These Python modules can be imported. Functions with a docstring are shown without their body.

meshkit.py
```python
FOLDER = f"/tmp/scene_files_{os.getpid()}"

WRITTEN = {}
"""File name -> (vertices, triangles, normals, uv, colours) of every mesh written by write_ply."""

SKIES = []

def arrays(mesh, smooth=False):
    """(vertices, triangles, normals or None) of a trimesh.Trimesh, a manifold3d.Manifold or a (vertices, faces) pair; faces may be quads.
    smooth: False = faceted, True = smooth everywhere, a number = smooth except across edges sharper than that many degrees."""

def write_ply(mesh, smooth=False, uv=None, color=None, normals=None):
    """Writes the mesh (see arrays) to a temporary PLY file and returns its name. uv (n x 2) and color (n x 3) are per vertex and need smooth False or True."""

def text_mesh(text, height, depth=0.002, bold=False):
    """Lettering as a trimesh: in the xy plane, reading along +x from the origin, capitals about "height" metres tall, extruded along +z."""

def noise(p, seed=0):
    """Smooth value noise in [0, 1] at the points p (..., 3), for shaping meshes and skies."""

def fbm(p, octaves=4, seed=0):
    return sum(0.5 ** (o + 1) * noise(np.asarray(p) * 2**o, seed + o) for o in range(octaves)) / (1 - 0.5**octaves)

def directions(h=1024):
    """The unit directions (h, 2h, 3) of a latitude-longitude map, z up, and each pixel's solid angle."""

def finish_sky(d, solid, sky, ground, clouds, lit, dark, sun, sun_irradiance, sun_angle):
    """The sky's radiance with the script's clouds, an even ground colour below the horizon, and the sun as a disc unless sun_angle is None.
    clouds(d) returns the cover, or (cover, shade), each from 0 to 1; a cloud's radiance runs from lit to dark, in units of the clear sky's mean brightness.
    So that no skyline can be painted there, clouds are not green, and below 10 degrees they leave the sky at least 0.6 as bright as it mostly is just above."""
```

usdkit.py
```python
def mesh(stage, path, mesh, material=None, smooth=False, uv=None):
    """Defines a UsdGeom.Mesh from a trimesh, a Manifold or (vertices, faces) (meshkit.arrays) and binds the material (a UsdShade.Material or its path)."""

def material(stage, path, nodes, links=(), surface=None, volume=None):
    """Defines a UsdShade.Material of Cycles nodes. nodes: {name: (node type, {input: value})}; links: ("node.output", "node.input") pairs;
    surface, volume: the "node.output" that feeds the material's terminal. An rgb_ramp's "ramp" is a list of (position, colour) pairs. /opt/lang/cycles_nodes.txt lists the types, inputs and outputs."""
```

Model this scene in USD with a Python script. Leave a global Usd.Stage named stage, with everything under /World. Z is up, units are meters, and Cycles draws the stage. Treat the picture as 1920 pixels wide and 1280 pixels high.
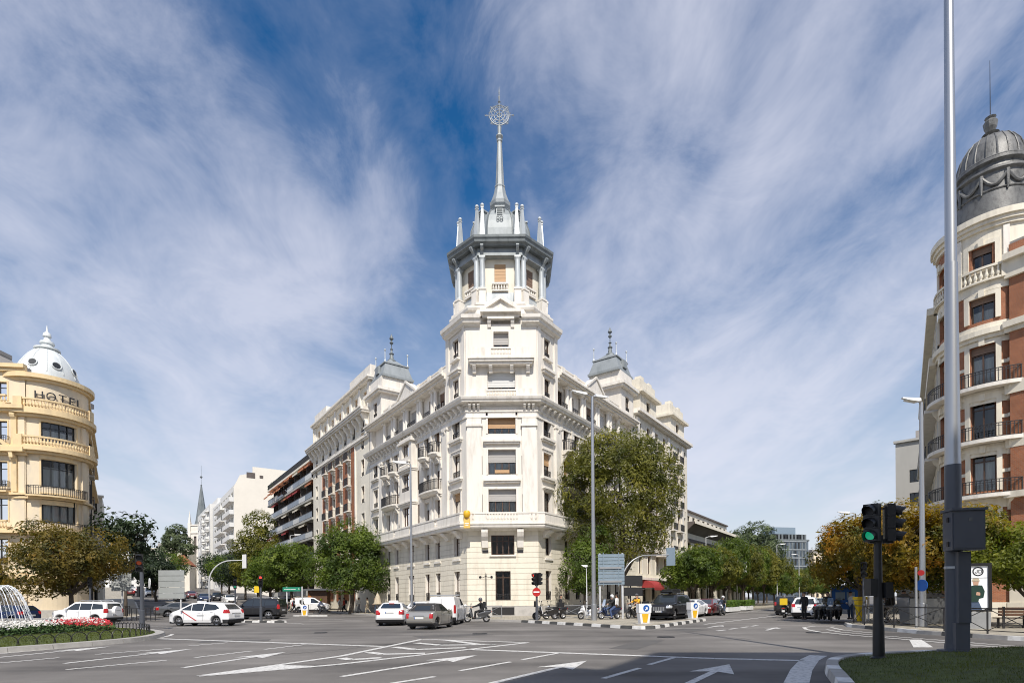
import math, numpy as np, trimesh, manifold3d as m3, shapely.geometry as sg, shapely.affinity as sa
import usdkit, meshkit
from pxr import Usd, UsdGeom, UsdLux, UsdShade, Sdf, Gf, Vt
PI = math.pi
stage = Usd.Stage.CreateInMemory()
UsdGeom.SetStageUpAxis(stage, 'Z'); UsdGeom.SetStageMetersPerUnit(stage, 1.0)
stage.SetDefaultPrim(UsdGeom.Xform.Define(stage, '/World').GetPrim())
UsdGeom.Scope.Define(stage, '/World/Looks')
# ---------------------------------------------------------------- camera, sky, sun, exposure
cam = UsdGeom.Camera.Define(stage, '/World/camera')
cam.CreateFocalLengthAttr(19.5); cam.CreateHorizontalApertureAttr(36.0); cam.CreateVerticalApertureAttr(36.0*682/1024)
cam.CreateVerticalApertureOffsetAttr(9.04); cam.CreateClippingRangeAttr((0.1, 6000.0))
cam.CreateExposureAttr(0.2)
cam.AddTranslateOp().Set((0, 0, 1.6)); cam.AddRotateXYZOp().Set((90, 0.5, 0))
SUN_EL, SUN_DX, SUN_DY = math.radians(50), 0.095, -0.995           # direction towards the sun (almost straight behind the camera)
sun = UsdLux.DistantLight.Define(stage, '/World/sun')
sun.CreateIntensityAttr(1.08); sun.CreateAngleAttr(0.5); sun.CreateColorAttr((1.0, 0.94, 0.85)); sun.CreateNormalizeAttr(True)
sun.AddRotateXYZOp().Set((90-math.degrees(SUN_EL), 0, math.degrees(math.atan2(SUN_DX, -SUN_DY))))
SKY_STRENGTH = 0.073; SKY_A, SKY_B = 0.82, 1.7
dome = UsdLux.DomeLight.Define(stage, '/World/sky'); dome.CreateIntensityAttr(1.0)
dome.GetPrim().SetCustomDataByKey('kind', 'structure')
skym = usdkit.material(stage, '/World/Looks/sky', {
    'tc': ('texture_coordinate', {}), 'sp': ('separate_xyz', {}),
    'sky': ('sky_texture', {'sky_type': 'single_scattering', 'sun_disc': False, 'sun_elevation': SUN_EL, 'sun_rotation': math.atan2(SUN_DX, SUN_DY), 'air_density': 1.0, 'aerosol_density': 0.6, 'ozone_density': 1.6}),
    'za': ('math', {'math_type': 'add', 'value2': 0.24}), 'zm': ('math', {'math_type': 'maximum', 'value2': 0.05}),
    'dx': ('math', {'math_type': 'divide'}), 'dy': ('math', {'math_type': 'divide'}), 'cp': ('combine_xyz', {'z': 0.0}),
    'm1': ('mapping', {'location': (SKY_A, SKY_B, 0.0), 'rotation': (0, 0, -0.10), 'scale': (0.95, 0.40, 1.0)}),
    'n1': ('noise_texture', {'scale': 1.25, 'detail': 6.0, 'roughness': 0.55, 'distortion': 0.6}),
    'm2': ('mapping', {'location': (3.1, 1.7, 0.0), 'rotation': (0, 0, 0.25), 'scale': (2.0, 1.45, 1.0)}),
    'n2': ('noise_texture', {'scale': 2.4, 'detail': 10.0, 'roughness': 0.66, 'distortion': 0.5}),
    'mm': ('math', {'math_type': 'multiply_add', 'value2': 0.30}),
    'r': ('rgb_ramp', {'ramp': [(0.0, (.0,)*3), (0.52, (0.02,)*3), (0.59, (0.13,)*3), (0.67, (0.40,)*3), (0.76, (0.66,)*3), (0.90, (0.85,)*3), (1.0, (.9,)*3)]}),
    'hz': ('map_range', {'range_type': 'smoothstep', 'from_min': -0.1, 'from_max': 0.62, 'to_min': 1.0, 'to_max': 0.0, 'clamp': True}), 'hc': ('color', {'value': (8.9, 9.25, 10.0)}), 'mh': ('mix', {}),
    'hs': ('hsv', {'saturation': 1.48, 'value': 1.42}), 'cc': ('color', {'value': (9.4, 9.6, 11.0)}), 'mix': ('mix', {}), 'bg': ('background_shader', {'strength': SKY_STRENGTH})},
    [('tc.generated', 'sp.vector'), ('sp.z', 'za.value1'), ('za.value', 'zm.value1'), ('sp.x', 'dx.value1'), ('zm.value', 'dx.value2'), ('sp.y', 'dy.value1'), ('zm.value', 'dy.value2'),
     ('dx.value', 'cp.x'), ('dy.value', 'cp.y'), ('cp.vector', 'm1.vector'), ('cp.vector', 'm2.vector'), ('m1.vector', 'n1.vector'), ('m2.vector', 'n2.vector'),
     ('n2.fac', 'mm.value1'), ('n1.fac', 'mm.value3'), ('mm.value', 'r.fac'), ('sp.z', 'hz.value'), ('hz.result', 'mh.fac'), ('hs.color', 'mh.color1'), ('hc.color', 'mh.color2'),
     ('r.color', 'mix.fac'), ('sky.color', 'hs.color'), ('mh.color', 'mix.color1'), ('cc.color', 'mix.color2'), ('mix.color', 'bg.color')], surface='bg.background')
UsdShade.MaterialBindingAPI.Apply(dome.GetPrim()).Bind(skym)
# ---------------------------------------------------------------- helpers
LOC = {}
COUNT = {}
def numbered(parent, name):
    k = (parent, name); n = COUNT.get(k, 0); COUNT[k] = n + 1
    return f'{parent}/{name}' if n == 0 else f'{parent}/{name}_{n:03d}'
def tag(p, label=None, cat=None, group=None, kind=None):
    for k, v in (('label', label), ('category', cat), ('group', group), ('kind', kind)):
        if v: p.SetCustomDataByKey(k, v)
    return p
def thing(name, label, cat, loc=(0, 0, 0), rz=0.0, group=None, rot=None):
    path = numbered('/World', name); x = UsdGeom.Xform.Define(stage, path)
    x.AddTranslateOp().Set(tuple(map(float, loc)))
    if rz: x.AddRotateZOp().Set(float(rz))
    LOC[path] = np.zeros(3) if rz else np.array(loc, float)
    tag(x.GetPrim(), label, cat, group)
    return path
def copy_thing(src, label, loc, rz=0.0, group=None, scale=1.0):
    p = stage.GetPrimAtPath(src); cd = p.GetCustomData()
    base = src.rsplit('/', 1)[1]
    if base[-4:-3] == '_' and base[-3:].isdigit(): base = base[:-4]
    path = numbered('/World', base); x = UsdGeom.Xform.Define(stage, path)
    x.GetPrim().GetReferences().AddInternalReference(src)
    x.ClearXformOpOrder()
    x.AddTranslateOp().Set(tuple(map(float, loc)))
    x.AddRotateZOp().Set(float(rz))
    if not np.isscalar(scale) or scale != 1.0:
        x.AddScaleOp().Set(Gf.Vec3f(*([scale]*3 if np.isscalar(scale) else scale)))
    x.GetPrim().SetInstanceable(True)
    tag(x.GetPrim(), label, cd['category'], group or cd.get('group'))
    return path
class MB:
    """Collects boxes, bars, tubes into one mesh; T maps local (t, d, z) points to the world."""
    def __init__(s, T=None, step=None): s.v, s.f, s.n, s.T, s.step = [], [], 0, T, step or getattr(T, 'step', None)
    def add(s, v, f):
        v = np.asarray(v, float); f = np.asarray(f, int)
        if f.shape[1] == 4: f = np.vstack([f[:, [0, 1, 2]], f[:, [0, 2, 3]]])
        if s.T is not None: v = s.T(v)
        s.v.append(v); s.f.append(f + s.n); s.n += len(v); return s
    def tm(s, m): return s.add(*(np.array(m.vertices), np.array(m.faces)))
    def mf(s, m): k = m.to_mesh(); return s.add(k.vert_properties[:, :3], k.tri_verts)
    def box(s, x0, x1, y0, y1, z0, z1):
        n = max(1, int(math.ceil((x1-x0)/s.step - 1e-6))) if s.step else 1
        xs = np.linspace(x0, x1, n+1); v = []; f = []
        for x in xs: v += [(x, y0, z0), (x, y1, z0), (x, y1, z1), (x, y0, z1)]
        for i in range(n):
            a = 4*i; b = a+4
            for k in range(4): f.append((a+k, b+k, b+(k+1) % 4, a+(k+1) % 4))
        f += [(3, 2, 1, 0), (4*n, 4*n+1, 4*n+2, 4*n+3)]
        return s.add(v, f)
    def hexa(s, p):            # 8 corners: bottom ring, top ring
        return s.add(p, [(3, 2, 1, 0), (4, 5, 6, 7), (0, 1, 5, 4), (1, 2, 6, 5), (2, 3, 7, 6), (3, 0, 4, 7)])
    def bar(s, a, b, w, h=None):
        a, b = np.array(a, float), np.array(b, float); d = b-a; d /= np.linalg.norm(d)+1e-12
        up = np.array([0, 0, 1.0]) if abs(d[2]) < .95 else np.array([0, 1.0, 0])
        x = np.cross(d, up); x /= np.linalg.norm(x); y = np.cross(x, d); h = h or w
        q = [x*w/2+y*h/2, -x*w/2+y*h/2, -x*w/2-y*h/2, x*w/2-y*h/2]
        return s.hexa([a+k for k in q]+[b+k for k in q])
    def tube(s, pts, r, n=8, cap=True):
        p = np.array(pts, float); rr = np.broadcast_to(r, (len(p),)); t = np.gradient(p, axis=0); t /= np.linalg.norm(t, axis=1, keepdims=True)+1e-12
        ref = np.array([0, 0, 1.0]) if np.abs(t[:, 2]).mean() < .9 else np.array([1.0, 0, 0])
        a = np.cross(t, ref); a /= np.linalg.norm(a, axis=1, keepdims=True)+1e-12; b = np.cross(t, a)
        an = np.arange(n)*2*PI/n
        v = p[:, None]+rr[:, None, None]*(np.cos(an)[None, :, None]*a[:, None]+np.sin(an)[None, :, None]*b[:, None])
        f = []
        for i in range(len(p)-1):
            for j in range(n): f.append((i*n+j, i*n+(j+1) % n, (i+1)*n+(j+1) % n, (i+1)*n+j))
        v = v.reshape(-1, 3); f = np.array(f); f = np.vstack([f[:, [0, 1, 2]], f[:, [0, 2, 3]]])
        if cap:
            k = len(v); v = np.vstack([v, p[:1], p[-1:]])
            f = np.vstack([f, [(k, (j+1) % n, j) for j in range(n)], [(k+1, k-n+j, k-n+(j+1) % n) for j in range(n)]])
        return s.add(v, f)
    def lathe(s, prof, c=(0, 0, 0), n=12, a0=0.0, a1=2*PI, off=0.0):
        full = abs(a1-a0-2*PI) < 1e-6; m = n if full else n+1
        an = off+a0+(a1-a0)*np.arange(m)/n; pr = np.array(prof, float)
        v = np.stack([pr[:, None, 0]*np.cos(an)+c[0], pr[:, None, 0]*np.sin(an)+c[1], np.broadcast_to(pr[:, None, 1]+c[2], (len(pr), m))], -1).reshape(-1, 3)
        f = []
        for i in range(len(pr)-1):
            for j in range(n): f.append((i*m+j, i*m+(j+1) % m, (i+1)*m+(j+1) % m, (i+1)*m+j))
        return s.add(v, f)
    def ring(s, c, R, r, ax=(0, 1, 0), n=24, k=6, a0=0, a1=2*PI):
        ax = np.array(ax, float); ax /= np.linalg.norm(ax); u = np.cross(ax, (0, 0, 1)) if abs(ax[2]) < .9 else np.array([1.0, 0, 0]); u /= np.linalg.norm(u); w = np.cross(ax, u)
        an = np.linspace(a0, a1, n+1); return s.tube(np.array(c)+R*(np.cos(an)[:, None]*u+np.sin(an)[:, None]*w), r, k, cap=False)
    def disc(s, c, R, ax, th=.02, n=16):
        ax = np.array(ax, float); ax /= np.linalg.norm(ax); return s.tube([np.array(c)-ax*th/2, np.array(c)+ax*th/2], R, n)
    def prism(s, poly, h0, h1, M=None):   # shapely or list polygon extruded h0..h1 along z (M then maps it)
        poly = poly if hasattr(poly, 'exterior') else sg.Polygon(poly)
        m = trimesh.creation.extrude_polygon(poly, h1-h0, engine='earcut'); m.apply_translation((0, 0, h0))
        if M is not None: m.apply_transform(M)
        return s.tm(m)
    def sphere(s, c, r, n=1):
        m = trimesh.creation.icosphere(n, 1.0); return s.add(np.array(m.vertices)*np.array(r)+np.array(c), m.faces)
    def mold(s, path, prof, closed=False, caps=True):   # profile [(d, z)] swept along a plan path, outward = right of travel, mitred
        p = np.array(path, float); n = len(p); pr = np.array(prof, float); k = len(pr)
        seg = (np.roll(p, -1, 0)-p) if closed else np.diff(p, axis=0); seg = seg/np.linalg.norm(seg, axis=1, keepdims=True)
        nr = np.stack([seg[:, 1], -seg[:, 0]], 1)
        na = nr if closed else np.vstack([nr, nr[-1:]]); nb = np.roll(nr, 1, 0) if closed else np.vstack([nr[:1], nr])
        mit = (na+nb)/(1+(na*nb).sum(1, keepdims=True))
        v = np.concatenate([p[:, None, :]+mit[:, None, :]*pr[None, :, :1], np.broadcast_to(pr[None, :, 1:], (n, k, 1))], -1).reshape(-1, 3)
        f = []
        for i in range(n if closed else n-1):
            j = (i+1) % n
            for q in range(k): f.append((i*k+q, j*k+q, j*k+(q+1) % k, i*k+(q+1) % k))
        f = np.array(f); f = np.vstack([f[:, [0, 1, 2]], f[:, [0, 2, 3]]])
        if caps and not closed:
            f = np.vstack([f, [(0, q+1, q) for q in range(1, k-1)], [((n-1)*k, (n-1)*k+q, (n-1)*k+q+1) for q in range(1, k-1)]])
        return s.add(v, f)
    def wall(s, t0, t1, z0, z1, holes=(), depth=.3, step=None):   # sheet at d=0 with rectangular openings and reveals
        step = step or s.step
        ts = sorted({t0, t1, *[x for h in holes for x in h[:2] if t0 < x < t1]}); zs = sorted({z0, z1, *[x for h in holes for x in h[2:4] if z0 < x < z1]})
        if step:
            ts2 = []
            for a, b in zip(ts, ts[1:]): ts2 += list(np.linspace(a, b, max(1, int(math.ceil((b-a)/step)))+1)[:-1])
            ts = ts2+[ts[-1]]
        for a, b in zip(ts, ts[1:]):
            for c, d in zip(zs, zs[1:]):
                tm, zm = (a+b)/2, (c+d)/2
                if any(h[0] < tm < h[1] and h[2] < zm < h[3] for h in holes): continue
                s.add([(a, 0, c), (b, 0, c), (b, 0, d), (a, 0, d)], [(0, 1, 2, 3)])
        for h in holes:
            a, b, c, d = h[:4]; n = max(1, int(math.ceil((b-a)/step))) if step else 1
            if c >= z1 or d <= z0 or a >= t1 or b <= t0: continue
            s.add([(a, 0, c), (a, -depth, c), (a, -depth, d), (a, 0, d)], [(0, 1, 2, 3)]); s.add([(b, 0, c), (b, -depth, c), (b, -depth, d), (b, 0, d)], [(3, 2, 1, 0)])
            for x, y in zip(np.linspace(a, b, n+1)[:-1], np.linspace(a, b, n+1)[1:]):
                s.add([(x, 0, c), (y, 0, c), (y, -depth, c), (x, -depth, c)], [(0, 1, 2, 3)]); s.add([(x, 0, d), (y, 0, d), (y, -depth, d), (x, -depth, d)], [(3, 2, 1, 0)])
        return s
def mesh(parent, name, mb, mat, smooth=False, label=None):
    """One Mesh prim under a thing or a part, in the thing's own space."""
    if isinstance(mb, MB): v, f = np.vstack(mb.v), np.vstack(mb.f)
    elif hasattr(mb, 'to_mesh'): k = mb.to_mesh(); v, f = np.array(k.vert_properties[:, :3], float), np.array(k.tri_verts)
    else: v, f = np.array(mb.vertices), np.array(mb.faces)
    path = numbered(parent, name); top = '/'.join(path.split('/')[:3])
    if top in LOC and top != path: v = v-LOC[top]
    usdkit.mesh(stage, path, (v, f), MAT[mat], smooth)
    if label: tag(stage.GetPrimAtPath(path), label)
    return path
def struct(name, mb, mat, smooth=False, kind='structure', label=None):
    p = mesh('/World', name, mb, mat, smooth); tag(stage.GetPrimAtPath(p), label=label, kind=kind); return p
def solo(name, mb, mat, label, cat, smooth=False, group=None):
    p = mesh('/World', name, mb, mat, smooth); tag(stage.GetPrimAtPath(p), label, cat, group); return p
def frame(o, u, n):
    o, u, n = (np.array([*a, 0.0][:3]) for a in (o, u, n))
    return lambda v: o+v[:, :1]*u+v[:, 1:2]*n+v[:, 2:]*np.array([0, 0, 1.0])
def drum(c, R, phi, step=.35):   # t runs along a cylinder's wall from the direction phi, to the right as seen from outside
    def T(v):
        a = phi+v[:, 0]/R; r = R+v[:, 1]
        return np.stack([c[0]+r*np.cos(a), c[1]+r*np.sin(a), v[:, 2]], 1)
    T.step = step; return T
# ---------------------------------------------------------------- materials
MAT = {}
def mat(name, c, rough=.6, var=.12, scale=2.0, stretch=(1, 1, 1), bump=0.0, bscale=None, metal=0.0, spec=.5, var2=0.0, c2=None, coat=0.0):
    c = np.array(c, float); lo = np.array(c2, float) if c2 is not None else c*(1-var*1.4); hi = np.clip(c*(1+var), 0, 1)
    nd = {'tc': ('texture_coordinate', {}), 'mp': ('mapping', {'scale': tuple(stretch)}), 'n': ('noise_texture', {'scale': scale, 'detail': 6.0, 'roughness': .62}),
          'r': ('rgb_ramp', {'ramp': [(0.3, tuple(lo)), (0.5, tuple(c)), (0.72, tuple(hi))]}),
          'p': ('principled_bsdf', {'roughness': rough, 'metallic': metal, 'specular_ior_level': spec, 'coat_weight': coat})}
    ln = [('tc.object', 'mp.vector'), ('mp.vector', 'n.vector'), ('n.fac', 'r.fac'), ('r.color', 'p.base_color')]
    if bump:
        nd['n2'] = ('noise_texture', {'scale': bscale or scale*8, 'detail': 4.0}); nd['b'] = ('bump', {'strength': bump, 'distance': .02})
        ln += [('tc.object', 'n2.vector'), ('n2.fac', 'b.height'), ('b.normal', 'p.normal')]
    MAT[name] = usdkit.material(stage, '/World/Looks/'+name, nd, ln, surface='p.BSDF')
mat('stone_white', (.75, .705, .635), .75, .05, 1.1, (1.5, 1.5, .2), .15, 30, c2=(.64, .60, .53))
mat('stone_trim', (.77, .728, .66), .7, .05, 1.7, (1.5, 1.5, .3), .12, 30, c2=(.62, .575, .505))
mat('stone_cream', (.74, .685, .57), .75, .06, 1.3, (1.4, 1.4, .3), .15, 25, c2=(.61, .555, .45))
mat('stone_plinth', (.44, .42, .39), .75, .12, 2.0, bump=.2, bscale=30)
mat('cream_wall', (.78, .73, .62), .8, .06, .7, (1, 1, .3), .1, 20, c2=(.66, .61, .51))
mat('gable_wall', (.78, .73, .64), .85, .03, .3, bump=.05)
mat('hotel_wall', (.73, .615, .44), .75, .07, 1.2, (1, 1, .35), .12, 25, c2=(.63, .55, .43))
mat('hotel_trim', (.745, .575, .33), .7, .07, 1.6, (1, 1, .5), .1, 25, c2=(.62, .48, .29))
mat('grey_wall', (.42, .41, .38), .8, .06, .7, (1, 1, .3))
mat('white_wall', (.72, .71, .68), .8, .05, .6, (1, 1, .3))
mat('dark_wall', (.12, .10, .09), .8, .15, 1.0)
mat('room', (.035, .033, .032), .9, .1, 1.0)
mat('lead', (.29, .315, .325), .55, .13, 1.5, (1, 1, .35), .15, 12, c2=(.22, .245, .25), metal=.15)
mat('lead_dark', (.17, .19, .195), .55, .16, 1.5, (1, 1, .35), .15, 12, c2=(.10, .115, .12), metal=.15)
mat('lead_light', (.50, .53, .54), .5, .10, 1.5, (1, 1, .3), .1, 12, c2=(.38, .41, .42), metal=.15)
mat('dome_white', (.62, .65, .65), .45, .05, 1.0, (1, 1, .3), .08, 10, c2=(.50, .54, .55))
mat('dome_dark', (.15, .15, .145), .5, .35, 2.6, (1, 1, .5), .6, 16, c2=(.055, .055, .053), metal=.2)
mat('silver', (.72, .73, .75), .28, .05, 4.0, metal=.85)
mat('iron', (.022, .021, .022), .45, .15, 5.0)
mat('frame_brown', (.075, .042, .027), .5, .2, 4.0)
mat('frame_dark', (.025, .027, .028), .4, .15, 4.0)
mat('frame_white', (.70, .69, .66), .5, .05, 4.0)
mat('blind_tan', (.50, .31, .16), .6, .05, 2.0, (1, 1, 14))
mat('blind_grey', (.40, .385, .365), .6, .05, 2.0, (1, 1, 14))
mat('blind_light', (.60, .60, .585), .6, .04, 2.0, (1, 1, 14))
mat('blind_brown', (.20, .13, .09), .6, .05, 2.0, (1, 1, 14))
mat('curtain', (.75, .74, .71), .9, .12, 5.0, (6, 6, .3))
mat('awning_orange', (.50, .185, .085), .8, .1, 2.0)
mat('awning_red', (.32, .035, .035), .8, .1, 2.0)
mat('awning_dark', (.035, .032, .03), .8, .1, 2.0)
mat('awning_cream', (.66, .60, .48), .8, .1, 2.0)
mat('metal_grey', (.42, .43, .44), .4, .06, 3.0, metal=.6)
mat('pole_silver', (.44, .45, .465), .36, .05, 1.0, (1, 1, .2), metal=.8)
mat('pole_paint_shade', (.075, .082, .098), .42, .1, 2.0, (1, 1, .4), .05, 30)  # dark post paint; on the lower mast it also stands in for cast shadow
mat('pole_light', (.58, .59, .60), .45, .05, 3.0)
mat('lamp_white', (.78, .79, .79), .35, .03, 3.0)
mat('black_plastic', (.014, .014, .015), .42, .1, 4.0)
mat('rubber', (.018, .018, .018), .8, .2, 8.0)
mat('sign_grey', (.40, .42, .41), .45, .05, 2.0, metal=.3)
mat('sign_blue', (.25, .32, .38), .45, .05, 2.0, metal=.3)
mat('sign_green', (.015, .22, .13), .45, .05, 2.0)
mat('sign_white', (.80, .80, .79), .45, .02, 2.0)
mat('white_paint', (.60, .59, .565), .7, .10, 9.0, bump=.1, c2=(.24, .235, .225))
mat('kerb_white', (.70, .69, .66), .75, .12, 2.5, c2=(.45, .44, .42))
mat('kerb_black', (.075, .075, .073), .8, .2, 2.5)
mat('kerb_stone', (.36, .345, .32), .8, .14, 3.0, bump=.2)
mat('plastic_white', (.80, .80, .79), .4, .02, 2.0)
mat('yellow', (.72, .42, .02), .45, .05, 2.0)
mat('yellow_paint', (.74, .50, .015), .4, .05, 2.0)
mat('blue', (.01, .09, .36), .4, .05, 2.0)
mat('blue_panel', (.012, .095, .33), .5, .1, 1.0)
mat('red', (.45, .02, .018), .45, .05, 2.0)
mat('orange_wood', (.45, .16, .035), .5, .2, 3.0, (1, 1, 6))
mat('wood_dark', (.10, .05, .025), .6, .25, 3.0, (6, 1, 1))
mat('bark', (.085, .068, .052), .9, .3, 5.0, (1, 1, .3), .5, 30)
mat('bark_pale', (.20, .17, .135), .9, .3, 4.0, (1, 1, .3), .4, 30)
mat('soil', (.05, .035, .025), .95, .3, 6.0)
mat('roof_tile', (.36, .125, .065), .85, .25, 3.0, (1, 6, 1), .3, 10)
mat('roof_deck', (.32, .30, .28), .9, .1, 1.0)
mat('brick_red', (.34, .12, .055), .85, .18, 6.0, bump=.2, bscale=40)
for nm, c, mt in (('white', (.80, .80, .795), 0), ('black', (.012, .012, .014), 0), ('silver', (.43, .41, .37), .55), ('grey', (.13, .135, .14), .4), ('blue', (.015, .03, .085), .3), ('darkred', (.13, .02, .02), 0)):
    mat('car_'+nm, c, .28, .015, 1.0, metal=mt, coat=.6)
mat('asphalt_dark', (.10, .095, .09), .85, .12, 1.5, bump=.3, bscale=45)
mat('sign_yellow', (.70, .47, .12), .6, .12, 4.0)
mat('soft_top', (.03, .028, .028), .85, .1, 6.0, bump=.1)
mat('tail_red', (.42, .012, .014), .2, .1, 12.0, coat=.6)
mat('headlamp', (.72, .74, .76), .12, .15, 18.0, metal=.4, coat=.8)
mat('car_dark', (.018, .018, .02), .55, .1, 5.0)
mat('plate', (.72, .72, .70), .45, .02, 3.0)
mat('rim', (.55, .55, .56), .3, .08, 5.0, metal=.8)
mat('skin', (.48, .29, .20), .55, .06, 8.0)
mat('hair_dark', (.018, .012, .009), .6, .2, 20.0)
for nm, c in (('black', (.018, .018, .02)), ('grey', (.22, .22, .23)), ('white', (.74, .74, .73)), ('blue', (.05, .08, .17)), ('red', (.42, .05, .03)), ('yellow', (.72, .36, .02)), ('beige', (.48, .41, .30)), ('hivis', (.55, .70, .03)), ('denim', (.06, .09, .15)), ('pale', (.48, .53, .66)), ('green', (.014, .04, .030))):
    mat('cloth_'+nm, c, .9, .12, 9.0, bump=.15)
mat('helmet_grey', (.10, .10, .11), .3, .05, 4.0, coat=.5)
mat('petal_red', (.45, .018, .03), .7, .5, 9.0)
mat('petal_white', (.66, .64, .60), .7, .08, 9.0)
mat('flower_leaf', (.045, .09, .02), .8, .3, 9.0)
mat('water', (.86, .89, .92), .18, .06, 9.0, spec=.8)
def emis(name, c, s, base=(.02, .02, .02)):
    MAT[name] = usdkit.material(stage, '/World/Looks/'+name, {'p': ('principled_bsdf', {'base_color': base, 'roughness': .3, 'emission_color': c, 'emission_strength': s})}, [], surface='p.BSDF')
emis('light_red', (1, .06, .04), 1.6); emis('light_green', (.02, .80, .42), .3); emis('screen', (1, 1, 1), .05, (.80, .82, .84)); emis('light_amber', (1, .16, .04), .16)
MAT['glass'] = usdkit.material(stage, '/World/Looks/glass', {'tc': ('texture_coordinate', {}), 'n': ('noise_texture', {'scale': 1.1, 'detail': 2.0}), 'b': ('bump', {'strength': .05, 'distance': .05}), 't': ('transparent_bsdf', {'color': (.78, .82, .83)}), 'g': ('glossy_bsdf', {'roughness': .02, 'color': (.95, .95, .95)}), 'f': ('fresnel', {'IOR': 1.75}), 'm': ('mix_closure', {})},
    [('tc.object', 'n.vector'), ('n.fac', 'b.height'), ('b.normal', 'g.normal'), ('f.fac', 'm.fac'), ('t.BSDF', 'm.closure1'), ('g.BSDF', 'm.closure2')], surface='m.closure')
MAT['car_glass'] = usdkit.material(stage, '/World/Looks/car_glass', {'p': ('principled_bsdf', {'base_color': (.02, .025, .028), 'roughness': .04, 'specular_ior_level': .8, 'coat_weight': .5})}, [], surface='p.BSDF')
MAT['blue_glass'] = usdkit.material(stage, '/World/Looks/blue_glass', {'tc': ('texture_coordinate', {}), 'n': ('noise_texture', {'scale': .4}), 'r': ('rgb_ramp', {'ramp': [(.35, (.03, .045, .06)), (.65, (.09, .12, .15))]}), 'p': ('principled_bsdf', {'roughness': .08, 'specular_ior_level': .8})}, [('tc.object', 'n.vector'), ('n.fac', 'r.fac'), ('r.color', 'p.base_color')], surface='p.BSDF')
MAT['brick_wall'] = usdkit.material(stage, '/World/Looks/brick_wall', {'g': ('geometry', {}), 'sp': ('separate_xyz', {}), 'ad': ('math', {'math_type': 'subtract'}), 'cb': ('combine_xyz', {}),
    'bt': ('brick_texture', {'scale': 1.0, 'brick_width': .26, 'row_height': .075, 'mortar_size': .008, 'color1': (.44, .155, .065), 'color2': (.34, .115, .05), 'mortar': (.36, .27, .20)}),
    'n': ('noise_texture', {'scale': 1.2, 'detail': 5.0}), 'r': ('rgb_ramp', {'ramp': [(.3, (.72,)*3), (.7, (1.0,)*3)]}), 'mu': ('mix', {'mix_type': 'multiply', 'fac': 1.0}), 'b': ('bump', {'strength': .4, 'distance': .02, 'invert': True}), 'p': ('principled_bsdf', {'roughness': .85})},
    [('g.position', 'sp.vector'), ('sp.x', 'ad.value1'), ('sp.y', 'ad.value2'), ('ad.value', 'cb.x'), ('sp.z', 'cb.y'), ('cb.vector', 'bt.vector'), ('g.position', 'n.vector'), ('n.fac', 'r.fac'), ('bt.color', 'mu.color1'), ('r.color', 'mu.color2'), ('bt.fac', 'b.height'), ('b.normal', 'p.normal'), ('mu.color', 'p.base_color')], surface='p.BSDF')
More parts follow.
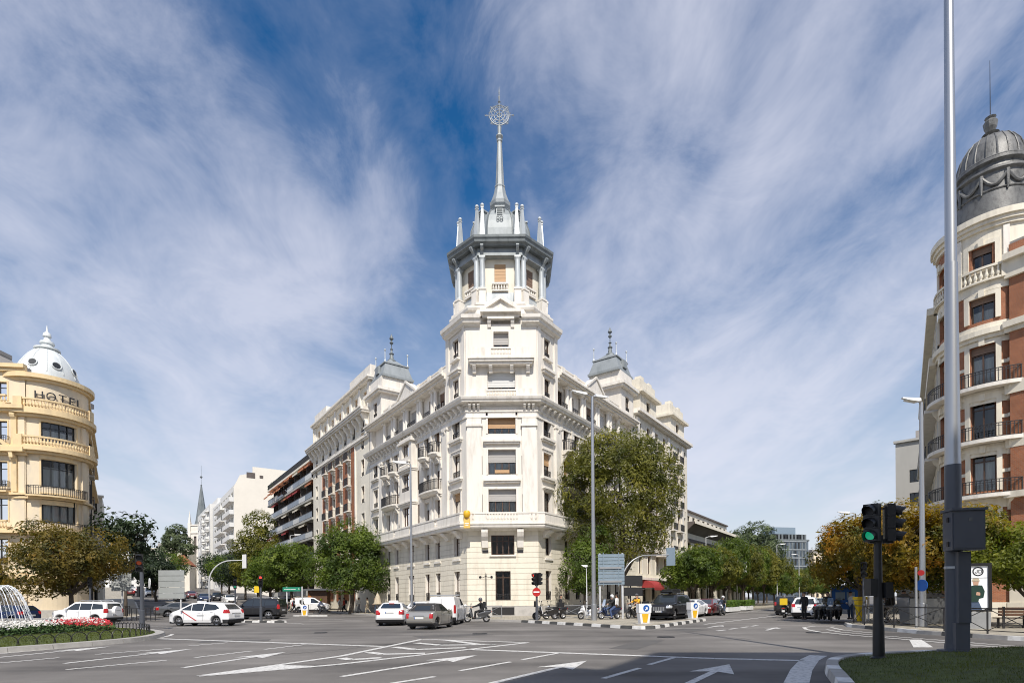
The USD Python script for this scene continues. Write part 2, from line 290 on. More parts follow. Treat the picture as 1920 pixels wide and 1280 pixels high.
def leafmat(name, cols, trans=.3):
    k = len(cols)
    MAT[name] = usdkit.material(stage, '/World/Looks/'+name, {'g': ('geometry', {}), 'tc': ('texture_coordinate', {}), 'n': ('noise_texture', {'scale': .6, 'detail': 3.0}), 'ma': ('math', {'math_type': 'multiply_add', 'value2': .6}), 'mb': ('math', {'math_type': 'multiply_add', 'value2': 1.5, 'value3': -.55}),
        'r': ('rgb_ramp', {'ramp': [(i/(k-1), c) for i, c in enumerate(cols)]}), 'd': ('principled_bsdf', {'roughness': .5, 'specular_ior_level': .35}), 't': ('translucent_bsdf', {}), 'h': ('hsv', {'saturation': 1.1, 'value': 1.5}), 'm': ('mix_closure', {'fac': trans})},
        [('tc.object', 'n.vector'), ('n.fac', 'mb.value1'), ('g.random_per_island', 'ma.value1'), ('mb.value', 'ma.value3'), ('ma.value', 'r.fac'), ('r.color', 'd.base_color'), ('r.color', 'h.color'), ('h.color', 't.color'), ('d.BSDF', 'm.closure1'), ('t.BSDF', 'm.closure2')], surface='m.closure')
leafmat('leaf_green', [(.040, .070, .012), (.135, .190, .028), (.25, .30, .046), (.36, .38, .07)], .40)
leafmat('leaf_olive', [(.055, .070, .014), (.19, .19, .032), (.36, .315, .055), (.50, .41, .085)], .42)
leafmat('leaf_dark', [(.016, .026, .014), (.040, .062, .026), (.08, .12, .042), (.14, .19, .07)], .25)
leafmat('leaf_autumn', [(.07, .085, .014), (.30, .20, .026), (.64, .26, .032), (.74, .44, .06)], .44)
leafmat('leaf_gold', [(.07, .10, .014), (.22, .24, .03), (.52, .40, .045), (.70, .36, .045)], .44)
leafmat('leaf_rust', [(.06, .065, .014), (.20, .145, .026), (.38, .19, .034), (.50, .24, .05)], .40)
leafmat('leaf_grey', [(.05, .07, .04), (.12, .155, .07), (.20, .25, .12), (.28, .33, .17)], .35)
leafmat('leaf_hedge', [(.05, .10, .016), (.13, .21, .03), (.22, .31, .05), (.30, .37, .08)], .35)
leafmat('grass_blade', [(.045, .060, .008), (.095, .115, .014), (.15, .165, .024), (.21, .20, .04)], .25)
MAT['asphalt'] = usdkit.material(stage, '/World/Looks/asphalt', {'g': ('geometry', {}), 'n': ('noise_texture', {'scale': .16, 'detail': 8.0, 'roughness': .6}), 'm': ('mapping', {'scale': (.10, .9, 1.0), 'rotation': (0, 0, .25)}), 'n3': ('noise_texture', {'scale': .7, 'detail': 5.0}), 'n2': ('noise_texture', {'scale': 45.0, 'detail': 4.0}),
    'v': ('voronoi_texture', {'scale': 130.0}) if False else ('noise_texture', {'scale': 160.0, 'detail': 2.0}),
    'mx': ('math', {'math_type': 'multiply_add', 'value2': .55}), 'r': ('rgb_ramp', {'ramp': [(.58, (.085, .079, .074)), (.72, (.145, .135, .125)), (.82, (.175, .163, .151)), (.96, (.235, .22, .205))]}), 'r2': ('rgb_ramp', {'ramp': [(.3, (.72,)*3), (.7, (1.15,)*3)]}), 'mu': ('mix', {'mix_type': 'multiply', 'fac': 1.0}), 'b': ('bump', {'strength': .35, 'distance': .01}), 'p': ('principled_bsdf', {'roughness': .82, 'specular_ior_level': .35})},
    [('g.position', 'n.vector'), ('g.position', 'm.vector'), ('m.vector', 'n3.vector'), ('g.position', 'n2.vector'), ('g.position', 'v.vector'), ('n3.fac', 'mx.value1'), ('n.fac', 'mx.value3'), ('mx.value', 'r.fac'), ('v.fac', 'r2.fac'), ('r.color', 'mu.color1'), ('r2.color', 'mu.color2'), ('mu.color', 'p.base_color'), ('n2.fac', 'b.height'), ('b.normal', 'p.normal')], surface='p.BSDF')
MAT['paving'] = usdkit.material(stage, '/World/Looks/paving', {'g': ('geometry', {}), 'bt': ('brick_texture', {'scale': 1.0, 'brick_width': .6, 'row_height': .4, 'mortar_size': .015, 'color1': (.42, .38, .30), 'color2': (.36, .325, .26), 'mortar': (.20, .18, .15)}), 'n': ('noise_texture', {'scale': .8, 'detail': 6.0}), 'r': ('rgb_ramp', {'ramp': [(.3, (.75,)*3), (.7, (1.08,)*3)]}), 'mu': ('mix', {'mix_type': 'multiply', 'fac': 1.0}), 'p': ('principled_bsdf', {'roughness': .8})},
    [('g.position', 'bt.vector'), ('g.position', 'n.vector'), ('n.fac', 'r.fac'), ('bt.color', 'mu.color1'), ('r.color', 'mu.color2'), ('mu.color', 'p.base_color')], surface='p.BSDF')
mat('turf', (.065, .085, .014), .9, .35, 3.0, bump=.4, bscale=50, c2=(.035, .045, .010))
# ---------------------------------------------------------------- ground
CL, CR = np.array([-3.80, 47.7]), np.array([2.29, 47.7])            # the two edges of the corner building's narrow front
UL, UR = np.array([-.577, .817]), np.array([.577, .817])            # the two streets
NL, NR = np.array([-.817, -.577]), np.array([.817, -.577])
def ss(a, b, x): t = np.clip((np.asarray(x, float)-a)/(b-a), 0, 1); return t*t*(3-2*t)
def height(x, y):     # the left street climbs gently
    x, y = np.asarray(x, float), np.asarray(y, float)
    s = (x+10)*UL[0]+(y-60)*UL[1]; q = (x-CL[0])*NL[0]+(y-CL[1])*NL[1]
    k = .042*(np.log1p(np.exp(np.clip((s-14)/5, -30, 30)))*5)
    return np.minimum(k, 13)*ss(-14, -3, q)
def hh(x, y): return float(height(x, y))
xs = np.concatenate([[-2500, -900, -400], np.arange(-240, 261, 4.0), [400, 900, 2500]]); ys = np.concatenate([[-900, -300, -80], np.arange(-30, 330, 4.0), [450, 900, 3000]])
X, Y = np.meshgrid(xs, ys, indexing='ij'); Z = height(X, Y)
nx, ny = X.shape; ii, jj = np.meshgrid(np.arange(nx-1), np.arange(ny-1), indexing='ij'); q = (ii*ny+jj)
g = MB(); g.add(np.stack([X, Y, Z], -1).reshape(-1, 3), np.stack([q, q+ny, q+ny+1, q+1], -1).reshape(-1, 4)); struct('road', g, 'asphalt', True)
def at(p, h): return [(x, y, hh(x, y)+h) for x, y in p]
def densify(p, step=3.0, closed=False):
    p = [np.array(a, float) for a in p]; out = []
    for a, b in zip(p, p[1:]+([p[0]] if closed else [])):
        n = max(1, int(np.linalg.norm(b-a)/step)); out += [a+(b-a)*k/n for k in range(n)]
    return out if closed else out+[p[-1]]
def smooth_poly(p, n=3):
    for _ in range(n):
        p = [np.array(a, float) for a in p]; p = [w for a, b in zip(p, p[1:]+p[:1]) for w in (.75*a+.25*b, .25*a+.75*b)]
    return p
def slab(name, poly, h0, h1, m, kind='structure', bottom=True):
    P = sg.Polygon(poly).buffer(-.15, join_style=2); tri = trimesh.creation.extrude_polygon(P, h1-h0, engine='earcut'); tri.apply_translation((0, 0, h0))
    tri = trimesh.Trimesh(*trimesh.remesh.subdivide_to_size(tri.vertices, tri.faces, 8.0)[:2], process=False)
    v = np.array(tri.vertices); v[:, 2] += height(v[:, 0], v[:, 1]); b = MB(); b.add(v, tri.faces)
    return struct(name, b, m, kind=kind)
def kerb(owner, line, w, h, pitch, mats, closed=False, gap=.02, name='kerb_stone'):
    """Separate kerb stones along a plan line; the line is their outer top edge."""
    ln = sg.LineString([tuple(a) for a in line]+([tuple(line[0])] if closed else [])); n = int(ln.length/pitch)
    for i in range(n):
        k = 3; ps = [np.array(ln.interpolate((i+j/k)*pitch+(gap/2 if j == 0 else -gap/2 if j == k else 0)).coords[0]) for j in range(k+1)]
        b = MB(); v = []; f = []
        for j, p in enumerate(ps):
            t = ps[min(j+1, k)]-ps[max(j-1, 0)]; t = t/np.linalg.norm(t); nn = np.array([-t[1], t[0]])*w; z = hh(*p)
            v += [(*p, z), (*(p+nn*.12), z+h), (*(p+nn), z+h), (*(p+nn), z)]
        for j in range(k):
            a = 4*j
            for m in range(3): f.append((a+m, a+4+m, a+5+m, a+m+1))
        f += [(0, 1, 2, 3), (4*k+3, 4*k+2, 4*k+1, 4*k)]; b.add(v, f); mesh(owner, name, b, mats[i % len(mats)])
# corner pavement with the striped kerb of the traffic island
PAVE = [(-40.5, 93.5), (-27.5, 76.0), (-16.6, 60.2), (-9.5, 50.0), (-5.2, 43.8), (-2.4, 40.6), (0.6, 37.7), (4.2, 31.9), (5.9, 28.9), (6.6, 28.15), (7.2, 28.3), (8.2, 29.9), (13.2, 37.7), (13.1, 38.3), (12.6, 38.3), (9.2, 34.6), (8.3, 35.4), (8.5, 38.0), (12.1, 44.2), (43.0, 88.0), (100, 168), (90, 172), (2.5, 62), (-40, 110)]
corner = slab('pavement', PAVE, -.2, .13, 'paving')
kerb(corner, [(-40.5, 93.5), (-27.5, 76.0), (-16.6, 60.2), (-9.5, 50.0), (-5.2, 43.8), (-2.4, 40.6), (0.6, 37.7)][::-1], -.2, .15, 1.6, ['kerb_stone'])
kerb(corner, [(0.6, 37.7), (4.2, 31.9), (5.9, 28.9), (6.6, 28.15), (7.2, 28.3), (8.2, 29.9), (13.2, 37.7)], .22, .16, .82, ['kerb_black', 'kerb_white'])
# right pavement (in front of the domed brick building)
RP = [(20.5, 12.5), (18.4, 16.8), (17.35, 19.6), (16.9, 22.5), (17.0, 26.0), (17.3, 28.6), (18.3, 30.6), (20.6, 33.5), (25.8, 40.8), (60, 89.2), (110, 160), (118, 155), (60, 70), (60, 12)]
rp = slab('pavement', RP, -.2, .13, 'paving')
kerb(rp, RP[:11][::-1], .2, .155, 1.25, ['kerb_white', 'kerb_stone', 'kerb_black', 'kerb_stone'])
# left pavement in front of the hotel
LP = [(-70, 44.5), (-43, 45.5), (-37, 46.6), (-34.4, 49.5), (-38, 57), (-60, 88.5), (-125, 180), (-135, 175), (-75, 70)]
lp = slab('pavement', LP, -.2, .13, 'paving')
kerb(lp, LP[:6], .2, .15, 1.4, ['kerb_stone', 'kerb_white'])
# small refuge with the red signal
RF = [(-20.9, 42.3), (-17.2, 40.4), (-16.6, 40.9), (-17.4, 41.8), (-20.4, 43.6), (-21.0, 43.2)]
rf = slab('traffic_refuge', RF, -.2, .12, 'paving'); kerb(rf, RF[::-1], -.17, .15, .8, ['kerb_white', 'kerb_black'], closed=True)
# ---- road markings, sheets a few millimetres above the asphalt
def ribbon(mb, pts, w, z=.005, step=1.5):
    p = densify(pts, step); 
    for a, b in zip(p, p[1:]):
        t = (b-a)/np.linalg.norm(b-a); n = np.array([-t[1], t[0]])*w/2
        mb.add([(*(a+n), hh(*a)+z), (*(a-n), hh(*a)+z), (*(b-n), hh(*b)+z), (*(b+n), hh(*b)+z)], [(0, 1, 2, 3)])
def flat(mb, poly, z=.005):
    m = trimesh.creation.triangulate_polygon(sg.Polygon(poly).buffer(0), engine='earcut'); mb.add(np.c_[m[0], np.full(len(m[0]), z)], m[1])
MK = 'white_paint'
def line(pts, w=.13, name='lane_line'): b = MB(); ribbon(b, pts, w); struct(name, b, MK)
for p in ([(-15.4, 24.21), (-4.47, 19.15)], [(-1.43, 17.73), (5.27, 14.47), (7.26, 13.81)]): line(p, .26, 'give_way_line')
for p in ([(-13.78, 14.91), (-13.26, 16.22)], [(-10.7, 13.29), (-9.5, 15.22)], [(-12.88, 17.12), (-11.75, 19.1)], [(-9.1, 15.88), (-8.39, 17.85)], [(-11.74, 20.12), (-11.05, 21.52)], [(-8.22, 18.4), (-7.58, 20.29)], [(-1.19, 12.43), (-.05, 14.11)], [(-2.58, 10.33), (-1.62, 11.53)], [(.25, 14.58), (1.34, 16.27)], [(1.81, 11.06), (2.9, 12.64)], [(3.25, 13.25), (4.34, 14.84)], [(-3.9, 8.7), (-3.1, 9.8)], [(.3, 8.9), (1.1, 10.05)]): line(p)
line([(-16.42, 17.5), (-15.64, 20.07), (-15.3, 22.1), (-15.59, 24.15), (-16.22, 26.25), (-16.9, 27.6)], .16, 'edge_line')
line([(5.23, 10.23), (6.3, 12.1), (7.5, 14.0), (8.27, 14.99)], .42, 'edge_line'); line([(3.6, 6.9), (5.23, 10.23)], .42, 'edge_line')
line([(11.34, 32.79), (22.61, 47.06), (55, 93)], .16); line([(10.9, 37.2), (14.5, 42.3)], .12)
for k in range(4): line([(9.7+1.12*k, 26.27+1.33*k), (10.4+1.12*k, 27.1+1.33*k)], .18)
NOSE = [(17.3, 29.7), (16.14, 29.6), (15.03, 28.6), (14.27, 26.92), (13.8, 25.03), (13.9, 22.61), (14.35, 20.18), (14.6, 18.02), (15.3, 15.6)]
line(NOSE, .16, 'edge_line'); line([(a+.85, b-.2) for a, b in NOSE[3:]], .12, 'edge_line'); line([(16.4, 28.6), (15.6, 26.2), (15.5, 23.5)], .12, 'edge_line')
b = MB(); flat(b, [(14.38, 20.1), (14.79, 20.06), (12.95, 17.07), (12.37, 17.11)]); struct('crossing_stripe', b, MK)
line([(-18.44, 42.59), (-14.33, 38.17)], .12); line([(-17.55, 47.98), (-11.94, 44.31)], .12); line([(-24, 36.2), (-18, 34.2)], .12)
line([(-30, 62), (-58, 102)], .14); line([(-33.5, 60), (-62, 100)], .14); line([(20, 52), (60, 108)], .12)
tri = [(.57, 20.28), (-3.66, 22.45), (-4.93, 15.97), (-5.87, 13.88), (-6.76, 11.94), (-4.73, 13.55), (-4.31, 13.96)]
b = MB(); ribbon(b, [tri[4], tri[3], tri[2], tri[1], tri[0], tri[6], tri[5], tri[4]], .2); flat(b, [tri[4], tri[3], tri[5]], .006)
for c in ([(-2.61, 21.89), (-1.25, 19.76), (-.61, 19.53)], [(-3.56, 20.54), (-2.53, 19.48), (-.61, 19.53)], [(-4.0, 18.84), (-3.12, 17.82), (-1.55, 18.37)], [(-4.42, 17.03), (-3.82, 16.38), (-2.61, 16.56)], [(-4.75, 15.38), (-4.35, 14.95), (-3.64, 15.39)]):
    ribbon(b, c, .32, .007)
struct('hatched_island_marking', b, MK)
def arrow(a, c, w=.16, hw=.46, hl=1.5):
    a, c = np.array(a), np.array(c); d = (c-a)/np.linalg.norm(c-a); n = np.array([-d[1], d[0]]); m = c-d*hl; b = MB()
    flat(b, [a+n*w/2, m+n*w/2, m-d*.25+n*hw, c, m-d*.25-n*hw, m-n*w/2, a-n*w/2]); struct('lane_arrow', b, MK)
for a in (((-15.28, 16.2), (-14.61, 20.19)), ((-11.84, 14.64), (-10.86, 18.85)), ((-8.0, 13.46), (-7.09, 17.4)), ((-3.6, 11.65), (-1.0, 15.9)), ((-.41, 10.55), (1.9, 14.2)), ((3.0, 9.9), (5.16, 13.2))): arrow(*a)
arrow((12.15, 26.51), (13.71, 28.71), .15, .4, .9); arrow((10.34, 29.35), (11.92, 31.32), .15, .4, .9)
for (x, y, r) in ((-1.5, 25.6, .34), (6.2, 22.4, .34), (-9.5, 27.5, .32), (13.2, 24.3, .3), (-12.2, 12.4, .33)):
    b = MB(); b.disc((x, y, .003), r, (0, 0, 1), .012, 24); b.ring((x, y, .006), r, .02, (0, 0, 1), 24, 4); struct('manhole_cover', b, 'car_dark')
# ---- right grass mound with its kerb
ML = [(3.2, 5.0), (4.6, 7.6), (5.75, 9.95), (6.6, 11.8), (7.5, 13.2), (9.0, 14.15), (12, 14.9), (17, 14.9), (21, 13.2), (23, 9), (20, 4.5), (10, 3.4)]
mp = smooth_poly(ML, 2); kb = struct('traffic_island', MB().prism(sg.Polygon(mp).buffer(-.15), -.2, .11), 'kerb_stone'); kerb(kb, [tuple(a) for a in mp][::-1], .26, .17, .62, ['kerb_stone', 'kerb_white', 'kerb_stone'], closed=True)
pin = sg.Polygon(mp).buffer(-.25)
gx, gy = np.meshgrid(np.arange(3, 23.4, .3), np.arange(3, 15.4, .3), indexing='ij'); pts = np.stack([gx.ravel(), gy.ravel()], 1)
import shapely
ok = shapely.contains_xy(pin.buffer(-.08), pts[:, 0], pts[:, 1]); pts = np.vstack([pts[ok], np.array(pin.exterior.segmentize(.3).coords)[:-1]])
from scipy.spatial import Delaunay
tri_ = Delaunay(pts).simplices; cc = pts[tri_].mean(1); tri_ = tri_[shapely.contains_xy(pin, cc[:, 0], cc[:, 1])]
def mound(x, y):
    d = shapely.distance(shapely.points(x, y), pin.exterior); return .12+.30*ss(0, 2.2, d)
gm = MB(); gm.add(np.c_[pts, mound(pts[:, 0], pts[:, 1])+.02*meshkit.noise(np.c_[pts*2.0, np.zeros(len(pts))])], tri_); struct('grass_mound', gm, 'turf', True)
rng = np.random.default_rng(5)
def blades(pts, zs, h, w, rng):
    n = len(pts); a = rng.uniform(0, 2*PI, n); ln = rng.normal(0, .35, (n, 2))*h; hh_ = h*rng.uniform(.5, 1.3, n); ww = w*rng.uniform(.7, 1.3, n)
    c, s_ = np.cos(a)*ww, np.sin(a)*ww; z = np.asarray(zs)
    v = np.stack([np.stack([pts[:, 0]-c, pts[:, 1]-s_, z], 1), np.stack([pts[:, 0]+c, pts[:, 1]+s_, z], 1), np.stack([pts[:, 0]+ln[:, 0], pts[:, 1]+ln[:, 1], z+hh_], 1)], 1).reshape(-1, 3)
    return MB().add(v, np.arange(3*n).reshape(-1, 3))
P = rng.uniform([4, 7], [19, 15.2], (90000, 2)); P = P[shapely.contains_xy(pin, P[:, 0], P[:, 1])][:52000]
struct('grass', blades(P, mound(P[:, 0], P[:, 1])-.01, .055, .006, rng), 'grass_blade', kind='stuff')
# ---- left island: kerb, turf, flower bed, fountain
IL = [(-17.15, 16.0), (-16.1, 18.6), (-15.3, 20.7), (-15.1, 22.6), (-15.6, 24.6), (-16.7, 26.9), (-19.2, 29.7), (-23, 32.6), (-28, 34.2), (-35, 33.5), (-39, 28), (-37, 20), (-30, 14.5), (-22, 13.2)]
ip = smooth_poly(IL, 2); ik = struct('traffic_island', MB().prism(sg.Polygon(ip).buffer(-.3), -.2, .13), 'kerb_stone'); kerb(ik, [tuple(a) for a in ip][::-1], -.42, .17, 1.3, ['kerb_stone'], closed=True)
FC0 = np.array([-26.3, 27.4])
inn = sg.Polygon(ip).buffer(-.42); struct('lawn', MB().prism(inn, .05, .17), 'turf')
P = rng.uniform([-34, 13], [-15, 33], (90000, 2)); near = inn.difference(sg.Point(*FC0).buffer(5.1)); P = P[shapely.contains_xy(near, P[:, 0], P[:, 1])][:40000]
struct('grass', blades(P, np.full(len(P), .165), .05, .010, rng), 'grass_blade', kind='stuff')

rs = np.random.default_rng(21)   # tar-sealed cracks wandering over the junction
for (x, y, a, n) in ((-9, 23.5, .2, 16), (2.0, 20.5, 2.6, 14), (-4.5, 27.5, .1, 18), (9.0, 21.0, 1.9, 12), (-7.5, 15.6, 1.1, 10), (3.5, 26, .4, 13)):
    p = [np.array([x, y])]
    for _ in range(n): a += rs.normal(0, .16); p.append(p[-1]+np.array([math.cos(a), math.sin(a)])*.6)
    b = MB(); ribbon(b, p, .045, .004); struct('tar_seam', b, 'kerb_black')
for x, y, w, l, r in ((-2.6, 24.6, 1.3, 3.4, .5), (4.4, 19.2, .9, 4.2, 1.1), (-11.2, 22.4, 1.1, 2.6, .3), (8.6, 27.2, 1.6, 2.2, .8)):
    q = sa.rotate(sg.box(x-l/2, y-w/2, x+l/2, y+w/2), r, use_radians=True); b = MB(); flat(b, list(q.exterior.coords)[:-1], .0035); struct('asphalt_patch', b, 'asphalt_dark')
# ---------------------------------------------------------------- building parts
def window(th, fr, t, z0, w, h, frm='frame_brown', mull=1, transom=.0, depth=.22, blind=0, bm='blind_grey', curtain=0, sill=0, arch=0, arm='stone_trim', rail=0, shutter=None, hood=0, brk=0):
    """One window: frame bars, pane, and what hangs in or on it. t = centre."""
    a, b, c, d = t-w/2, t+w/2, z0, z0+h; f = MB(fr); y0, y1 = -depth-.04, -depth+.04; e = .075
    f.box(a, a+e, y0, y1, c, d); f.box(b-e, b, y0, y1, c, d); f.box(a+e, b-e, y0, y1, d-e, d); f.box(a+e, b-e, y0, y1, c, c+e)
    for i in range(mull):
        x = a+(b-a)*(i+1)/(mull+1); f.box(x-.045, x+.045, y0+.004, y1+.012, c+e, d-e)
    if transom:
        zt = c+h*transom; xs_ = [a+e]+[a+(b-a)*(i+1)/(mull+1) for i in range(mull)]+[b-e]
        for x0, x1 in zip(xs_, xs_[1:]): f.box(x0+(.045 if x0 > a+e else 0), x1-(.045 if x1 < b-e else 0), y0+.008, y1-.006, zt-.035, zt+.035)
    p = mesh(th, 'window', f, frm)
    g = MB(fr); nn = 3 if getattr(fr, 'step', None) else 1
    for x0, x1 in zip(np.linspace(a, b, nn+1)[:-1], np.linspace(a, b, nn+1)[1:]): g.add([(x0, -depth, c), (x1, -depth, c), (x1, -depth, d), (x0, -depth, d)], [(0, 1, 2, 3)])
    mesh(p, 'pane', g, 'glass')
    if curtain:
        g = MB(fr); hh_ = c+h*curtain; n = 14
        xs_ = np.linspace(a+e, b-e, n+1); v = []; [v.extend([(x, -depth-.12-.03*(i % 2), c+.05), (x, -depth-.12-.03*(i % 2), hh_)]) for i, x in enumerate(xs_)]
        g.add(v, [(2*i, 2*i+2, 2*i+3, 2*i+1) for i in range(n)]); mesh(p, 'curtain', g, 'curtain')
    if blind:
        g = MB(fr); zb = d-h*blind; n = max(2, int((d-zb)/.14))
        for i in range(n):
            q0, q1 = zb+(d-zb)*i/n, zb+(d-zb)*(i+1)/n; g.box(a+.01, b-.01, -depth+.07, -depth+.10+.012*(i % 2), q0+.006, q1)
        mesh(p, 'blind', g, bm)
    if sill: mesh(p, 'sill', MB(fr).box(a-.14, b+.14, .002, sill, c-.14, c-.02), arm)
    if arch:
        g = MB(fr); k = arch; g.box(a-k, a, 0, .05, c, d+k); g.box(b, b+k, 0, .05, c, d+k); g.box(a, b, 0, .05, d, d+k); mesh(p, 'architrave', g, arm)
    if hood: mesh(p, 'hood', MB(fr).box(a-.25, b+.25, .003, hood, d+.22, d+.32).box(a-.18, b+.18, .003, hood*.6, d+.12, d+.22), arm)
    if shutter:
        g = MB(fr)
        for s in (-1, 1):
            x0 = a-w*.48 if s < 0 else b; g.box(x0+.02, x0+w*.46, .01, .06, c, d)
        mesh(p, 'shutter', g, shutter)
    if rail: railing(p, fr, a+.02, b-.02, c+.02, c+rail, -.06)
    return (a, b, c, d)
def railing(th, fr, t0, t1, z0, z1, d, side=0.0, pitch=.13, name='railing', m='iron', belly=0):
    g = MB(fr); g.box(t0, t1, d-.03, d+.03, z1-.05, z1); g.box(t0, t1, d-.02, d+.02, z0, z0+.05); g.box(t0, t1, d-.018, d+.018, z1-.2, z1-.165); g.step = None
    for x in np.linspace(t0, t1, max(2, int((t1-t0)/pitch)+1)): g.box(x-.016, x+.016, d-.016, d+.016, z0, z1-.02)
    if side:
        for x in (t0, t1):
            g.box(x-.015, x+.015, d-side, d, z1-.04, z1-.003); g.box(x-.012, x+.012, d-side, d, z0+.002, z0+.03)
            for y in np.arange(d-side+.06, d-.05, pitch): g.box(x-.011, x+.011, y-.011, y+.011, z0, z1-.02)
    return mesh(th, name, g, m)
BAL = [(.05, 0), (.075, .05), (.045, .12), (.10, .33), (.085, .45), (.045, .72), (.07, .86), (.05, 1.0)]
def balustrade(th, fr, t0, t1, z0, z1, d, m='stone_trim', pitch=.24, w=.22, name='balustrade'):
    g = MB(fr); g.box(t0, t1, d-w/2, d+w/2, z1-.15, z1); g.box(t0, t1, d-w/2, d+w/2, z0, z0+.12); g.step = None
    n = max(1, int((t1-t0)/pitch)); H = z1-z0-.27
    for i in range(n): g.lathe([(r*1.0, z0+.12+z*H) for r, z in BAL], (t0+(i+.5)*(t1-t0)/n, d, 0), 6)
    return mesh(th, name, g, m, 40)
def bracket(mb, t, z0, z1, dep, w=.34):   # scrolled console
    mb.prism([(0, z1), (dep, z1), (dep, z1-.16*(z1-z0)), (dep*.82, z1-.4*(z1-z0)), (dep*.5, z1-.62*(z1-z0)), (dep*.36, z0), (0, z0)], t-w/2, t+w/2, np.array([[0, 0, 1, 0], [1, 0, 0, 0], [0, 1, 0, 0], [0, 0, 0, 1.0]]))
def courses(th, fr, t0, t1, z0, z1, pitch, holes, m, name='stone_course', d=.05, ends=(0, 0)):
    n = int(round((z1-z0)/pitch)); p = (z1-z0)/n
    for i in range(n):
        a, b = z0+i*p+.028, z0+(i+1)*p; g = MB(fr); cut = sorted([(h[0], h[1]) for h in holes if h[2] < b-.02 and h[3] > a+.02]); x = t0-ends[0]; th_n = lambda q: mesh(th, name, q, m)
        for c0, c1 in cut+[(t1+ends[1], None)]:
            if c0 > x+.02:
                th_n(MB(fr).box(x, c0, .001, d, a, b))
            x = c1 if c1 is not None else x
        # trim above and below partial holes
        for h in holes:
            if h[2] < b-.02 and h[3] > a+.02:
                if h[3] < b: g.box(h[0], h[1], .001, d, h[3], b)
                if h[2] > a: g.box(h[0], h[1], .001, d, a, h[2])
        if g.v: mesh(th, name, g, m)
# ---------------------------------------------------------------- the white corner building
CB = thing('corner_building', 'white corner apartment building with octagonal lantern tower and grey spire on its narrow front', 'building', (*CL, 0))
FL, FR_, FF = frame(CL, UL, NL), frame(CR, UR, NR), frame((CL+CR)/2, (1, 0), (0, -1))
LLEN, RLEN = 22.6, 21.0
EL, ER = CL+UL*LLEN, CR+UR*RLEN
PATH = [EL, CL, CR, ER]
def ins(p, d):     # building outline moved inwards by d, open path
    b = MB(); b.mold(p, [(-d, 0), (-d, 1), (-d-.1, 1)], caps=False); return b.v[0].reshape(-1, 3, 3)[:, 0, :2]
mesh(CB, 'interior', MB().prism(sg.Polygon([tuple(a) for a in ins(PATH, 1.1)]), 0, 21.6), 'room')
holes = {'L': [], 'R': [], 'F': []}
Z_G, Z_M, Z2, Z3, Z4, Z5 = (1.5, 2.55), (5.4, 1.75), (8.35, 2.65), (12.05, 2.35), (15.5, 2.3), (19.3, 1.75)
rgen = np.random.default_rng(11)
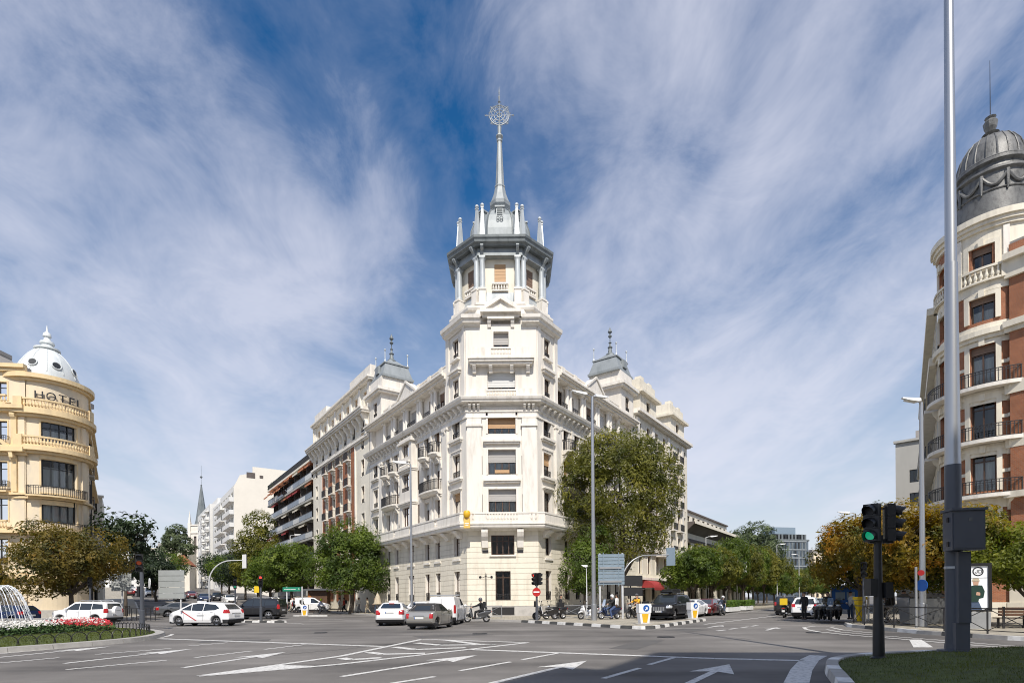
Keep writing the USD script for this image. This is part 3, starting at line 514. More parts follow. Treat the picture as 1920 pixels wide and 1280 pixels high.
for key, fr, k, L in (('L', FL, 1.0, LLEN), ('R', FR_, RLEN/LLEN, RLEN)):
    H = holes[key]; S = lambda t: t*k
    cols = [(1.75, 1.35, 'A'), (5.35, 1.05, 'B'), (7.55, 1.05, 'B'), (11.2, 1.75, 'C'), (14.85, 1.05, 'D'), (17.05, 1.05, 'D'), (20.7, 1.35, 'E')]
    for t, w, bay in cols:
        t = S(t); w = w*(.95 if key == 'R' else 1); gw = {'A': 1.0, 'E': 1.0, 'C': 1.35}.get(bay, .95)
        oriel = bay == 'C'
        H.append(window(CB, fr, t, Z_G[0], gw, Z_G[1], 'frame_brown', 1, .72, rail=.75 if bay != 'C' else .6, depth=.3, curtain=rgen.choice([0, .9], p=[.7, .3])))
        H.append(window(CB, fr, t, Z_M[0], gw, Z_M[1], 'frame_brown', 1, .7, depth=.3))
        mesh(CB, 'sill_ledge', MB(fr).box(t-gw/2-.15, t+gw/2+.15, .055, .16, Z_M[0]-.42, Z_M[0]-.24), 'stone_trim')
        for zi, (z, h) in enumerate((Z2, Z3, Z4)):
            bl = rgen.choice([0, .25, .5, .75], p=[.45, .25, .2, .1]); bm = rgen.choice(['blind_grey', 'blind_brown', 'blind_tan', 'blind_light'])
            kw = dict(depth=.36, blind=bl, bm=bm, curtain=0 if rgen.random() < .6 else .95, mull=2 if bay == 'C' else 1, transom=.74)
            if oriel:
                o2 = frame(np.array(CL if key == 'L' else CR)+(NL if key == 'L' else NR)*.62, UL if key == 'L' else UR, NL if key == 'L' else NR)
                hz = window(CB, o2, t, z+(.55 if zi else .2), w, h-(.55 if zi else .2), rail=.42 if zi == 1 else 0, **kw)
                holes.setdefault('o'+key, []).append(hz)
            else:
                low = bay in 'AE' and zi; zz, hh2 = (z+.3, h-.3) if low else (z-(.25 if zi and bay in 'BD' else 0), h+(.25 if zi and bay in 'BD' else 0))
                H.append(window(CB, fr, t, zz, w, hh2, rail=.55 if low else 0, arch=.14, hood=.26 if bay in 'AE' and zi == 0 else .12, **kw))
                if low: mesh(CB, 'window_ledge', MB(fr).box(t-w/2-.42, t+w/2+.42, .003, .3, zz-.3, zz-.1).box(t-w/2-.34, t+w/2+.34, .004, .2, zz-.44, zz-.3), 'stone_trim')
        if bay in 'BCD': H.append(window(CB, fr, t, Z5[0], w*(1.0 if bay != 'C' else 1.05), Z5[1], depth=.75, mull=1 if bay != 'C' else 2, transom=.7, blind=rgen.choice([0, .4, .7]), bm=rgen.choice(['blind_light', 'blind_brown', 'blind_grey']), rail=.5))
    # paired balconies
    for t0 in (6.45, 15.95):
        tc = S(t0); hw = 1.1*k
        for z, parts in ((Z3[0]-.25, [(tc-hw-.8, tc+hw+.8)]), (Z4[0]-.25, [(tc-hw-.72, tc-hw+.72), (tc+hw-.72, tc+hw+.72)])):
            for a, b in parts:
                n = 12; an = np.linspace(0, 1, n+1); bow = .55+.32*np.sin(an*PI)**.6; xs_ = a+(b-a)*an
                g = MB(fr); v = []
                for i in range(n+1): v += [(xs_[i], .003, z-.16), (xs_[i], bow[i], z-.16), (xs_[i], bow[i], z), (xs_[i], .003, z)]
                g.add(v, [(4*i+q, 4*i+4+q, 4*i+4+(q+1) % 4, 4*i+(q+1) % 4) for i in range(n) for q in range(4)]+[(0, 1, 2, 3), (4*n+3, 4*n+2, 4*n+1, 4*n)])
                v = []
                for i in range(n+1): v += [(xs_[i], .003, z-.42), (xs_[i], bow[i]*.62, z-.36), (xs_[i], bow[i]*.9, z-.162), (xs_[i], .003, z-.162)]
                g.add(v, [(4*i+q, 4*i+4+q, 4*i+4+(q+1) % 4, 4*i+(q+1) % 4) for i in range(n) for q in range(4)]+[(0, 1, 2, 3), (4*n+3, 4*n+2, 4*n+1, 4*n)])
                for x in ((a+.3, b-.3)): bracket(g, x, z-.95, z-.42, .4, .22)
                bp = mesh(CB, 'balcony', g, 'stone_trim')
                r = MB(fr); top = [(xs_[i], bow[i]-.05, z+.95) for i in range(n+1)]; r.tube([(a+.02, .01, z+.95)]+top+[(b-.02, .01, z+.95)], .035, 5); r.tube([(x, y, z+.08) for x, y, _ in top], .022, 4); r.tube([(x, y, z+.75) for x, y, _ in top], .02, 4)
                m_ = int((b-a)/.11)
                for i in range(m_+1):
                    x = a+(b-a)*i/m_; y = np.interp(x, xs_, bow)-.05; r.bar((x, y, z), (x, y, z+.95), .032)
                for x in (a+.02, b-.02):
                    for y in (.14, .28, .42): r.bar((x, y, z), (x, y, z+.95), .032)
                mesh(bp, 'railing', r, 'iron')
        g = MB(fr)   # carved panels and heads between the pair
        for z in (Z3[0], Z4[0]):
            for q in (-hw, hw): g.prism(sg.box(-.42, 0, .42, .34).union(sg.Point(0, .34).buffer(.24)), .003, .14, np.array([[1, 0, 0, tc+q], [0, 0, 1, 0], [0, 1, 0, z+2.55], [0, 0, 0, 1.0]])); 
            for q in (-hw-.78, hw+.78, 0): bracket(g, tc+q, z+1.7, z+2.45, .22, .24)
        mesh(CB, 'carving', g, 'stone_trim')
        p = MB(fr); p.box(tc-.14, tc+.14, .002, .16, 8.2, 17.4); mesh(CB, 'pilaster', p, 'stone_trim')
    # wall below and above
    wl = MB(fr); wl.wall(0, L, .95, 18.2, H, .38); mesh(CB, 'wall', wl, 'stone_white')
    aw = MB(frame((CL if key == 'L' else CR)-(NL if key == 'L' else NR)*.55, UL if key == 'L' else UR, NL if key == 'L' else NR)); aw.wall(3.4, L, 18.2, 22.0, [(h[0], h[1], h[2], h[3]) for h in H if h[2] > 18.5], .2); mesh(CB, 'attic_wall', aw, 'stone_white')
    mesh(CB, 'plinth', MB(fr).box(-.02, L, -.3, .1, 0, .98), 'stone_plinth')
    courses(CB, fr, 0, L, .98, 7.45, .455, H, 'stone_cream')
    # projecting middle bay
    a, b = S(9.75), S(12.65); o2 = frame((CL if key == 'L' else CR)+(NL if key == 'L' else NR)*.62, UL if key == 'L' else UR, NL if key == 'L' else NR)
    ow = MB(o2); ow.wall(a, b, 8.0, 18.0, holes['o'+key], .4); ow.T = fr
    for x in (a, b): ow.add([(x, 0, 8.0), (x, .62, 8.0), (x, .62, 18.0), (x, 0, 18.0)], [(0, 1, 2, 3)])
    mesh(CB, 'oriel', ow, 'stone_white')
    mesh(CB, 'oriel_interior', MB(fr).box(a+.05, b-.05, -.02, .1, 8.1, 17.9), 'room')
    g = MB(fr)
    for z in (11.35, 14.75): g.box(a-.14, b+.14, .003, .86, z, z+.14); g.box(a-.07, b+.07, .004, .76, z-.16, z)
    g.box(a-.2, b+.2, .003, .8, 17.5, 17.72)
    mesh(CB, 'oriel_ledge', g, 'stone_trim')
    balustrade(CB, fr, a+.3, b-.3, 14.9, 15.6, .74)
    # slim side slots of the middle bay
    g = MB(fr)
    for z in (9.2, 12.6, 16.0):
        for x in (a-.35, b+.35): g.box(x-.13, x+.13, -.05, .012, z, z+1.9)
    mesh(CB, 'slot', g, 'frame_brown')
    for t_ in (S(3.55), S(18.85)):
        g = MB(fr); g.box(t_-.42, t_+.42, .002, .22, 8.0, 16.9); g.box(t_-.5, t_+.5, .003, .3, 16.9, 17.15); bracket(g, t_, 16.2, 16.88, .34, .3); mesh(CB, 'pilaster', g, 'stone_trim')
    # brackets under the big cornice and under the first balcony
    g = MB(fr)
    for x in np.arange(.5, L-.2, .86): bracket(g, x, 17.72, 18.2, .56, .26)
    mesh(CB, 'cornice_brackets', g, 'stone_trim')
    for x in np.arange(1.0, L-.3, 2.15*k):
        g = MB(fr); bracket(g, x, 6.9, 7.52, .8, .6); mesh(CB, 'balcony_bracket', g, 'stone_trim')
    # attic colonnade
    for t_ in (3.85, 6.1, 6.75, 9.3, 9.85, 12.55, 13.1, 15.65, 16.3, 18.5):
        g = MB(fr); t_ = S(t_); g.lathe([(.30, 18.78), (.30, 18.95), (.22, 19.02), (.215, 20.2), (.19, 21.3), (.27, 21.4)], (t_, -.26, 0), 12); g.box(t_-.3, t_+.3, -.56, .04, 21.4, 21.62); mesh(CB, 'column', g, 'stone_trim', 40)
    mesh(CB, 'attic_end', MB(fr).box(L-.55, L-.01, -9, -.03, 18.78, 21.62), 'stone_white')
    mesh(CB, 'attic_parapet', MB(fr).box(3.4, L, -.5, -.38, 18.75, 19.15), 'stone_white')
    # gable over the middle bay
    g = MB(fr); g.prism([(S(9.1), 22.1), (S(13.3), 22.1), (S(13.3), 22.35), (S(11.2), 23.75), (S(9.1), 22.35)], -.5, .46, np.array([[1, 0, 0, 0], [0, 0, 1, 0], [0, 1, 0, 0], [0, 0, 0, 1.0]])); mesh(CB, 'pediment', g, 'stone_trim')
    g = MB(fr); g.box(S(9.4), S(13.0), .463, .56, 22.1, 22.3)
    for s in (-1, 1): g.bar((S(11.2)+s*2.1*k, .5, 22.42), (S(11.2), .5, 23.8), .16, .2)
    mesh(CB, 'pediment_moulding', g, 'stone_trim')
    # end pavilion, mansard and finial
    t0, t1 = S(18.9), L-.05; g = MB(fr); g.wall(t0, t1, 22.1, 25.2, [(S(20.7)-.55, S(20.7)+.55, 22.9, 24.5)], .3)
    for x in (t0, t1): g.add([(x, 0, 22.1), (x, -4.2, 22.1), (x, -4.2, 25.2), (x, 0, 25.2)], [(0, 1, 2, 3)])
    g.add([(t0, -4.2, 22.1), (t1, -4.2, 22.1), (t1, -4.2, 25.2), (t0, -4.2, 25.2)], [(3, 2, 1, 0)]); mesh(CB, 'pavilion', g, 'stone_white')
    window(CB, fr, S(20.7), 22.9, 1.1, 1.6, rail=.4); mesh(CB, 'pavilion_interior', MB(fr).box(t0+.4, t1-.4, -3.8, -.5, 22.2, 25.0), 'room')
    g = MB(fr); g.box(t0-.45, t1+.3, -4.5, .45, 25.2, 25.42); g.box(t0-.6, t1+.4, -4.65, .6, 25.42, 25.75); g.box(t0+.1, t1-.1, -4.0, -.12, 25.75, 27.2); mesh(CB, 'pavilion_cornice', g, 'stone_trim')
    tc, R2 = (t0+t1)/2, 1.95; g = MB(fr)
    g.hexa([(tc-R2, -4.05, 27.2), (tc+R2, -4.05, 27.2), (tc+R2, -.15, 27.2), (tc-R2, -.15, 27.2), (tc-R2, -4.05, 27.45), (tc+R2, -4.05, 27.45), (tc+R2, -.15, 27.45), (tc-R2, -.15, 27.45)])
    g.hexa([(tc-1.85, -3.95, 27.45), (tc+1.85, -3.95, 27.45), (tc+1.85, -.25, 27.45), (tc-1.85, -.25, 27.45), (tc-1.45, -3.5, 28.9), (tc+1.45, -3.5, 28.9), (tc+1.45, -.7, 28.9), (tc-1.45, -.7, 28.9)])
    g.box(tc-1.55, tc+1.55, -3.65, -.55, 28.9, 29.05); g.hexa([(tc-1.3, -3.4, 29.05), (tc+1.3, -3.4, 29.05), (tc+1.3, -.8, 29.05), (tc-1.3, -.8, 29.05), (tc-.45, -2.55, 29.8), (tc+.45, -2.55, 29.8), (tc+.45, -1.65, 29.8), (tc-.45, -1.65, 29.8)])
    g.box(tc-.45, tc+.45, -.5, -.2, 27.9, 28.75)
    mp_ = mesh(CB, 'mansard_roof', g, 'lead')
    g = MB(fr); g.lathe([(.55, 29.8), (.5, 29.95), (.28, 30.1), (.2, 30.6), (.3, 30.75), (.14, 30.9), (.1, 31.2), (.2, 31.3), (.06, 31.4), (.04, 31.8), (.24, 32.05), (.05, 32.3), (.26, 32.55), (.02, 33.1), (0, 33.2)], (tc, -2.1, 0), 8); mesh(mp_, 'finial', g, 'lead_dark', 40)
    g = MB(fr)
    for x, y in ((tc-1.4, -.7), (tc+1.4, -.7), (tc-1.4, -3.5), (tc+1.4, -3.5)): g.lathe([(.12, 29.05), (.06, 29.3), (.045, 30.2), (.11, 30.35), (.11, 30.45), (0, 30.55)], (x, y, 0), 6)
    mesh(mp_, 'pinnacle', g, 'lead_light')
# narrow front
H = holes['F']
H.append(window(CB, FF, 0, 1.5, 1.3, 2.5, 'frame_brown', 1, .78, rail=.55, depth=.3)); H.append(window(CB, FF, 0, 5.4, 2.0, 1.7, 'frame_brown', 3, .7, depth=.3, sill=.2))
for z, h, bl, bm in ((9.0, 2.05, .5, 'blind_grey'), (12.3, 2.15, .5, 'blind_grey'), (15.8, 2.05, .74, 'blind_tan')):
    H.append(window(CB, FF, 0, z, 2.38, h, 'frame_brown', 3, 0, depth=.4, blind=bl, bm=bm, curtain=.5, arch=.16))
H.append(window(CB, FF, 0, 19.6, 2.38, 1.55, 'frame_brown', 3, 0, depth=.4, blind=.82, bm='blind_light')); H.append(window(CB, FF, 0, 23.05, 1.3, 1.5, 'frame_brown', 1, 0, depth=.4, blind=.66, bm='blind_grey', arch=.12))
for z in (11.6, 14.95):
    mesh(CB, 'window_ledge', MB(FF).box(-1.6, 1.6, .003, .36, z+.1, z+.28).box(-1.5, 1.5, .004, .24, z-.06, z+.1), 'stone_trim')
mesh(CB, 'flower_box', MB(FF).box(-.62, .62, -.15, .06, 12.42, 12.68), 'blind_tan', label='orange tan box on the sill of the middle window')
mesh(CB, 'window_railing', MB(FF).box(-1.15, 1.15, -.1, -.06, 16.2, 16.24).box(-1.15, 1.15, -.1, -.06, 15.95, 15.98), 'iron')
wl = MB(FF); wl.wall(-3.045, 3.045, .95, 25.2, H, .42); mesh(CB, 'wall', wl, 'stone_white')
mesh(CB, 'plinth', MB(FF).box(-3.06, 3.06, -.3, .1, 0, .98), 'stone_plinth'); courses(CB, FF, -3.045, 3.045, .98, 7.45, .455, H, 'stone_cream')
mesh(CB, 'basement_grille', MB(FF).box(-.95, .95, .1, .14, .25, .9), 'iron')
g = MB(FF)
for s in (-1, 1):
    for z in (9.0, 12.3, 15.6): g.box(s*1.75-.06, s*1.75+.06, -.02, .012, z, z+1.6)
mesh(CB, 'slot', g, 'frame_brown')
for s in (-1, 1):
    g = MB(FF); bracket(g, s*1.52, 6.0, 7.5, .85, .55); mesh(CB, 'balcony_bracket', g, 'stone_trim')
    mesh(CB, 'street_plate', MB(FF).box(s*1.5-.26, s*1.5+.26, .052, .075, 5.55, 5.78), 'car_dark')
    g = MB(FF); g.box(s*2.35-.62, s*2.35+.62, .002, .14, 8.0, 17.1); g.box(s*2.35-.72, s*2.35+.72, .003, .24, 16.4, 16.6); mesh(CB, 'pilaster', g, 'stone_trim')
g = MB(FF)
for x in (-2.72, -2.35, -1.98, 1.98, 2.35, 2.72): bracket(g, x, 17.78, 18.2, .52, .2)
mesh(CB, 'cornice_brackets', g, 'stone_trim')
# bands that run round all three sides
PB = [(0, 7.45), (.18, 7.45), (.3, 7.56), (.95, 7.6), (1.02, 7.72), (1.02, 7.86), (1.1, 7.9), (1.1, 8.02), (0, 8.02)]
mesh(CB, 'balcony_slab', MB().mold(PATH, PB), 'stone_trim')
mesh(CB, 'parapet', MB().mold(PATH, [(.86, 8.02), (1.0, 8.02), (1.0, 8.16), (.86, 8.16)]).mold(PATH, [(.84, 8.78), (1.04, 8.78), (1.04, 8.92), (.84, 8.92)]), 'stone_trim')
def parapet(fr, t0, t1, solid, z0=8.16, z1=8.78, d=.93):
    g = MB(fr); e = t0; rest = []
    for a, b in solid: g.box(a, b, d-.09, d+.07, z0, z1); rest.append((e, a)); e = b
    rest.append((e, t1)); mesh(CB, 'parapet_panel', g, 'stone_trim')
    g = MB(fr)
    for a, b in rest:
        n = int((b-a)/.24); 
        for i in range(n): g.lathe([(r, z0+z*(z1-z0)) for r, z in BAL], (a+(i+.5)*(b-a)/n, d, 0), 6)
    if g.v: mesh(CB, 'baluster_row', g, 'stone_trim', 40)
parapet(FF, -3.6, 3.6, [(-3.6, -3.0), (-2.3, -1.35), (1.35, 2.3), (3.0, 3.6)])
for fr, L in ((FL, LLEN), (FR_, RLEN)): parapet(fr, 0, L, [(-.35, 3.6), (4.2, 9.2), (9.6, 13.0), (13.4, 18.4), (18.8, L)])
PC = [(0, 18.2), (.12, 18.2), (.2, 18.32), (.62, 18.36), (.66, 18.5), (.74, 18.56), (.8, 18.74), (.8, 18.78), (0, 18.78)]
mesh(CB, 'main_cornice', MB().mold(PATH, PC), 'stone_trim')
mesh(CB, 'frieze', MB().mold(PATH, [(.002, 17.15), (.1, 17.15), (.1, 17.3), (.05, 17.35), (.05, 17.6), (.14, 17.66), (.14, 17.78), (.002, 17.78)]), 'stone_trim')
for fr, t0, L, a in ((FL, 3.4, LLEN, CL), (FR_, 3.4, RLEN, CR)):
    g = MB(fr); g.box(t0, L+.3, -.6, .28, 21.62, 21.85); g.box(t0, L+.4, -.6, .5, 21.85, 21.98); g.box(t0, L+.5, -.6, .62, 21.98, 22.16); mesh(CB, 'attic_cornice', g, 'stone_trim')
    g = MB(fr); g.box(t0, L*.83, -.4, -.22, 22.16, 23.0); g.box(t0, L*.83, -.44, -.18, 23.0, 23.12)
    for x in np.arange(t0+1.5, L*.8, 2.4): g.box(x-.3, x+.3, -.46, -.14, 22.16, 23.18)
    mesh(CB, 'roof_parapet', g, 'stone_white')
mesh(CB, 'roof', MB().prism(sg.Polygon([tuple(a) for a in ins(PATH, .5)]), 21.65, 22.0), 'roof_deck')
# tower body
W1 = 3.4; TP = [CL+UL*W1, CL, CR, CR+UR*W1]; B1, B2 = CR+UR*W1-NR*5.2, CL+UL*W1-NL*5.2
g = MB()
for fr, hz in ((FL, 'L'), (FR_, 'R')):
    q = [(1.7-.5, 1.7+.5, 19.4, 21.0), (1.7-.5, 1.7+.5, 22.9, 24.5)]; w2 = MB(fr); w2.wall(0, W1, 18.2, 25.2, q, .35); w2.add([(W1, 0, 18.2), (W1, -4, 18.2), (W1, -4, 25.2), (W1, 0, 25.2)], [(0, 1, 2, 3)]); mesh(CB, 'tower_wall', w2, 'stone_white')
    for z in (19.4, 22.9):
        window(CB, fr, 1.7, z, 1.0, 1.6, rail=.4, arch=.12, blind=.0); mesh(CB, 'window_ledge', MB(fr).box(1.0, 2.4, .003, .26, z-.32, z-.14), 'stone_trim')
    mesh(CB, 'window_ledge', MB(fr).box(.75, 2.65, .003, .4, 21.55, 21.75).box(.85, 2.55, .004, .28, 21.35, 21.55), 'stone_trim')
    p = MB(fr); p.box(2.85, 3.38, .002, .12, 18.8, 25.15); p.box(.1, .55, .002, .10, 18.8, 25.15); mesh(CB, 'pilaster', p, 'stone_trim')
mesh(CB, 'tower_interior', MB().prism(sg.Polygon([tuple(CL+UL*2.9-NL*.9), tuple(CL+[.8, .9]), tuple(CR+[-.8, .9]), tuple(CR+UR*2.9-NR*.9)]), 18.3, 25.0), 'room')
mesh(CB, 'tower_back', MB().prism(sg.Polygon([tuple(a) for a in (CL+UL*W1-NL*.1, CR+UR*W1-NR*.1, B1, B2)]).buffer(0), 22.0, 25.2), 'stone_white')
# front balconies of the tower
g = MB(FF); g.box(-2.75, 2.75, .003, .75, 21.75, 21.95); g.box(-2.65, 2.65, .004, .6, 21.55, 21.75); g.box(-2.82, 2.82, .005, .85, 21.95, 22.12)
for x in (-2.3, -.9, .9, 2.3): bracket(g, x, 20.95, 21.54, .55, .3)
bb = mesh(CB, 'balcony', g, 'stone_trim'); g = MB(FF)
for s in (-1, 1): g.box(s*1.7-.85, s*1.7+.85, .5, .68, 22.12, 22.95)
mesh(bb, 'panel', g, 'stone_trim'); balustrade(bb, FF, -.85, .85, 22.12, 22.95, .6)
g = MB(FF)
for s in (-1, 1): g.box(s*1.95-.7, s*1.95+.7, .3, .5, 18.78, 19.5)
mesh(CB, 'parapet_panel', g, 'stone_trim'); balustrade(CB, FF, -1.25, 1.25, 18.78, 19.45, .4)
# broken upper cornice, attic and pediment
PU = [(0, 25.0), (.1, 25.0), (.18, 25.12), (.42, 25.2), (.46, 25.4), (.62, 25.5), (.66, 25.78), (0, 25.78)]
mesh(CB, 'upper_cornice', MB().mold([CL+UL*W1, CL, CL+np.array([1.25, 0])], PU).mold([CR-np.array([1.25, 0]), CR, CR+UR*W1], PU), 'stone_trim')
g = MB(FF)
for s in (-1, 1): bracket(g, s*1.0, 24.9, 25.5, .3, .3)
g.box(-1.15, 1.15, .003, .4, 25.5, 25.68); mesh(CB, 'pediment_shelf', g, 'stone_trim')
AT = [CL+UL*W1*.93-NL*.45, CL+np.array([.32, .45]), CR+np.array([-.32, .45]), CR+UR*W1*.93-NR*.45]
g = MB(); g.prism(sg.Polygon([tuple(a) for a in AT]+[(AT[3][0]-2.6, 56.5), (AT[0][0]+2.6, 56.5)]), 25.2, 26.75); g.mold(AT, [(0, 26.5), (.2, 26.58), (.28, 26.75), (.28, 26.92), (-1.5, 26.92), (-1.5, 26.5)]); mesh(CB, 'attic_block', g, 'stone_trim')
g = MB(FF); pz = np.array([[1, 0, 0, 0], [0, 0, 1, 0], [0, 1, 0, 0], [0, 0, 0, 1.0]])
g.prism(sg.Polygon([(-1.75, 26.0), (1.75, 26.0), (1.75, 26.3), (0, 27.45), (-1.75, 26.3)], [[(-1.3, 26.28), (0, 27.1), (1.3, 26.28)]]), -.5, .6, pz); g.prism([(-1.5, 26.1), (1.5, 26.1), (0, 27.3)], -.5, .35, pz); mesh(CB, 'pediment', g, 'stone_trim')
mesh(CB, 'pediment_wall', MB(FF).box(-1.6, 1.6, -.44, .18, 25.72, 26.02), 'stone_trim')
# lantern
OC = np.array([-.8, 52.3]); o8 = PI/8
KO = .47
def octa(ap): return [(OC[0]+x*ap, OC[1]+y*ap) for x, y in ((1, KO), (KO, 1), (-KO, 1), (-1, KO), (-1, -KO), (-KO, -1), (KO, -1), (1, -KO))]
def face(i, ap):      # (frame, half width) of one of the eight sides; 0 looks at the square, then counterclockwise
    a = -PI/2+i*PI/4; n = np.array([math.cos(a), math.sin(a)]); u = np.array([-n[1], n[0]]); dd, hw = (ap, KO*ap) if i % 2 == 0 else (ap*(1+KO)/math.sqrt(2), ap*(1-KO)/math.sqrt(2))
    return frame(OC+n*dd, u, n), hw
mesh(CB, 'lantern_base', MB().prism(octa(4.35), 26.0, 27.2).mold(octa(4.35), [(0, 26.9), (.12, 27.0), (.12, 27.2), (-.6, 27.2), (-.6, 26.9)], closed=True), 'stone_trim')
mesh(CB, 'lantern_skirt', MB().prism(octa(3.62), 27.2, 28.45), 'lead_light')
mesh(CB, 'lantern_core', MB().prism(octa(2.9), 27.2, 32), 'room')
PED = MB()
for i in range(8):
    fo, hw = face(i, 3.5); hz = [(-.5, .5, 29.35, 31.0)]; w2 = MB(fo); w2.wall(-hw, hw, 27.2, 32.0, hz, .2); mesh(CB, 'lantern_wall', w2, 'cream_wall')
    window(CB, fo, 0, 29.35, 1.0, 1.65, depth=.15, blind=1.0 if i in (0, 1, 7) else .6, bm='blind_brown' if i else 'blind_tan'); balustrade(CB, fo, -.72, .72, 28.55, 29.3, .16)
    fo2, hw2 = face(i, 3.92); fo3, hw3 = face(i, 3.80)
    for s in (-1, 1):
        x = s*(hw2-.30); g = MB(fo2); g.lathe([(.32, 28.55), (.32, 28.72), (.25, 28.8), (.255, 30.0), (.22, 31.05), (.28, 31.15), (.30, 31.25)], (x, 0, 0), 12); g.box(x-.27, x+.27, -.27, .27, 31.25, 31.42); mesh(CB, 'column', g, 'lead_light', 40)
        g = MB(fo2); g.box(x-.31, x+.31, -.5, .36, 27.2, 28.4); g.box(x-.34, x+.34, -.5, .42, 28.4, 28.55); mesh(CB, 'pedestal', g, 'stone_trim')
        g = MB(fo2); bracket(g, x, 31.45, 32.1, .75, .26); mesh(CB, 'eave_bracket', g, 'lead')
        x3 = s*(hw3-.28); g = MB(fo3); g.box(x3-.28, x3+.28, -.28, .28, 32.7, 33.25); g.lathe([(.33, 33.2), (.28, 33.8), (.13, 35.7), (.18, 35.75), (.18, 35.85)], (x3, 0, 0), 4, off=PI/4); g.sphere((x3, 0, 36.0), (.17,)*3, 2); mesh(CB, 'obelisk', g, 'lead_light')
mesh(CB, 'entablature', MB().mold(octa(3.95), [(-.9, 31.42), (.18, 31.42), (.18, 31.7), (.1, 31.72), (.1, 32.1), (-.9, 32.1)], closed=True), 'lead')
mesh(CB, 'eave', MB().mold(octa(3.95), [(-1.2, 32.1), (.45, 32.1), (.5, 32.2), (.72, 32.3), (.76, 32.5), (.86, 32.6), (.88, 32.8), (.7, 32.84), (-1.2, 32.95)], closed=True), 'lead_dark')
mesh(CB, 'lantern_roof', MB().prism(octa(4.3), 32.5, 32.83), 'lead')
DP = [(3.15, 32.8), (3.1, 33.2), (2.98, 33.3), (2.95, 34.8), (2.86, 35.5), (2.62, 36.15), (2.2, 36.75), (1.7, 37.15), (1.25, 37.35), (1.2, 37.4), (1.2, 37.62), (.8, 37.75), (.72, 38.1), (1.0, 38.35), (1.04, 38.65), (.92, 38.75), (.64, 39.5), (.48, 40.2), (.52, 40.25), (.52, 40.35), (.44, 40.45)]
dm_ = mesh(CB, 'dome', MB().lathe(DP, (*OC, 0), 8, off=o8), 'lead'); g = MB()
for i in range(8):
    a = o8+i*PI/4; g.tube([(OC[0]+(r+.02)*math.cos(a), OC[1]+(r+.02)*math.sin(a), z) for r, z in DP[2:9]], .07, 5)
mesh(dm_, 'rib', g, 'lead_dark')
for i in range(0, 8):
    fo, hw = face(i, 2.42); g = MB(fo); g.box(-.34, .34, -.7, .06, 36.0, 36.75); g.box(-.44, .44, -.7, .14, 36.75, 36.88); mesh(CB, 'dormer', g, 'lead'); g = MB(fo)
    for k in range(4): g.box(-.24, .24, .06, .10, 36.08+.16*k, 36.17+.16*k)
    mesh(CB, 'dome_louvre', g, 'lead_dark'); fo, hw = face(i, 2.72); g = MB(fo); g.ring((-.16, .06, 35.6), .13, .04, (0, 1, 0), 10, 5); g.ring((.16, .06, 35.6), .13, .04, (0, 1, 0), 10, 5); mesh(CB, 'scroll', g, 'lead_dark')
sp = mesh(CB, 'spire', MB().lathe([(.44, 40.4), (.22, 44.6), (.28, 44.65), (.28, 44.8), (.2, 44.85), (.34, 45.1), (.3, 45.25), (.17, 45.35), (.19, 46.0), (.1, 46.15)], (*OC, 0), 8, off=o8), 'lead')
g = MB(); c = np.array([OC[0], OC[1], 47.15])
for R, r in ((.92, .05), (.76, .03), (.5, .04), (.2, .05)): g.ring(c, R, r, (0, 1, 0), 28, 5)
for i in range(8):
    a = i*PI/4; d = np.array([math.cos(a), 0, math.sin(a)]); R = 1.34 if i % 2 == 0 else 1.12
    g.bar(c+d*.2, c+d*R, .034); g.ring(c+d*(R-.05), .085, .022, (0, 1, 0), 10, 4)
    for s in (-.17, .17): d2 = np.array([math.cos(a+s), 0, math.sin(a+s)]); g.ring(c+d2*1.0, .085, .018, (0, 1, 0), 8, 4)
    e = a+o8; q = np.array([math.cos(e), 0, math.sin(e)]); g.bar(c+d*.56, c+q*.9, .022); g.bar(c+np.array([math.cos(a+2*o8), 0, math.sin(a+2*o8)])*.56, c+q*.9, .022)
mesh(sp, 'compass_ornament', g, 'lead', 40)
mesh(sp, 'spike', MB().lathe([(.05, 46.1), (.05, 48.3), (.14, 48.4), (.04, 48.5), (.1, 48.9), (.03, 49.0), (.06, 49.3), (0, 49.9)], (*OC, 0), 8), 'lead')
# yellow barrel-shaped thing hanging on the balcony
yb = thing('hanging_sign', 'yellow barrel shaped sign with pale lettered lower tag hanging on the first balcony', 'sign', (-3.9, 46.35, 7.5))
FY = frame((-3.72, 46.5), (1, 0), (0, -1)); g = MB(); g.lathe([(.2, 8.42), (.28, 8.55), (.3, 8.72), (.28, 8.9), (.2, 9.0)], (-3.72, 46.4, 0), 12); mesh(yb, 'barrel', g, 'yellow', 40); mesh(yb, 'tag', MB(FY).box(-.26, .26, .0, .16, 7.55, 8.38), 'sign_yellow'); mesh(yb, 'lettering', MB(FY).box(-.17, .17, .162, .166, 7.9, 7.98).box(-.12, .12, .162, .166, 7.75, 7.81), 'sign_white')
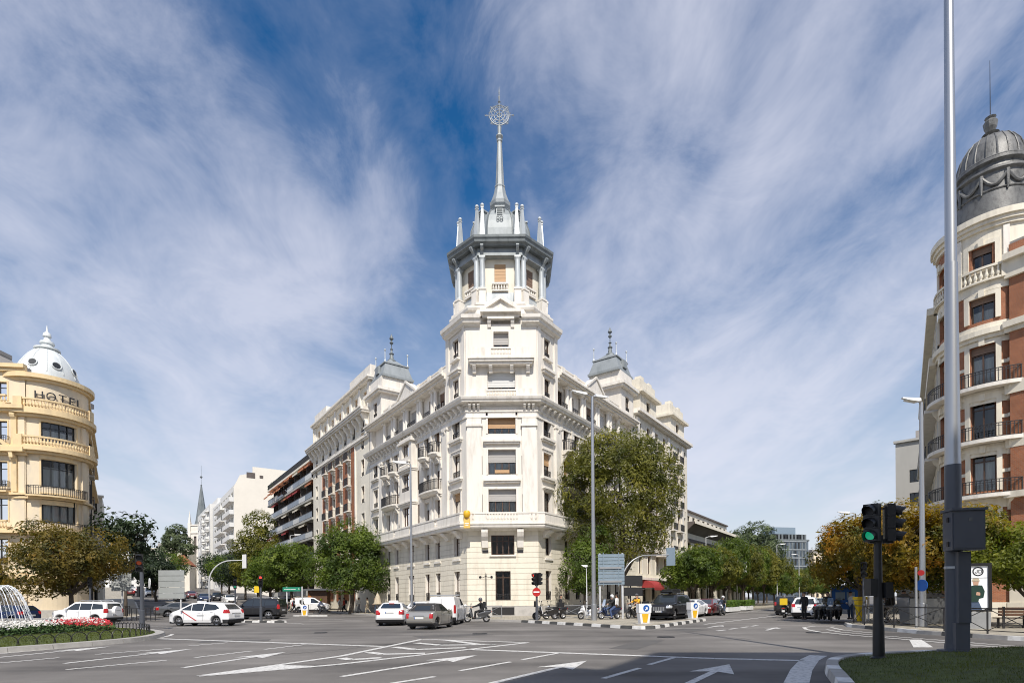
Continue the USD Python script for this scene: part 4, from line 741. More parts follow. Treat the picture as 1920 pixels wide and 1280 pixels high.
# ---------------------------------------------------------------- second building on the left: cream with a red brick panel
def core(th, o, u, n, L, dep, z1, inset=.9, name='interior', m='room', z0=-1.0):
    f = frame(o, u, n); return mesh(th, name, MB(f).box(inset*.3, L-inset*.3, -dep, -inset, z0, z1), m)
def roofbox(th, o, u, n, L, dep, z0, z1, m='roof_deck'): return mesh(th, 'roof', MB(frame(o, u, n)).box(0, L, -dep, -.02, z0, z1), m)
o = CL+UL*(LLEN+.05); L = 23.6; B2_ = thing('apartment_building', 'cream apartment house with a red brick panel of small balconies', 'building', (*o, 0)); f = frame(o, UL, NL)
rg = np.random.default_rng(3); H = []; side = [2.2, 21.6]; mid = [7.0, 10.2, 13.4, 16.6]
for fl in range(6):
    z = 3.6+3.28*fl
    for x in side: H.append(window(B2_, f, x, z+.1, 1.05, 2.0, mull=1, transom=.72, depth=.3, rail=.5, blind=rg.choice([0, .4]), bm='blind_brown', arch=.1))
    for x in mid:
        H.append(window(B2_, f, x, z-.35, .95, 2.55, mull=1, transom=.75, depth=.3, blind=rg.choice([0, .35, .6]), bm=rg.choice(['blind_light', 'blind_brown']), arch=.2, arm='cream_wall'))
        g = MB(f); g.box(x-.75, x+.75, .003, .62, z-.5, z-.36); g.prism(sg.Point(0, 0).buffer(.6).intersection(sg.box(-1, -1, 1, 0)), .01, .3, np.array([[1, 0, 0, x], [0, 0, 1, 0], [0, .6, 0, z-.5], [0, 0, 0, 1.0]])); b = mesh(B2_, 'balcony', g, 'stone_trim'); railing(b, f, x-.72, x+.72, z-.36, z+.6, .58, side=.55)
for x in [2.2, 5.4, 8.6, 11.8, 15.0, 18.4, 21.6]: H.append(window(B2_, f, x, 22.0, 1.0, 1.6, mull=1, depth=.3, rail=.45))
w = MB(f); w.wall(0, L, -1, 24.0, H, .32); mesh(B2_, 'wall', w, 'cream_wall')
bp = []
for a, b in ((4.9, 6.3), (7.7, 9.5), (10.9, 12.7), (14.1, 15.9), (17.3, 18.7)): bp.append((a, b))
for i, (a, b) in enumerate(bp): mesh(B2_, 'brick_panel', MB(f).box(a, b, .002, .06, 1.5, 21.15), 'brick_wall')
g = MB(f)
for a in (4.6, 18.72): g.box(a, a+.3, .003, .14, 1.0, 21.2)
for fl in range(6):
    for x in mid: g.box(x-.68, x+.68, .004, .1, 3.6+3.28*fl+2.42, min(21.15, 3.6+3.28*fl+2.9))
mesh(B2_, 'brick_surround', g, 'stone_trim')
g = MB(f); g.mold([o+UL*L, o], [(0, 0), (0, 0), (0, 0)]) if False else None
g.box(-.05, L+.05, .001, .35, 21.2, 21.5); g.box(-.05, L+.05, .001, .22, 21.02, 21.2); mesh(B2_, 'string_course', g, 'stone_trim')
g = MB(f)
for x in np.arange(.6, L, 1.6): bracket(g, x, 22.7, 23.95, .8, .4)
mesh(B2_, 'eave_brackets', g, 'stone_trim')
g = MB(f); g.box(-.1, L+.2, -.3, .95, 23.98, 24.2); g.box(-.2, L+.3, -.3, 1.1, 24.2, 24.45); g.box(-.2, L+.3, -.3, 1.2, 24.45, 24.6); mesh(B2_, 'main_cornice', g, 'stone_trim')
f2 = frame(o-NL*.35, UL, NL); H = [window(B2_, f2, x, 25.2, 1.0, 2.0, mull=1, depth=.3, blind=.3, bm='blind_tan') for x in (2.2, 5.4, 8.6, 11.8, 15.0, 18.4, 21.6)]
w = MB(f2); w.wall(.2, L-.2, 24.5, 28.0, H, .3)
for x in (.2, L-.2): w.add([(x, 0, 24.5), (x, -9, 24.5), (x, -9, 28), (x, 0, 28)], [(0, 1, 2, 3)])
mesh(B2_, 'attic_wall', w, 'cream_wall')
for x in (.6, 3.8, 7.0, 10.2, 13.4, 16.7, 20.0, 23.0): mesh(B2_, 'pilaster', MB(f2).box(x-.3, x+.3, .002, .2, 24.6, 27.9), 'stone_trim')
g = MB(f2); g.box(-.2, L+.1, -.4, .5, 28.0, 28.2); g.box(-.3, L+.2, -.4, .7, 28.2, 28.45); mesh(B2_, 'attic_cornice', g, 'stone_trim')
g = MB(f2); g.box(.2, 7.4, -.7, .1, 28.45, 29.9); g.box(17.6, L-.2, -.7, .1, 28.45, 29.9); g.box(7.4, 17.6, -.5, -.2, 28.45, 29.0); mesh(B2_, 'roof_parapet', g, 'stone_white')
core(B2_, o, UL, NL, L, 12, 27.5); roofbox(B2_, o-NL*.4, UL, NL, L, 9, 27.6, 28.3)
mesh(B2_, 'end_wall', MB(f).box(L-.3, L, -11, -.02, -1, 27.9), 'cream_wall')
# ---------------------------------------------------------------- third: dark terraces with orange awnings
o = CL+UL*46.4; L = 31.0; B3 = thing('apartment_building', 'dark terraced apartment block with long glazed balconies and orange awnings, plants on its roof', 'building', (*o, 0)); f = frame(o, UL, NL); fb = frame(o-NL*1.5, UL, NL)
w = MB(fb); H = []
for fl in range(8):
    z = 2.35+3.04*fl
    for x in np.arange(2.2, L-1, 3.85): H.append((x-1.2, x+1.2, z+.05, z+2.35))
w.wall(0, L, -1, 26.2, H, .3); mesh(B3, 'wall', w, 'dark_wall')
for h in H:
    if h[2] > 4: window(B3, fb, (h[0]+h[1])/2, h[2], 2.4, 2.3, 'frame_dark', 2, 0, depth=.25, curtain=rg.choice([0, .95], p=[.6, .4]))
core(B3, o-NL*1.5, UL, NL, L, 12, 26)
for fl in range(8):
    z = 2.3+3.04*fl
    s = mesh(B3, 'balcony', MB(f).box(-.2, L, -1.5, .25, z-.32, z), 'cream_wall' if fl == 7 else 'grey_wall')
    if fl < 7:
        for k in range(8):
            a = .1+k*(L-.2)/8; mesh(s, 'glass_panel', MB(f).box(a, a+(L-.2)/8-.06, .14, .17, z+.12, z+.95), 'blue_glass' if (k+fl) % 3 else 'blind_light')
        mesh(s, 'handrail', MB(f).box(-.1, L-.1, .12, .2, z+.96, z+1.03), 'iron')
        for k in range(1, 8): mesh(B3, 'partition', MB(f).box(k*L/8-.06, k*L/8+.06, -1.5, -.1, z, z+2.7), 'dark_wall')
    else: railing(s, f, 0, L, z, z+1.0, .15)
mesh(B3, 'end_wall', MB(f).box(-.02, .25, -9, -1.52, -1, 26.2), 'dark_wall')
mesh(B3, 'penthouse', MB(f).box(.6, L*.75, -9, -3.4, 23.6, 26.6).box(.2, L*.76, -9.2, -2.6, 26.6, 26.85), 'white_wall')
def awning(th, f, x0, x1, z, out, drop, m):
    g = MB(f); g.hexa([(x0, -.9, z-.03), (x1, -.9, z-.03), (x1, out, z-drop-.03), (x0, out, z-drop-.03), (x0, -.9, z), (x1, -.9, z), (x1, out, z-drop), (x0, out, z-drop)]); g.box(x0, x1, out-.02, out+.01, z-drop-.28, z-drop); return mesh(th, 'awning', g, m)
for fl, k, m, drop, out in [(6, 0, 'awning_orange', .35, .3), (6, 1, 'awning_orange', .35, .35), (6, 2, 'awning_cream', .3, .3), (6, 3, 'awning_orange', .5, .7), (6, 4, 'awning_orange', 1.7, 1.3), (6, 5, 'awning_orange', 1.7, 1.3), (6, 6, 'awning_orange', 1.2, 1.1), (6, 7, 'awning_orange', 1.3, 1.0), (5, 0, 'awning_orange', .3, .3), (5, 2, 'awning_red', .35, .35), (5, 3, 'awning_red', .35, .35), (5, 4, 'awning_orange', .4, .4), (5, 6, 'awning_red', .4, .4), (4, 0, 'awning_cream', .3, .3), (4, 2, 'awning_cream', .35, .35), (4, 4, 'awning_cream', .35, .35), (3, 1, 'awning_cream', .3, .3), (3, 4, 'awning_red', .4, .4), (3, 6, 'awning_red', .4, .5), (3, 7, 'awning_red', .4, .5)]:
    awning(B3, f, k*L/8+.3, (k+1)*L/8-.3, 2.3+3.04*(fl+1)-.34 if fl < 7 else 26.0, out, drop, m)
# ---------------------------------------------------------------- fourth: pale block with blank gable
o = CL+UL*119; zb = hh(*(o+NL*2)); L = 40; B4 = thing('apartment_building', 'pale cream block with a tall blank gable wall and stacked balconies', 'building', (*o, zb)); f = frame(o, UL, NL)
H = []
for fl in range(8):
    z = zb+3.3*fl+1.0
    for x in np.arange(3.0, L-1, 4.6): H.append((x-1.7, x+1.7, z+.1, z+2.5))
w = MB(f); w.wall(0, L, zb-2, zb+27.4, H, 1.2); mesh(B4, 'wall', w, 'white_wall')
for h in H: window(B4, frame(o-NL*.95, UL, NL), (h[0]+h[1])/2, h[2], 3.4, 2.4, 'frame_dark', 2, 0, depth=.25)
core(B4, o, UL, NL, L, 16, zb+27, 1.4)
q = frame(o, -NL, -UL)   # the gable, facing the camera
g = MB(); g.prism([(0, zb-2), (24, zb-2), (24, zb+33.5), (4.6, zb+33.5), (4.6, zb+31.8), (1.5, zb+30.9), (0, zb+27.6)], 0, .4, np.eye(4)); g.v = [q(np.c_[v[:, 0], -v[:, 2], v[:, 1]]) for v in g.v]; mesh(B4, 'gable_wall', g, 'gable_wall')
mesh(B4, 'roof', MB(f).box(.41, L, -16, -2.2, zb+27.2, zb+30.8), 'white_wall'); mesh(B4, 'penthouse', MB(f).box(.45, L*.7, -16, -5.5, zb+30.8, zb+33.2), 'white_wall')
mesh(B4, 'gable_opening', MB(q).box(3.1, 5.2, .0, .03, zb+30.4, zb+31.9).box(6.3, 7.2, 0, .03, zb+30.6, zb+31.4), 'dark_wall')
for fl in range(8):
    z = zb+3.3*fl+1.0; s = mesh(B4, 'balcony', MB(f).box(-.05, 12.5, .003, 1.1, z-.3, z-.05).box(-.05, 12.5, 1.0, 1.1, z-.05, z+.85).box(-.05, .05, .01, 1.0, z-.05, z+.85), 'white_wall')
    s = mesh(B4, 'balcony', MB(f).box(16, 30, .003, 1.1, z-.3, z-.05).box(16, 30, 1.0, 1.1, z-.05, z+.85), 'white_wall')
# ---------------------------------------------------------------- fifth: white bay windows, then the church
o = CL+UL*161+NL*.6; zb = hh(*(o+NL*2)); L = 34; B5 = thing('apartment_building', 'narrow white apartment block with stacked bay windows next to the church spire', 'building', (*o, zb)); f = frame(o, UL, NL); H = []
for fl in range(8):
    z = zb+3.2*fl+1.2
    for x in np.arange(3, L, 5.0): H.append(window(B5, f, x, z, 2.6, 1.9, 'frame_dark', 2, 0, depth=.25))
w = MB(f); w.wall(0, L, zb-2, zb+27, H, .3); mesh(B5, 'wall', w, 'white_wall'); core(B5, o, UL, NL, L, 14, zb+26.8)
mesh(B5, 'end_wall', MB(f).box(0, .3, -14, -.02, zb-2, zb+27), 'white_wall'); mesh(B5, 'roof', MB(f).box(0, L, -14, 0, zb+27, zb+27.5).box(2, L-6, -12, -2.5, zb+27.5, zb+30), 'white_wall')
for fl in range(8):
    for x in (5.5, 15.5): mesh(B5, 'bay', MB(f).box(x-2.2, x+2.2, .003, .9, zb+3.2*fl+.4, zb+3.2*fl+1.25).box(x-2.2, x+2.2, .003, .9, zb+3.2*fl+2.95, zb+3.2*fl+3.3), 'white_wall')
cx, cy = -119.5, 214.0; zb = hh(cx, cy); CH = thing('church', 'distant church with square pale belfry and slender dark slate spire up the left street', 'church', (cx, cy, zb)); g = MB()
for sx in (-1, 1):
    for sy in (-1, 1): g.box(cx+sx*2.9-.5, cx+sx*2.9+.5, cy+sy*2.9-.5, cy+sy*2.9+.5, zb, 31.5); g.lathe([(.62, 31.5), (.5, 32), (0, 36.5)], (cx+sx*2.9, cy+sy*2.9, 0), 4, off=PI/4)
mesh(CH, 'buttress', g, 'stone_white')
w = MB(frame((cx, cy-2.9), (1, 0), (0, -1))); hz = [(-1.4, -.4, 20, 26.5), (.4, 1.4, 20, 26.5)]; w.wall(-2.9, 2.9, zb, 30.5, hz, .4); w.T = None
for x in (-2.9, 2.9): w.add([(cx+x, cy-2.9, zb), (cx+x, cy+2.9, zb), (cx+x, cy+2.9, 30.5), (cx+x, cy-2.9, 30.5)], [(0, 1, 2, 3)])
mesh(CH, 'tower_wall', w, 'stone_white'); mesh(CH, 'belfry_louvre', MB().box(cx-2.4, cx+2.4, cy-2.4, cy+2.0, 12, 30), 'dark_wall')
g = MB()
for z in (18.5, 27.6, 30.5): g.box(cx-3.2, cx+3.2, cy-3.2, cy+3.2, z, z+.45)
mesh(CH, 'cornice', g, 'stone_trim'); sp = mesh(CH, 'spire', MB().lathe([(2.5, 30.95), (2.0, 33), (.22, 46.4), (.4, 46.5), (0, 46.7)], (cx, cy, 0), 8, off=o8), 'lead_dark'); mesh(sp, 'cross', MB().lathe([(.08, 46.5), (.06, 49), (.55, 49.6), (.06, 50.2), (.05, 54.0), (0, 54.1)], (cx, cy, 0), 6), 'lead_dark')
mesh(CH, 'nave', MB().box(cx-1, cx+14, cy+3.5, cy+30, zb, 20).prism([(-1, 20), (14, 20), (6.5, 28)], 0, 26, np.array([[1, 0, 0, cx], [0, 0, 1, cy+3.6], [0, 1, 0, 0], [0, 0, 0, 1.0]])), 'stone_white')
# low far buildings at the end of the left street
def plain_building(name, label, o, u, n, L, dep, zb, h, wm, floors, pitch=3.1, ww=1.3, step=3.0, roof=None, frm='frame_dark', wh=1.7, blind=None):
    th = thing(name, label, 'building', (*o, zb)); f = frame(o, u, n); H = []
    for fl in range(floors):
        for x in np.arange(step*.6, L-.8, step): H.append(window(th, f, x, zb+pitch*fl+1.2, ww, wh, frm, 1, 0, depth=.22))
    w = MB(f); w.wall(0, L, zb-2, zb+h, H, .25)
    for x in (0, L): w.add([(x, 0, zb-2), (x, -dep, zb-2), (x, -dep, zb+h), (x, 0, zb+h)], [(0, 1, 2, 3)])
    w.add([(0, -dep, zb-2), (L, -dep, zb-2), (L, -dep, zb+h), (0, -dep, zb+h)], [(3, 2, 1, 0)])
    mesh(th, 'wall', w, wm); mesh(th, 'interior', MB(f).box(.3, L-.3, -dep+.3, -.7, zb-1, zb+h-.1), 'room')
    mesh(th, 'cornice', MB(f).box(-.2, L+.2, -.3, .3, zb+h, zb+h+.3), wm)
    if roof == 'tile': mesh(th, 'roof', MB(f).hexa([(-.5, .5, zb+h+.3), (L+.5, .5, zb+h+.3), (L+.5, -dep, zb+h+.3), (-.5, -dep, zb+h+.3), (2, -dep*.45, zb+h+3.2), (L-2, -dep*.45, zb+h+3.2), (L-2, -dep*.55, zb+h+3.2), (2, -dep*.55, zb+h+3.2)]), 'roof_tile')
    else: mesh(th, 'roof', MB(f).box(0, L, -dep, -.31, zb+h-.05, zb+h+.12).box(L*.2, L*.6, -dep*.8, -dep*.3, zb+h+.12, zb+h+2.3), 'roof_deck')
    return th
plain_building('house', 'low pale house with orange tiled roof far up the left street', (-90.5, 146), (.93, .36), (.36, -.93), 5, 9, 4.5, 6.6, 'cream_wall', 2, roof='tile')
plain_building('apartment_building', 'pale distant block rising behind the orange tiled roof', (-116, 176), (.93, .36), (.36, -.93), 12, 14, 5.0, 13.5, 'cream_wall', 5, frm='frame_brown')
plain_building('apartment_building', 'far pale flat roofed block behind the dark leaved tree by the hotel', (-150, 190), (.93, .36), (.36, -.93), 26, 14, 5.0, 14.0, 'white_wall', 4)
plain_building('apartment_building', 'narrow cream block just right of the hotel with plain side wall', (-62.5, 76.0), (.82, .57), (.57, -.82), 5.2, 10, .5, 16.0, 'cream_wall', 5, step=2.6, ww=.9)
# ---------------------------------------------------------------- right street: cream block with roof turrets
o = CR+UR*(RLEN+.05); L = 19.4; R2 = thing('apartment_building', 'cream apartment house with two roof turrets and a ground floor bar behind the tall tree', 'building', (*o, 0)); f = frame(o, UR, NR); H = []
for fl in range(6):
    z = 4.3+3.15*fl
    for x in (1.6, 4.4, 7.2, 10.0, 12.8, 15.6, 18.0):
        H.append(window(R2, f, x, z+.2, 1.0, 2.2, mull=1, transom=.74, depth=.28, arch=.12, blind=rg.choice([0, .5]), bm='blind_brown'))
        if x in (4.4, 7.2, 12.8, 15.6) and fl: b = mesh(R2, 'balcony', MB(f).box(x-.85, x+.85, .003, .6, z+.0, z+.16), 'stone_trim'); railing(b, f, x-.8, x+.8, z+.16, z+1.1, .55, side=.5)
for x in (3.0, 6.0, 9.0, 12.0, 15.0, 17.6): H.append(window(R2, f, x, .4, 1.6, 2.6, 'frame_dark', 1, .75, depth=.3))
w = MB(f); w.wall(0, L, -1, 23.2, H, .3)
w.add([(L, 0, -1), (L, -10, -1), (L, -10, 23.2), (L, 0, 23.2)], [(0, 1, 2, 3)]); mesh(R2, 'wall', w, 'stone_cream'); core(R2, o, UR, NR, L, 12, 23)
g = MB(f)
for z in (3.75, 7.2): g.box(-.02, L+.2, .002, .45, z, z+.3)
g.box(-.02, L+.3, -.2, .5, 23.2, 23.4); g.box(-.02, L+.4, -.2, .8, 23.4, 23.75); mesh(R2, 'cornice', g, 'stone_trim')
mesh(R2, 'long_balcony', MB(f).box(6.2, 15.0, .003, 1.15, 6.75, 7.0).box(6.2, 15.0, .95, 1.15, 7.0, 7.9), 'stone_trim')
for x in (1.0, 5.8, 11.4, 17.0): mesh(R2, 'pilaster', MB(f).box(x-.35, x+.35, .003, .2, 7.6, 22.9), 'stone_trim')
for x0, x1 in ((2.0, 7.2), (12.6, 18.2)):
    ft = frame(o, UR, NR); g = MB(ft); g.wall(x0, x1, 23.7, 26.2, [((x0+x1)/2-.6, (x0+x1)/2+.6, 24.3, 25.7)], .3)
    for x in (x0, x1): g.add([(x, 0, 23.7), (x, -5, 23.7), (x, -5, 26.2), (x, 0, 26.2)], [(0, 1, 2, 3)])
    t = mesh(R2, 'roof_turret', g, 'stone_cream'); window(R2, ft, (x0+x1)/2, 24.3, 1.2, 1.4, depth=.25); mesh(t, 'turret_cornice', MB(ft).box(x0-.5, x1+.5, -5.2, .55, 26.2, 26.5).box(x0+.1, x1-.1, -4.8, -.1, 26.5, 28.0).box(x0+1.2, x0+2.2, -1.2, -.4, 28.0, 28.7).box(x1-1.4, x1-.4, -1.2, -.4, 28.0, 28.6), 'stone_cream'); mesh(t, 'turret_interior', MB(ft).box(x0+.3, x1-.3, -4.7, -.6, 23.8, 26.1), 'room')
roofbox(R2, o, UR, NR, L, 12, 23.1, 23.3)
def shop_awning(label, o2, u, n, x0, x1, z, m, out=1.5, drop=.8):
    f = frame(o2, u, n); th = thing('shop_awning', label, 'awning', (*(o2+u*x0), z-drop)); g = MB(f)
    k = 6; v = [];
    for i in range(k+1): a = i/k*PI/2; v += [(x0, out*math.sin(a), z-drop*(1-math.cos(a))), (x1, out*math.sin(a), z-drop*(1-math.cos(a)))]
    g.add(v, [(2*i, 2*i+1, 2*i+3, 2*i+2) for i in range(k)])
    for x, s in ((x0, 0), (x1, 1)): g.add([(x, 0, z-drop)]+[v[2*i+s] for i in range(k+1)], [(0, i+1, i+2) for i in range(k)])
    mesh(th, 'canopy', g, m, 40); mesh(th, 'valance', MB(f).box(x0, x1, out-.02, out+.015, z-drop-.3, z-drop), m); g = MB(f)
    for x in (x0+.1, x1-.1): g.bar((x, .02, z-drop-.15), (x, out-.05, z-drop-.02), .035)
    mesh(th, 'arm', g, 'metal_grey'); return th
oR = CR+NR*.02
shop_awning('curved red awning over the bar entrance behind the parked black car', oR, UR, NR, 23.0, 26.2, 3.7, 'awning_red', 1.6, .9)
shop_awning('long black awning on the cream house, right of the red one', oR, UR, NR, 30.0, 37.5, 3.6, 'awning_dark', 1.9, .9)
shop_awning('low dark terrace canopy between the red awning and the white car', oR, UR, NR, 27.0, 29.6, 3.3, 'awning_dark', 1.4, .6)
# ---------------------------------------------------------------- right street: low modern block with dark eaves, tiled house behind it
o = CR+UR*41.2-NR*.6; L = 36; R3 = thing('office_building', 'low cream modern building with deep dark slanting eaves', 'building', (*o, 0)); f = frame(o, UR, NR); H = []
for fl in range(3):
    for x in np.arange(2, L-1, 3.2): H.append(window(R3, f, x, 1.0+3.4*fl, 1.6, 2.0, 'frame_dark', 1, 0, depth=.3))
w = MB(f); w.wall(0, L, -1, 11.2, H, .3); mesh(R3, 'wall', w, 'cream_wall'); core(R3, o, UR, NR, L, 12, 11)
g = MB(f); g.box(0, L, .002, .12, 9.9, 10.4); g.hexa([(0, 0, 11.2), (L, 0, 11.2), (L, 1.5, 12.5), (0, 1.5, 12.5), (0, -.2, 12.7), (L, -.2, 12.7), (L, 1.5, 12.7), (0, 1.5, 12.7)]); mesh(R3, 'eave', g, 'dark_wall')
mesh(R3, 'eave_edge', MB(f).box(-.05, L, 1.502, 1.62, 12.35, 12.8), 'cream_wall')
ft = frame(o-NR*2.6, UR, NR); H = [window(R3, ft, x, 14.1, 1.5, .9, 'frame_dark', 1, 0, depth=.2) for x in np.arange(1.5, L-3, 2.8)]
w = MB(ft); w.wall(0, L-2, 12.6, 15.6, H, .25); w.add([(0, 0, 12.6), (0, -9, 12.6), (0, -9, 15.6), (0, 0, 15.6)], [(0, 1, 2, 3)]); mesh(R3, 'terrace_wall', w, 'cream_wall'); mesh(R3, 'roof', MB(ft).box(-.2, L-2, -9, .3, 15.6, 15.85), 'dark_wall'); mesh(R3, 'upper_storey', MB(ft).box(-.3, 3.4, -9, -1.2, 15.85, 18.2), 'cream_wall')
mesh(R3, 'terrace_interior', MB(ft).box(.2, L-2.2, -8.5, -.6, 12.8, 15.5), 'room'); mesh(R3, 'terrace_floor', MB(f).box(0, L, -3, .0, 12.55, 12.68), 'roof_deck')
plain_building('house', 'old house with red tiled roof behind the low modern building', tuple(o+UR*26-NR*8), UR, NR, 30, 16, 0, 13.6, 'cream_wall', 4, roof='tile')
# far glass office and brick-banded block at the end of the right street
cx, cy = 107.0, 226.0; G1 = thing('office_building', 'distant blue grey glass office with rounded corner and recessed top floor', 'building', (cx, cy, 0)); u = np.array([.97, .24]); n = np.array([.24, -.97]); L = 17.5; f = frame((cx, cy), u, n)
pl = [(0, 0), (L-2, 0)]+[(L-2+2.5*math.sin(a), -2.5+2.5*math.cos(a)) for a in np.linspace(.2, PI/2, 6)]+[(L+.5, -14), (0, -14)]
def fprism(f, pl, z0, z1): b = MB(); b.prism(pl, z0, z1); b.v = [f(v) for v in b.v]; return b
mesh(G1, 'storeys', fprism(f, pl, 0, 25.0), 'blue_glass'); mesh(G1, 'top_storey', fprism(f, [(a*.9+.4, b*.9-.6) for a, b in pl], 25.0, 27.2), 'frame_dark'); mesh(G1, 'roof_slab', fprism(f, [(a*1.02, b*1.02+.2) for a, b in pl], 24.6, 25.1), 'lead_dark'); mesh(G1, 'roof_screen', fprism(f, [(2.0, -2), (12, -2), (12, -10), (2, -10)], 27.2, 30.2), 'sign_blue')
for z in np.arange(4, 24.6, 3.4):
    mesh(G1, 'floor_band', MB(f).box(0, L-2, .002, .25, z-.35, z+.1), 'lead')
    for x in np.arange(.8, L-2, 1.6): mesh(G1, 'window', MB(f).box(x-.5, x+.25, .003, .12, z+.25, z+2.75), 'lead_dark' if int(x*7+z) % 3 else 'frame_dark')
plain_building('apartment_building', 'far brick banded block right of the glass office', (128.5, 236), (.97, .24), (.24, -.97), 13, 12, 0, 19.5, 'hotel_wall', 6, frm='frame_brown')
plain_building('apartment_building', 'pale grey slab with blank side wall behind the white street lamp on the right', (52.3, 75.4), (.74, -.67), (-.67, -.74), 9, 14, 0, 22.2, 'grey_wall', 6, step=3.4, ww=1.0)
# ---------------------------------------------------------------- hotel with the white dome
HC = np.array([-44.2, 53.0]); HR = 3.1; HT = thing('hotel', 'yellow cream hotel with a round bay tower under a small white dome', 'hotel', (*HC, 0)); UsdGeom.Xformable(stage.GetPrimAtPath(HT)).AddScaleOp().Set(Gf.Vec3f(1, 1, .957))
A0 = math.radians(-38); fd = drum(HC, HR, A0); a_l, a_r = math.radians(-125), math.radians(75); t_l, t_r = (a_l-A0)*HR, (a_r-A0)*HR; H = []
for z, h, c in ((17.05, 1.85, .6), (12.7, 2.6, .75), (9.3, 2.75, .8), (5.4, 2.8, .8)):
    H.append(window(HT, fd, .22, z, 2.75, h, 'frame_dark', 3, .7, depth=.25, curtain=c, arch=.12, arm='hotel_trim'))
w = MB(fd); w.wall(t_l, t_r, -.5, 23.2, H, .3); mesh(HT, 'tower_wall', w, 'hotel_wall'); mesh(HT, 'tower_interior', MB().lathe([(2.4, 0), (2.4, 22.9), (0, 22.9)], (*HC, 0), 24), 'room')
def dband(z0, z1, d, m='hotel_trim', name='band', a=t_l, b=t_r, d0=.003): return mesh(HT, name, MB(fd).box(a, b, d0, d, z0, z1), m)
for z0, z1, d in ((19.2, 19.45, .35), (19.45, 19.9, .62), (15.75, 16.0, .4), (16.0, 16.4, .7), (22.6, 22.85, .25), (22.85, 23.25, .5), (11.5, 11.7, .3), (8.15, 8.35, .3)): dband(z0, z1, d)
for z0 in (19.9, 16.4): balustrade(HT, fd, -2.2, 2.3, z0, z0+.95, .5, 'hotel_trim', .2, .2); [mesh(HT, 'balustrade_pier', MB(fd).box(a, a+.59, .3, .68, z0, z0+1.0), 'hotel_trim') for a in (-2.8, 2.31)]
for z0 in (11.7, 8.35):
    b = dband(z0, z0+.14, .75, 'hotel_trim', 'balcony', -2.0, 2.0); railing(b, fd, -1.95, 1.95, z0+.14, z0+1.0, .7, side=.6, pitch=.14)
for t in (-2.55, 2.35):
    for z0, z1 in ((4.5, 8.1), (8.4, 11.4), (11.8, 15.7), (16.5, 19.15)): mesh(HT, 'pilaster', MB(fd).box(t-.25, t+.25, .004, .16, z0, z1), 'hotel_wall')
for z in (11.0, 14.95+.4, 7.75): dband(z, z+.45, .12, 'hotel_trim', 'carved_panel', -1.2, 1.2)
dband(3.9, 4.3, .4); dband(0, 1.0, .15, 'stone_plinth', 'plinth')
x = -1.62
for ch in 'HOTEL':
    m = meshkit.text_mesh(ch, .74, .07); wd = m.bounds[1][0]; v = np.array(m.vertices); g = MB(fd); g.add(np.c_[x+v[:, 0], .14+v[:, 2], 20.95+v[:, 1]], m.faces); mesh(HT, 'letter', g, 'car_dark'); x += wd+.14
DPW = [(2.6, 23.25), (2.62, 23.5), (2.42, 23.6), (2.40, 24.0), (2.26, 24.6), (1.98, 25.3), (1.55, 26.0), (1.0, 26.6), (.82, 26.75), (1.02, 26.8), (1.02, 26.95), (.6, 27.1), (.42, 27.35), (.58, 27.45), (.55, 27.65), (.3, 27.8), (.22, 28.1), (.34, 28.2), (.3, 28.5), (.1, 28.7), (.06, 29.1), (0, 29.4)]
dm = mesh(HT, 'dome', MB().lathe(DPW, (*HC, 0), 40), 'dome_white', 50)
g = MB()
for i in range(12):
    a = i*PI/6+.15; g.tube([(HC[0]+(r+.02)*math.cos(a), HC[1]+(r+.02)*math.sin(a), z) for r, z in DPW[3:8]], .035, 5)
mesh(dm, 'rib', g, 'dome_white')
for a in (-78, -33, 12):
    a = math.radians(a); n = np.array([math.cos(a), math.sin(a), .28]); n /= np.linalg.norm(n); c = np.array([HC[0]+2.2*math.cos(a), HC[1]+2.2*math.sin(a), 24.75]); p = mesh(dm, 'round_window', MB().ring(c+n*.06, .36, .06, n, 24, 6), 'dome_white', 40); mesh(p, 'pane', MB().disc(c+n*.02, .33, n, .12, 20), 'frame_dark')
# flat wing left of the tower, rear wing
wo, wu = np.array([-43.6, 49.85]), np.array([-.992, -.125]); wn = np.array([.125, -.992]); f = frame(wo, wu, wn); H = []; WL = 14
for z, h in ((20.6, 1.75), (17.0, 1.7), (12.6, 2.3), (9.3, 2.2), (5.3, 2.4)):
    for x in (2.55, 6.6, 10.7): H.append(window(HT, f, x, z, 2.2, h, 'frame_dark', 2, .72, depth=.25, curtain=.7, arch=.1, arm='hotel_trim'))
w = MB(f); w.wall(0, WL, -.5, 23.6, H, .3); mesh(HT, 'wing_wall', w, 'hotel_wall'); core(HT, wo, wu, wn, WL, 10, 23)
g = MB(f)
for z0, z1, d in ((23.3, 23.6, .3), (23.6, 23.95, .5), (19.5, 19.75, .5), (19.75, 20.1, .7), (15.5, 15.75, .3), (15.75, 16.2, .7), (11.8, 12.0, .3), (8.2, 8.5, .7), (4.0, 4.4, .5)): g.box(-.2, WL, .003, d, z0, z1)
mesh(HT, 'wing_cornices', g, 'hotel_trim')
for z in (20.1, 8.5):
    for x in (2.55, 6.6): balustrade(HT, f, x-1.4, x+1.4, z, z+.9, .55, 'hotel_trim')
for z in (12.1, 16.3): b = mesh(HT, 'balcony', MB(f).box(1.2, 3.9, .003, .6, z-.1, z+.05), 'hotel_trim'); railing(b, f, 1.25, 3.85, z+.05, z+.95, .55, side=.5)
for x in (.85, 4.6):
    for z0, z1 in ((16.3, 19.4), (12.1, 15.4)): g = MB(f); g.box(x-.22, x+.22, .004, .2, z0, z1); bracket(g, x, z1-.9, z1, .42, .4); mesh(HT, 'pilaster', g, 'hotel_trim')
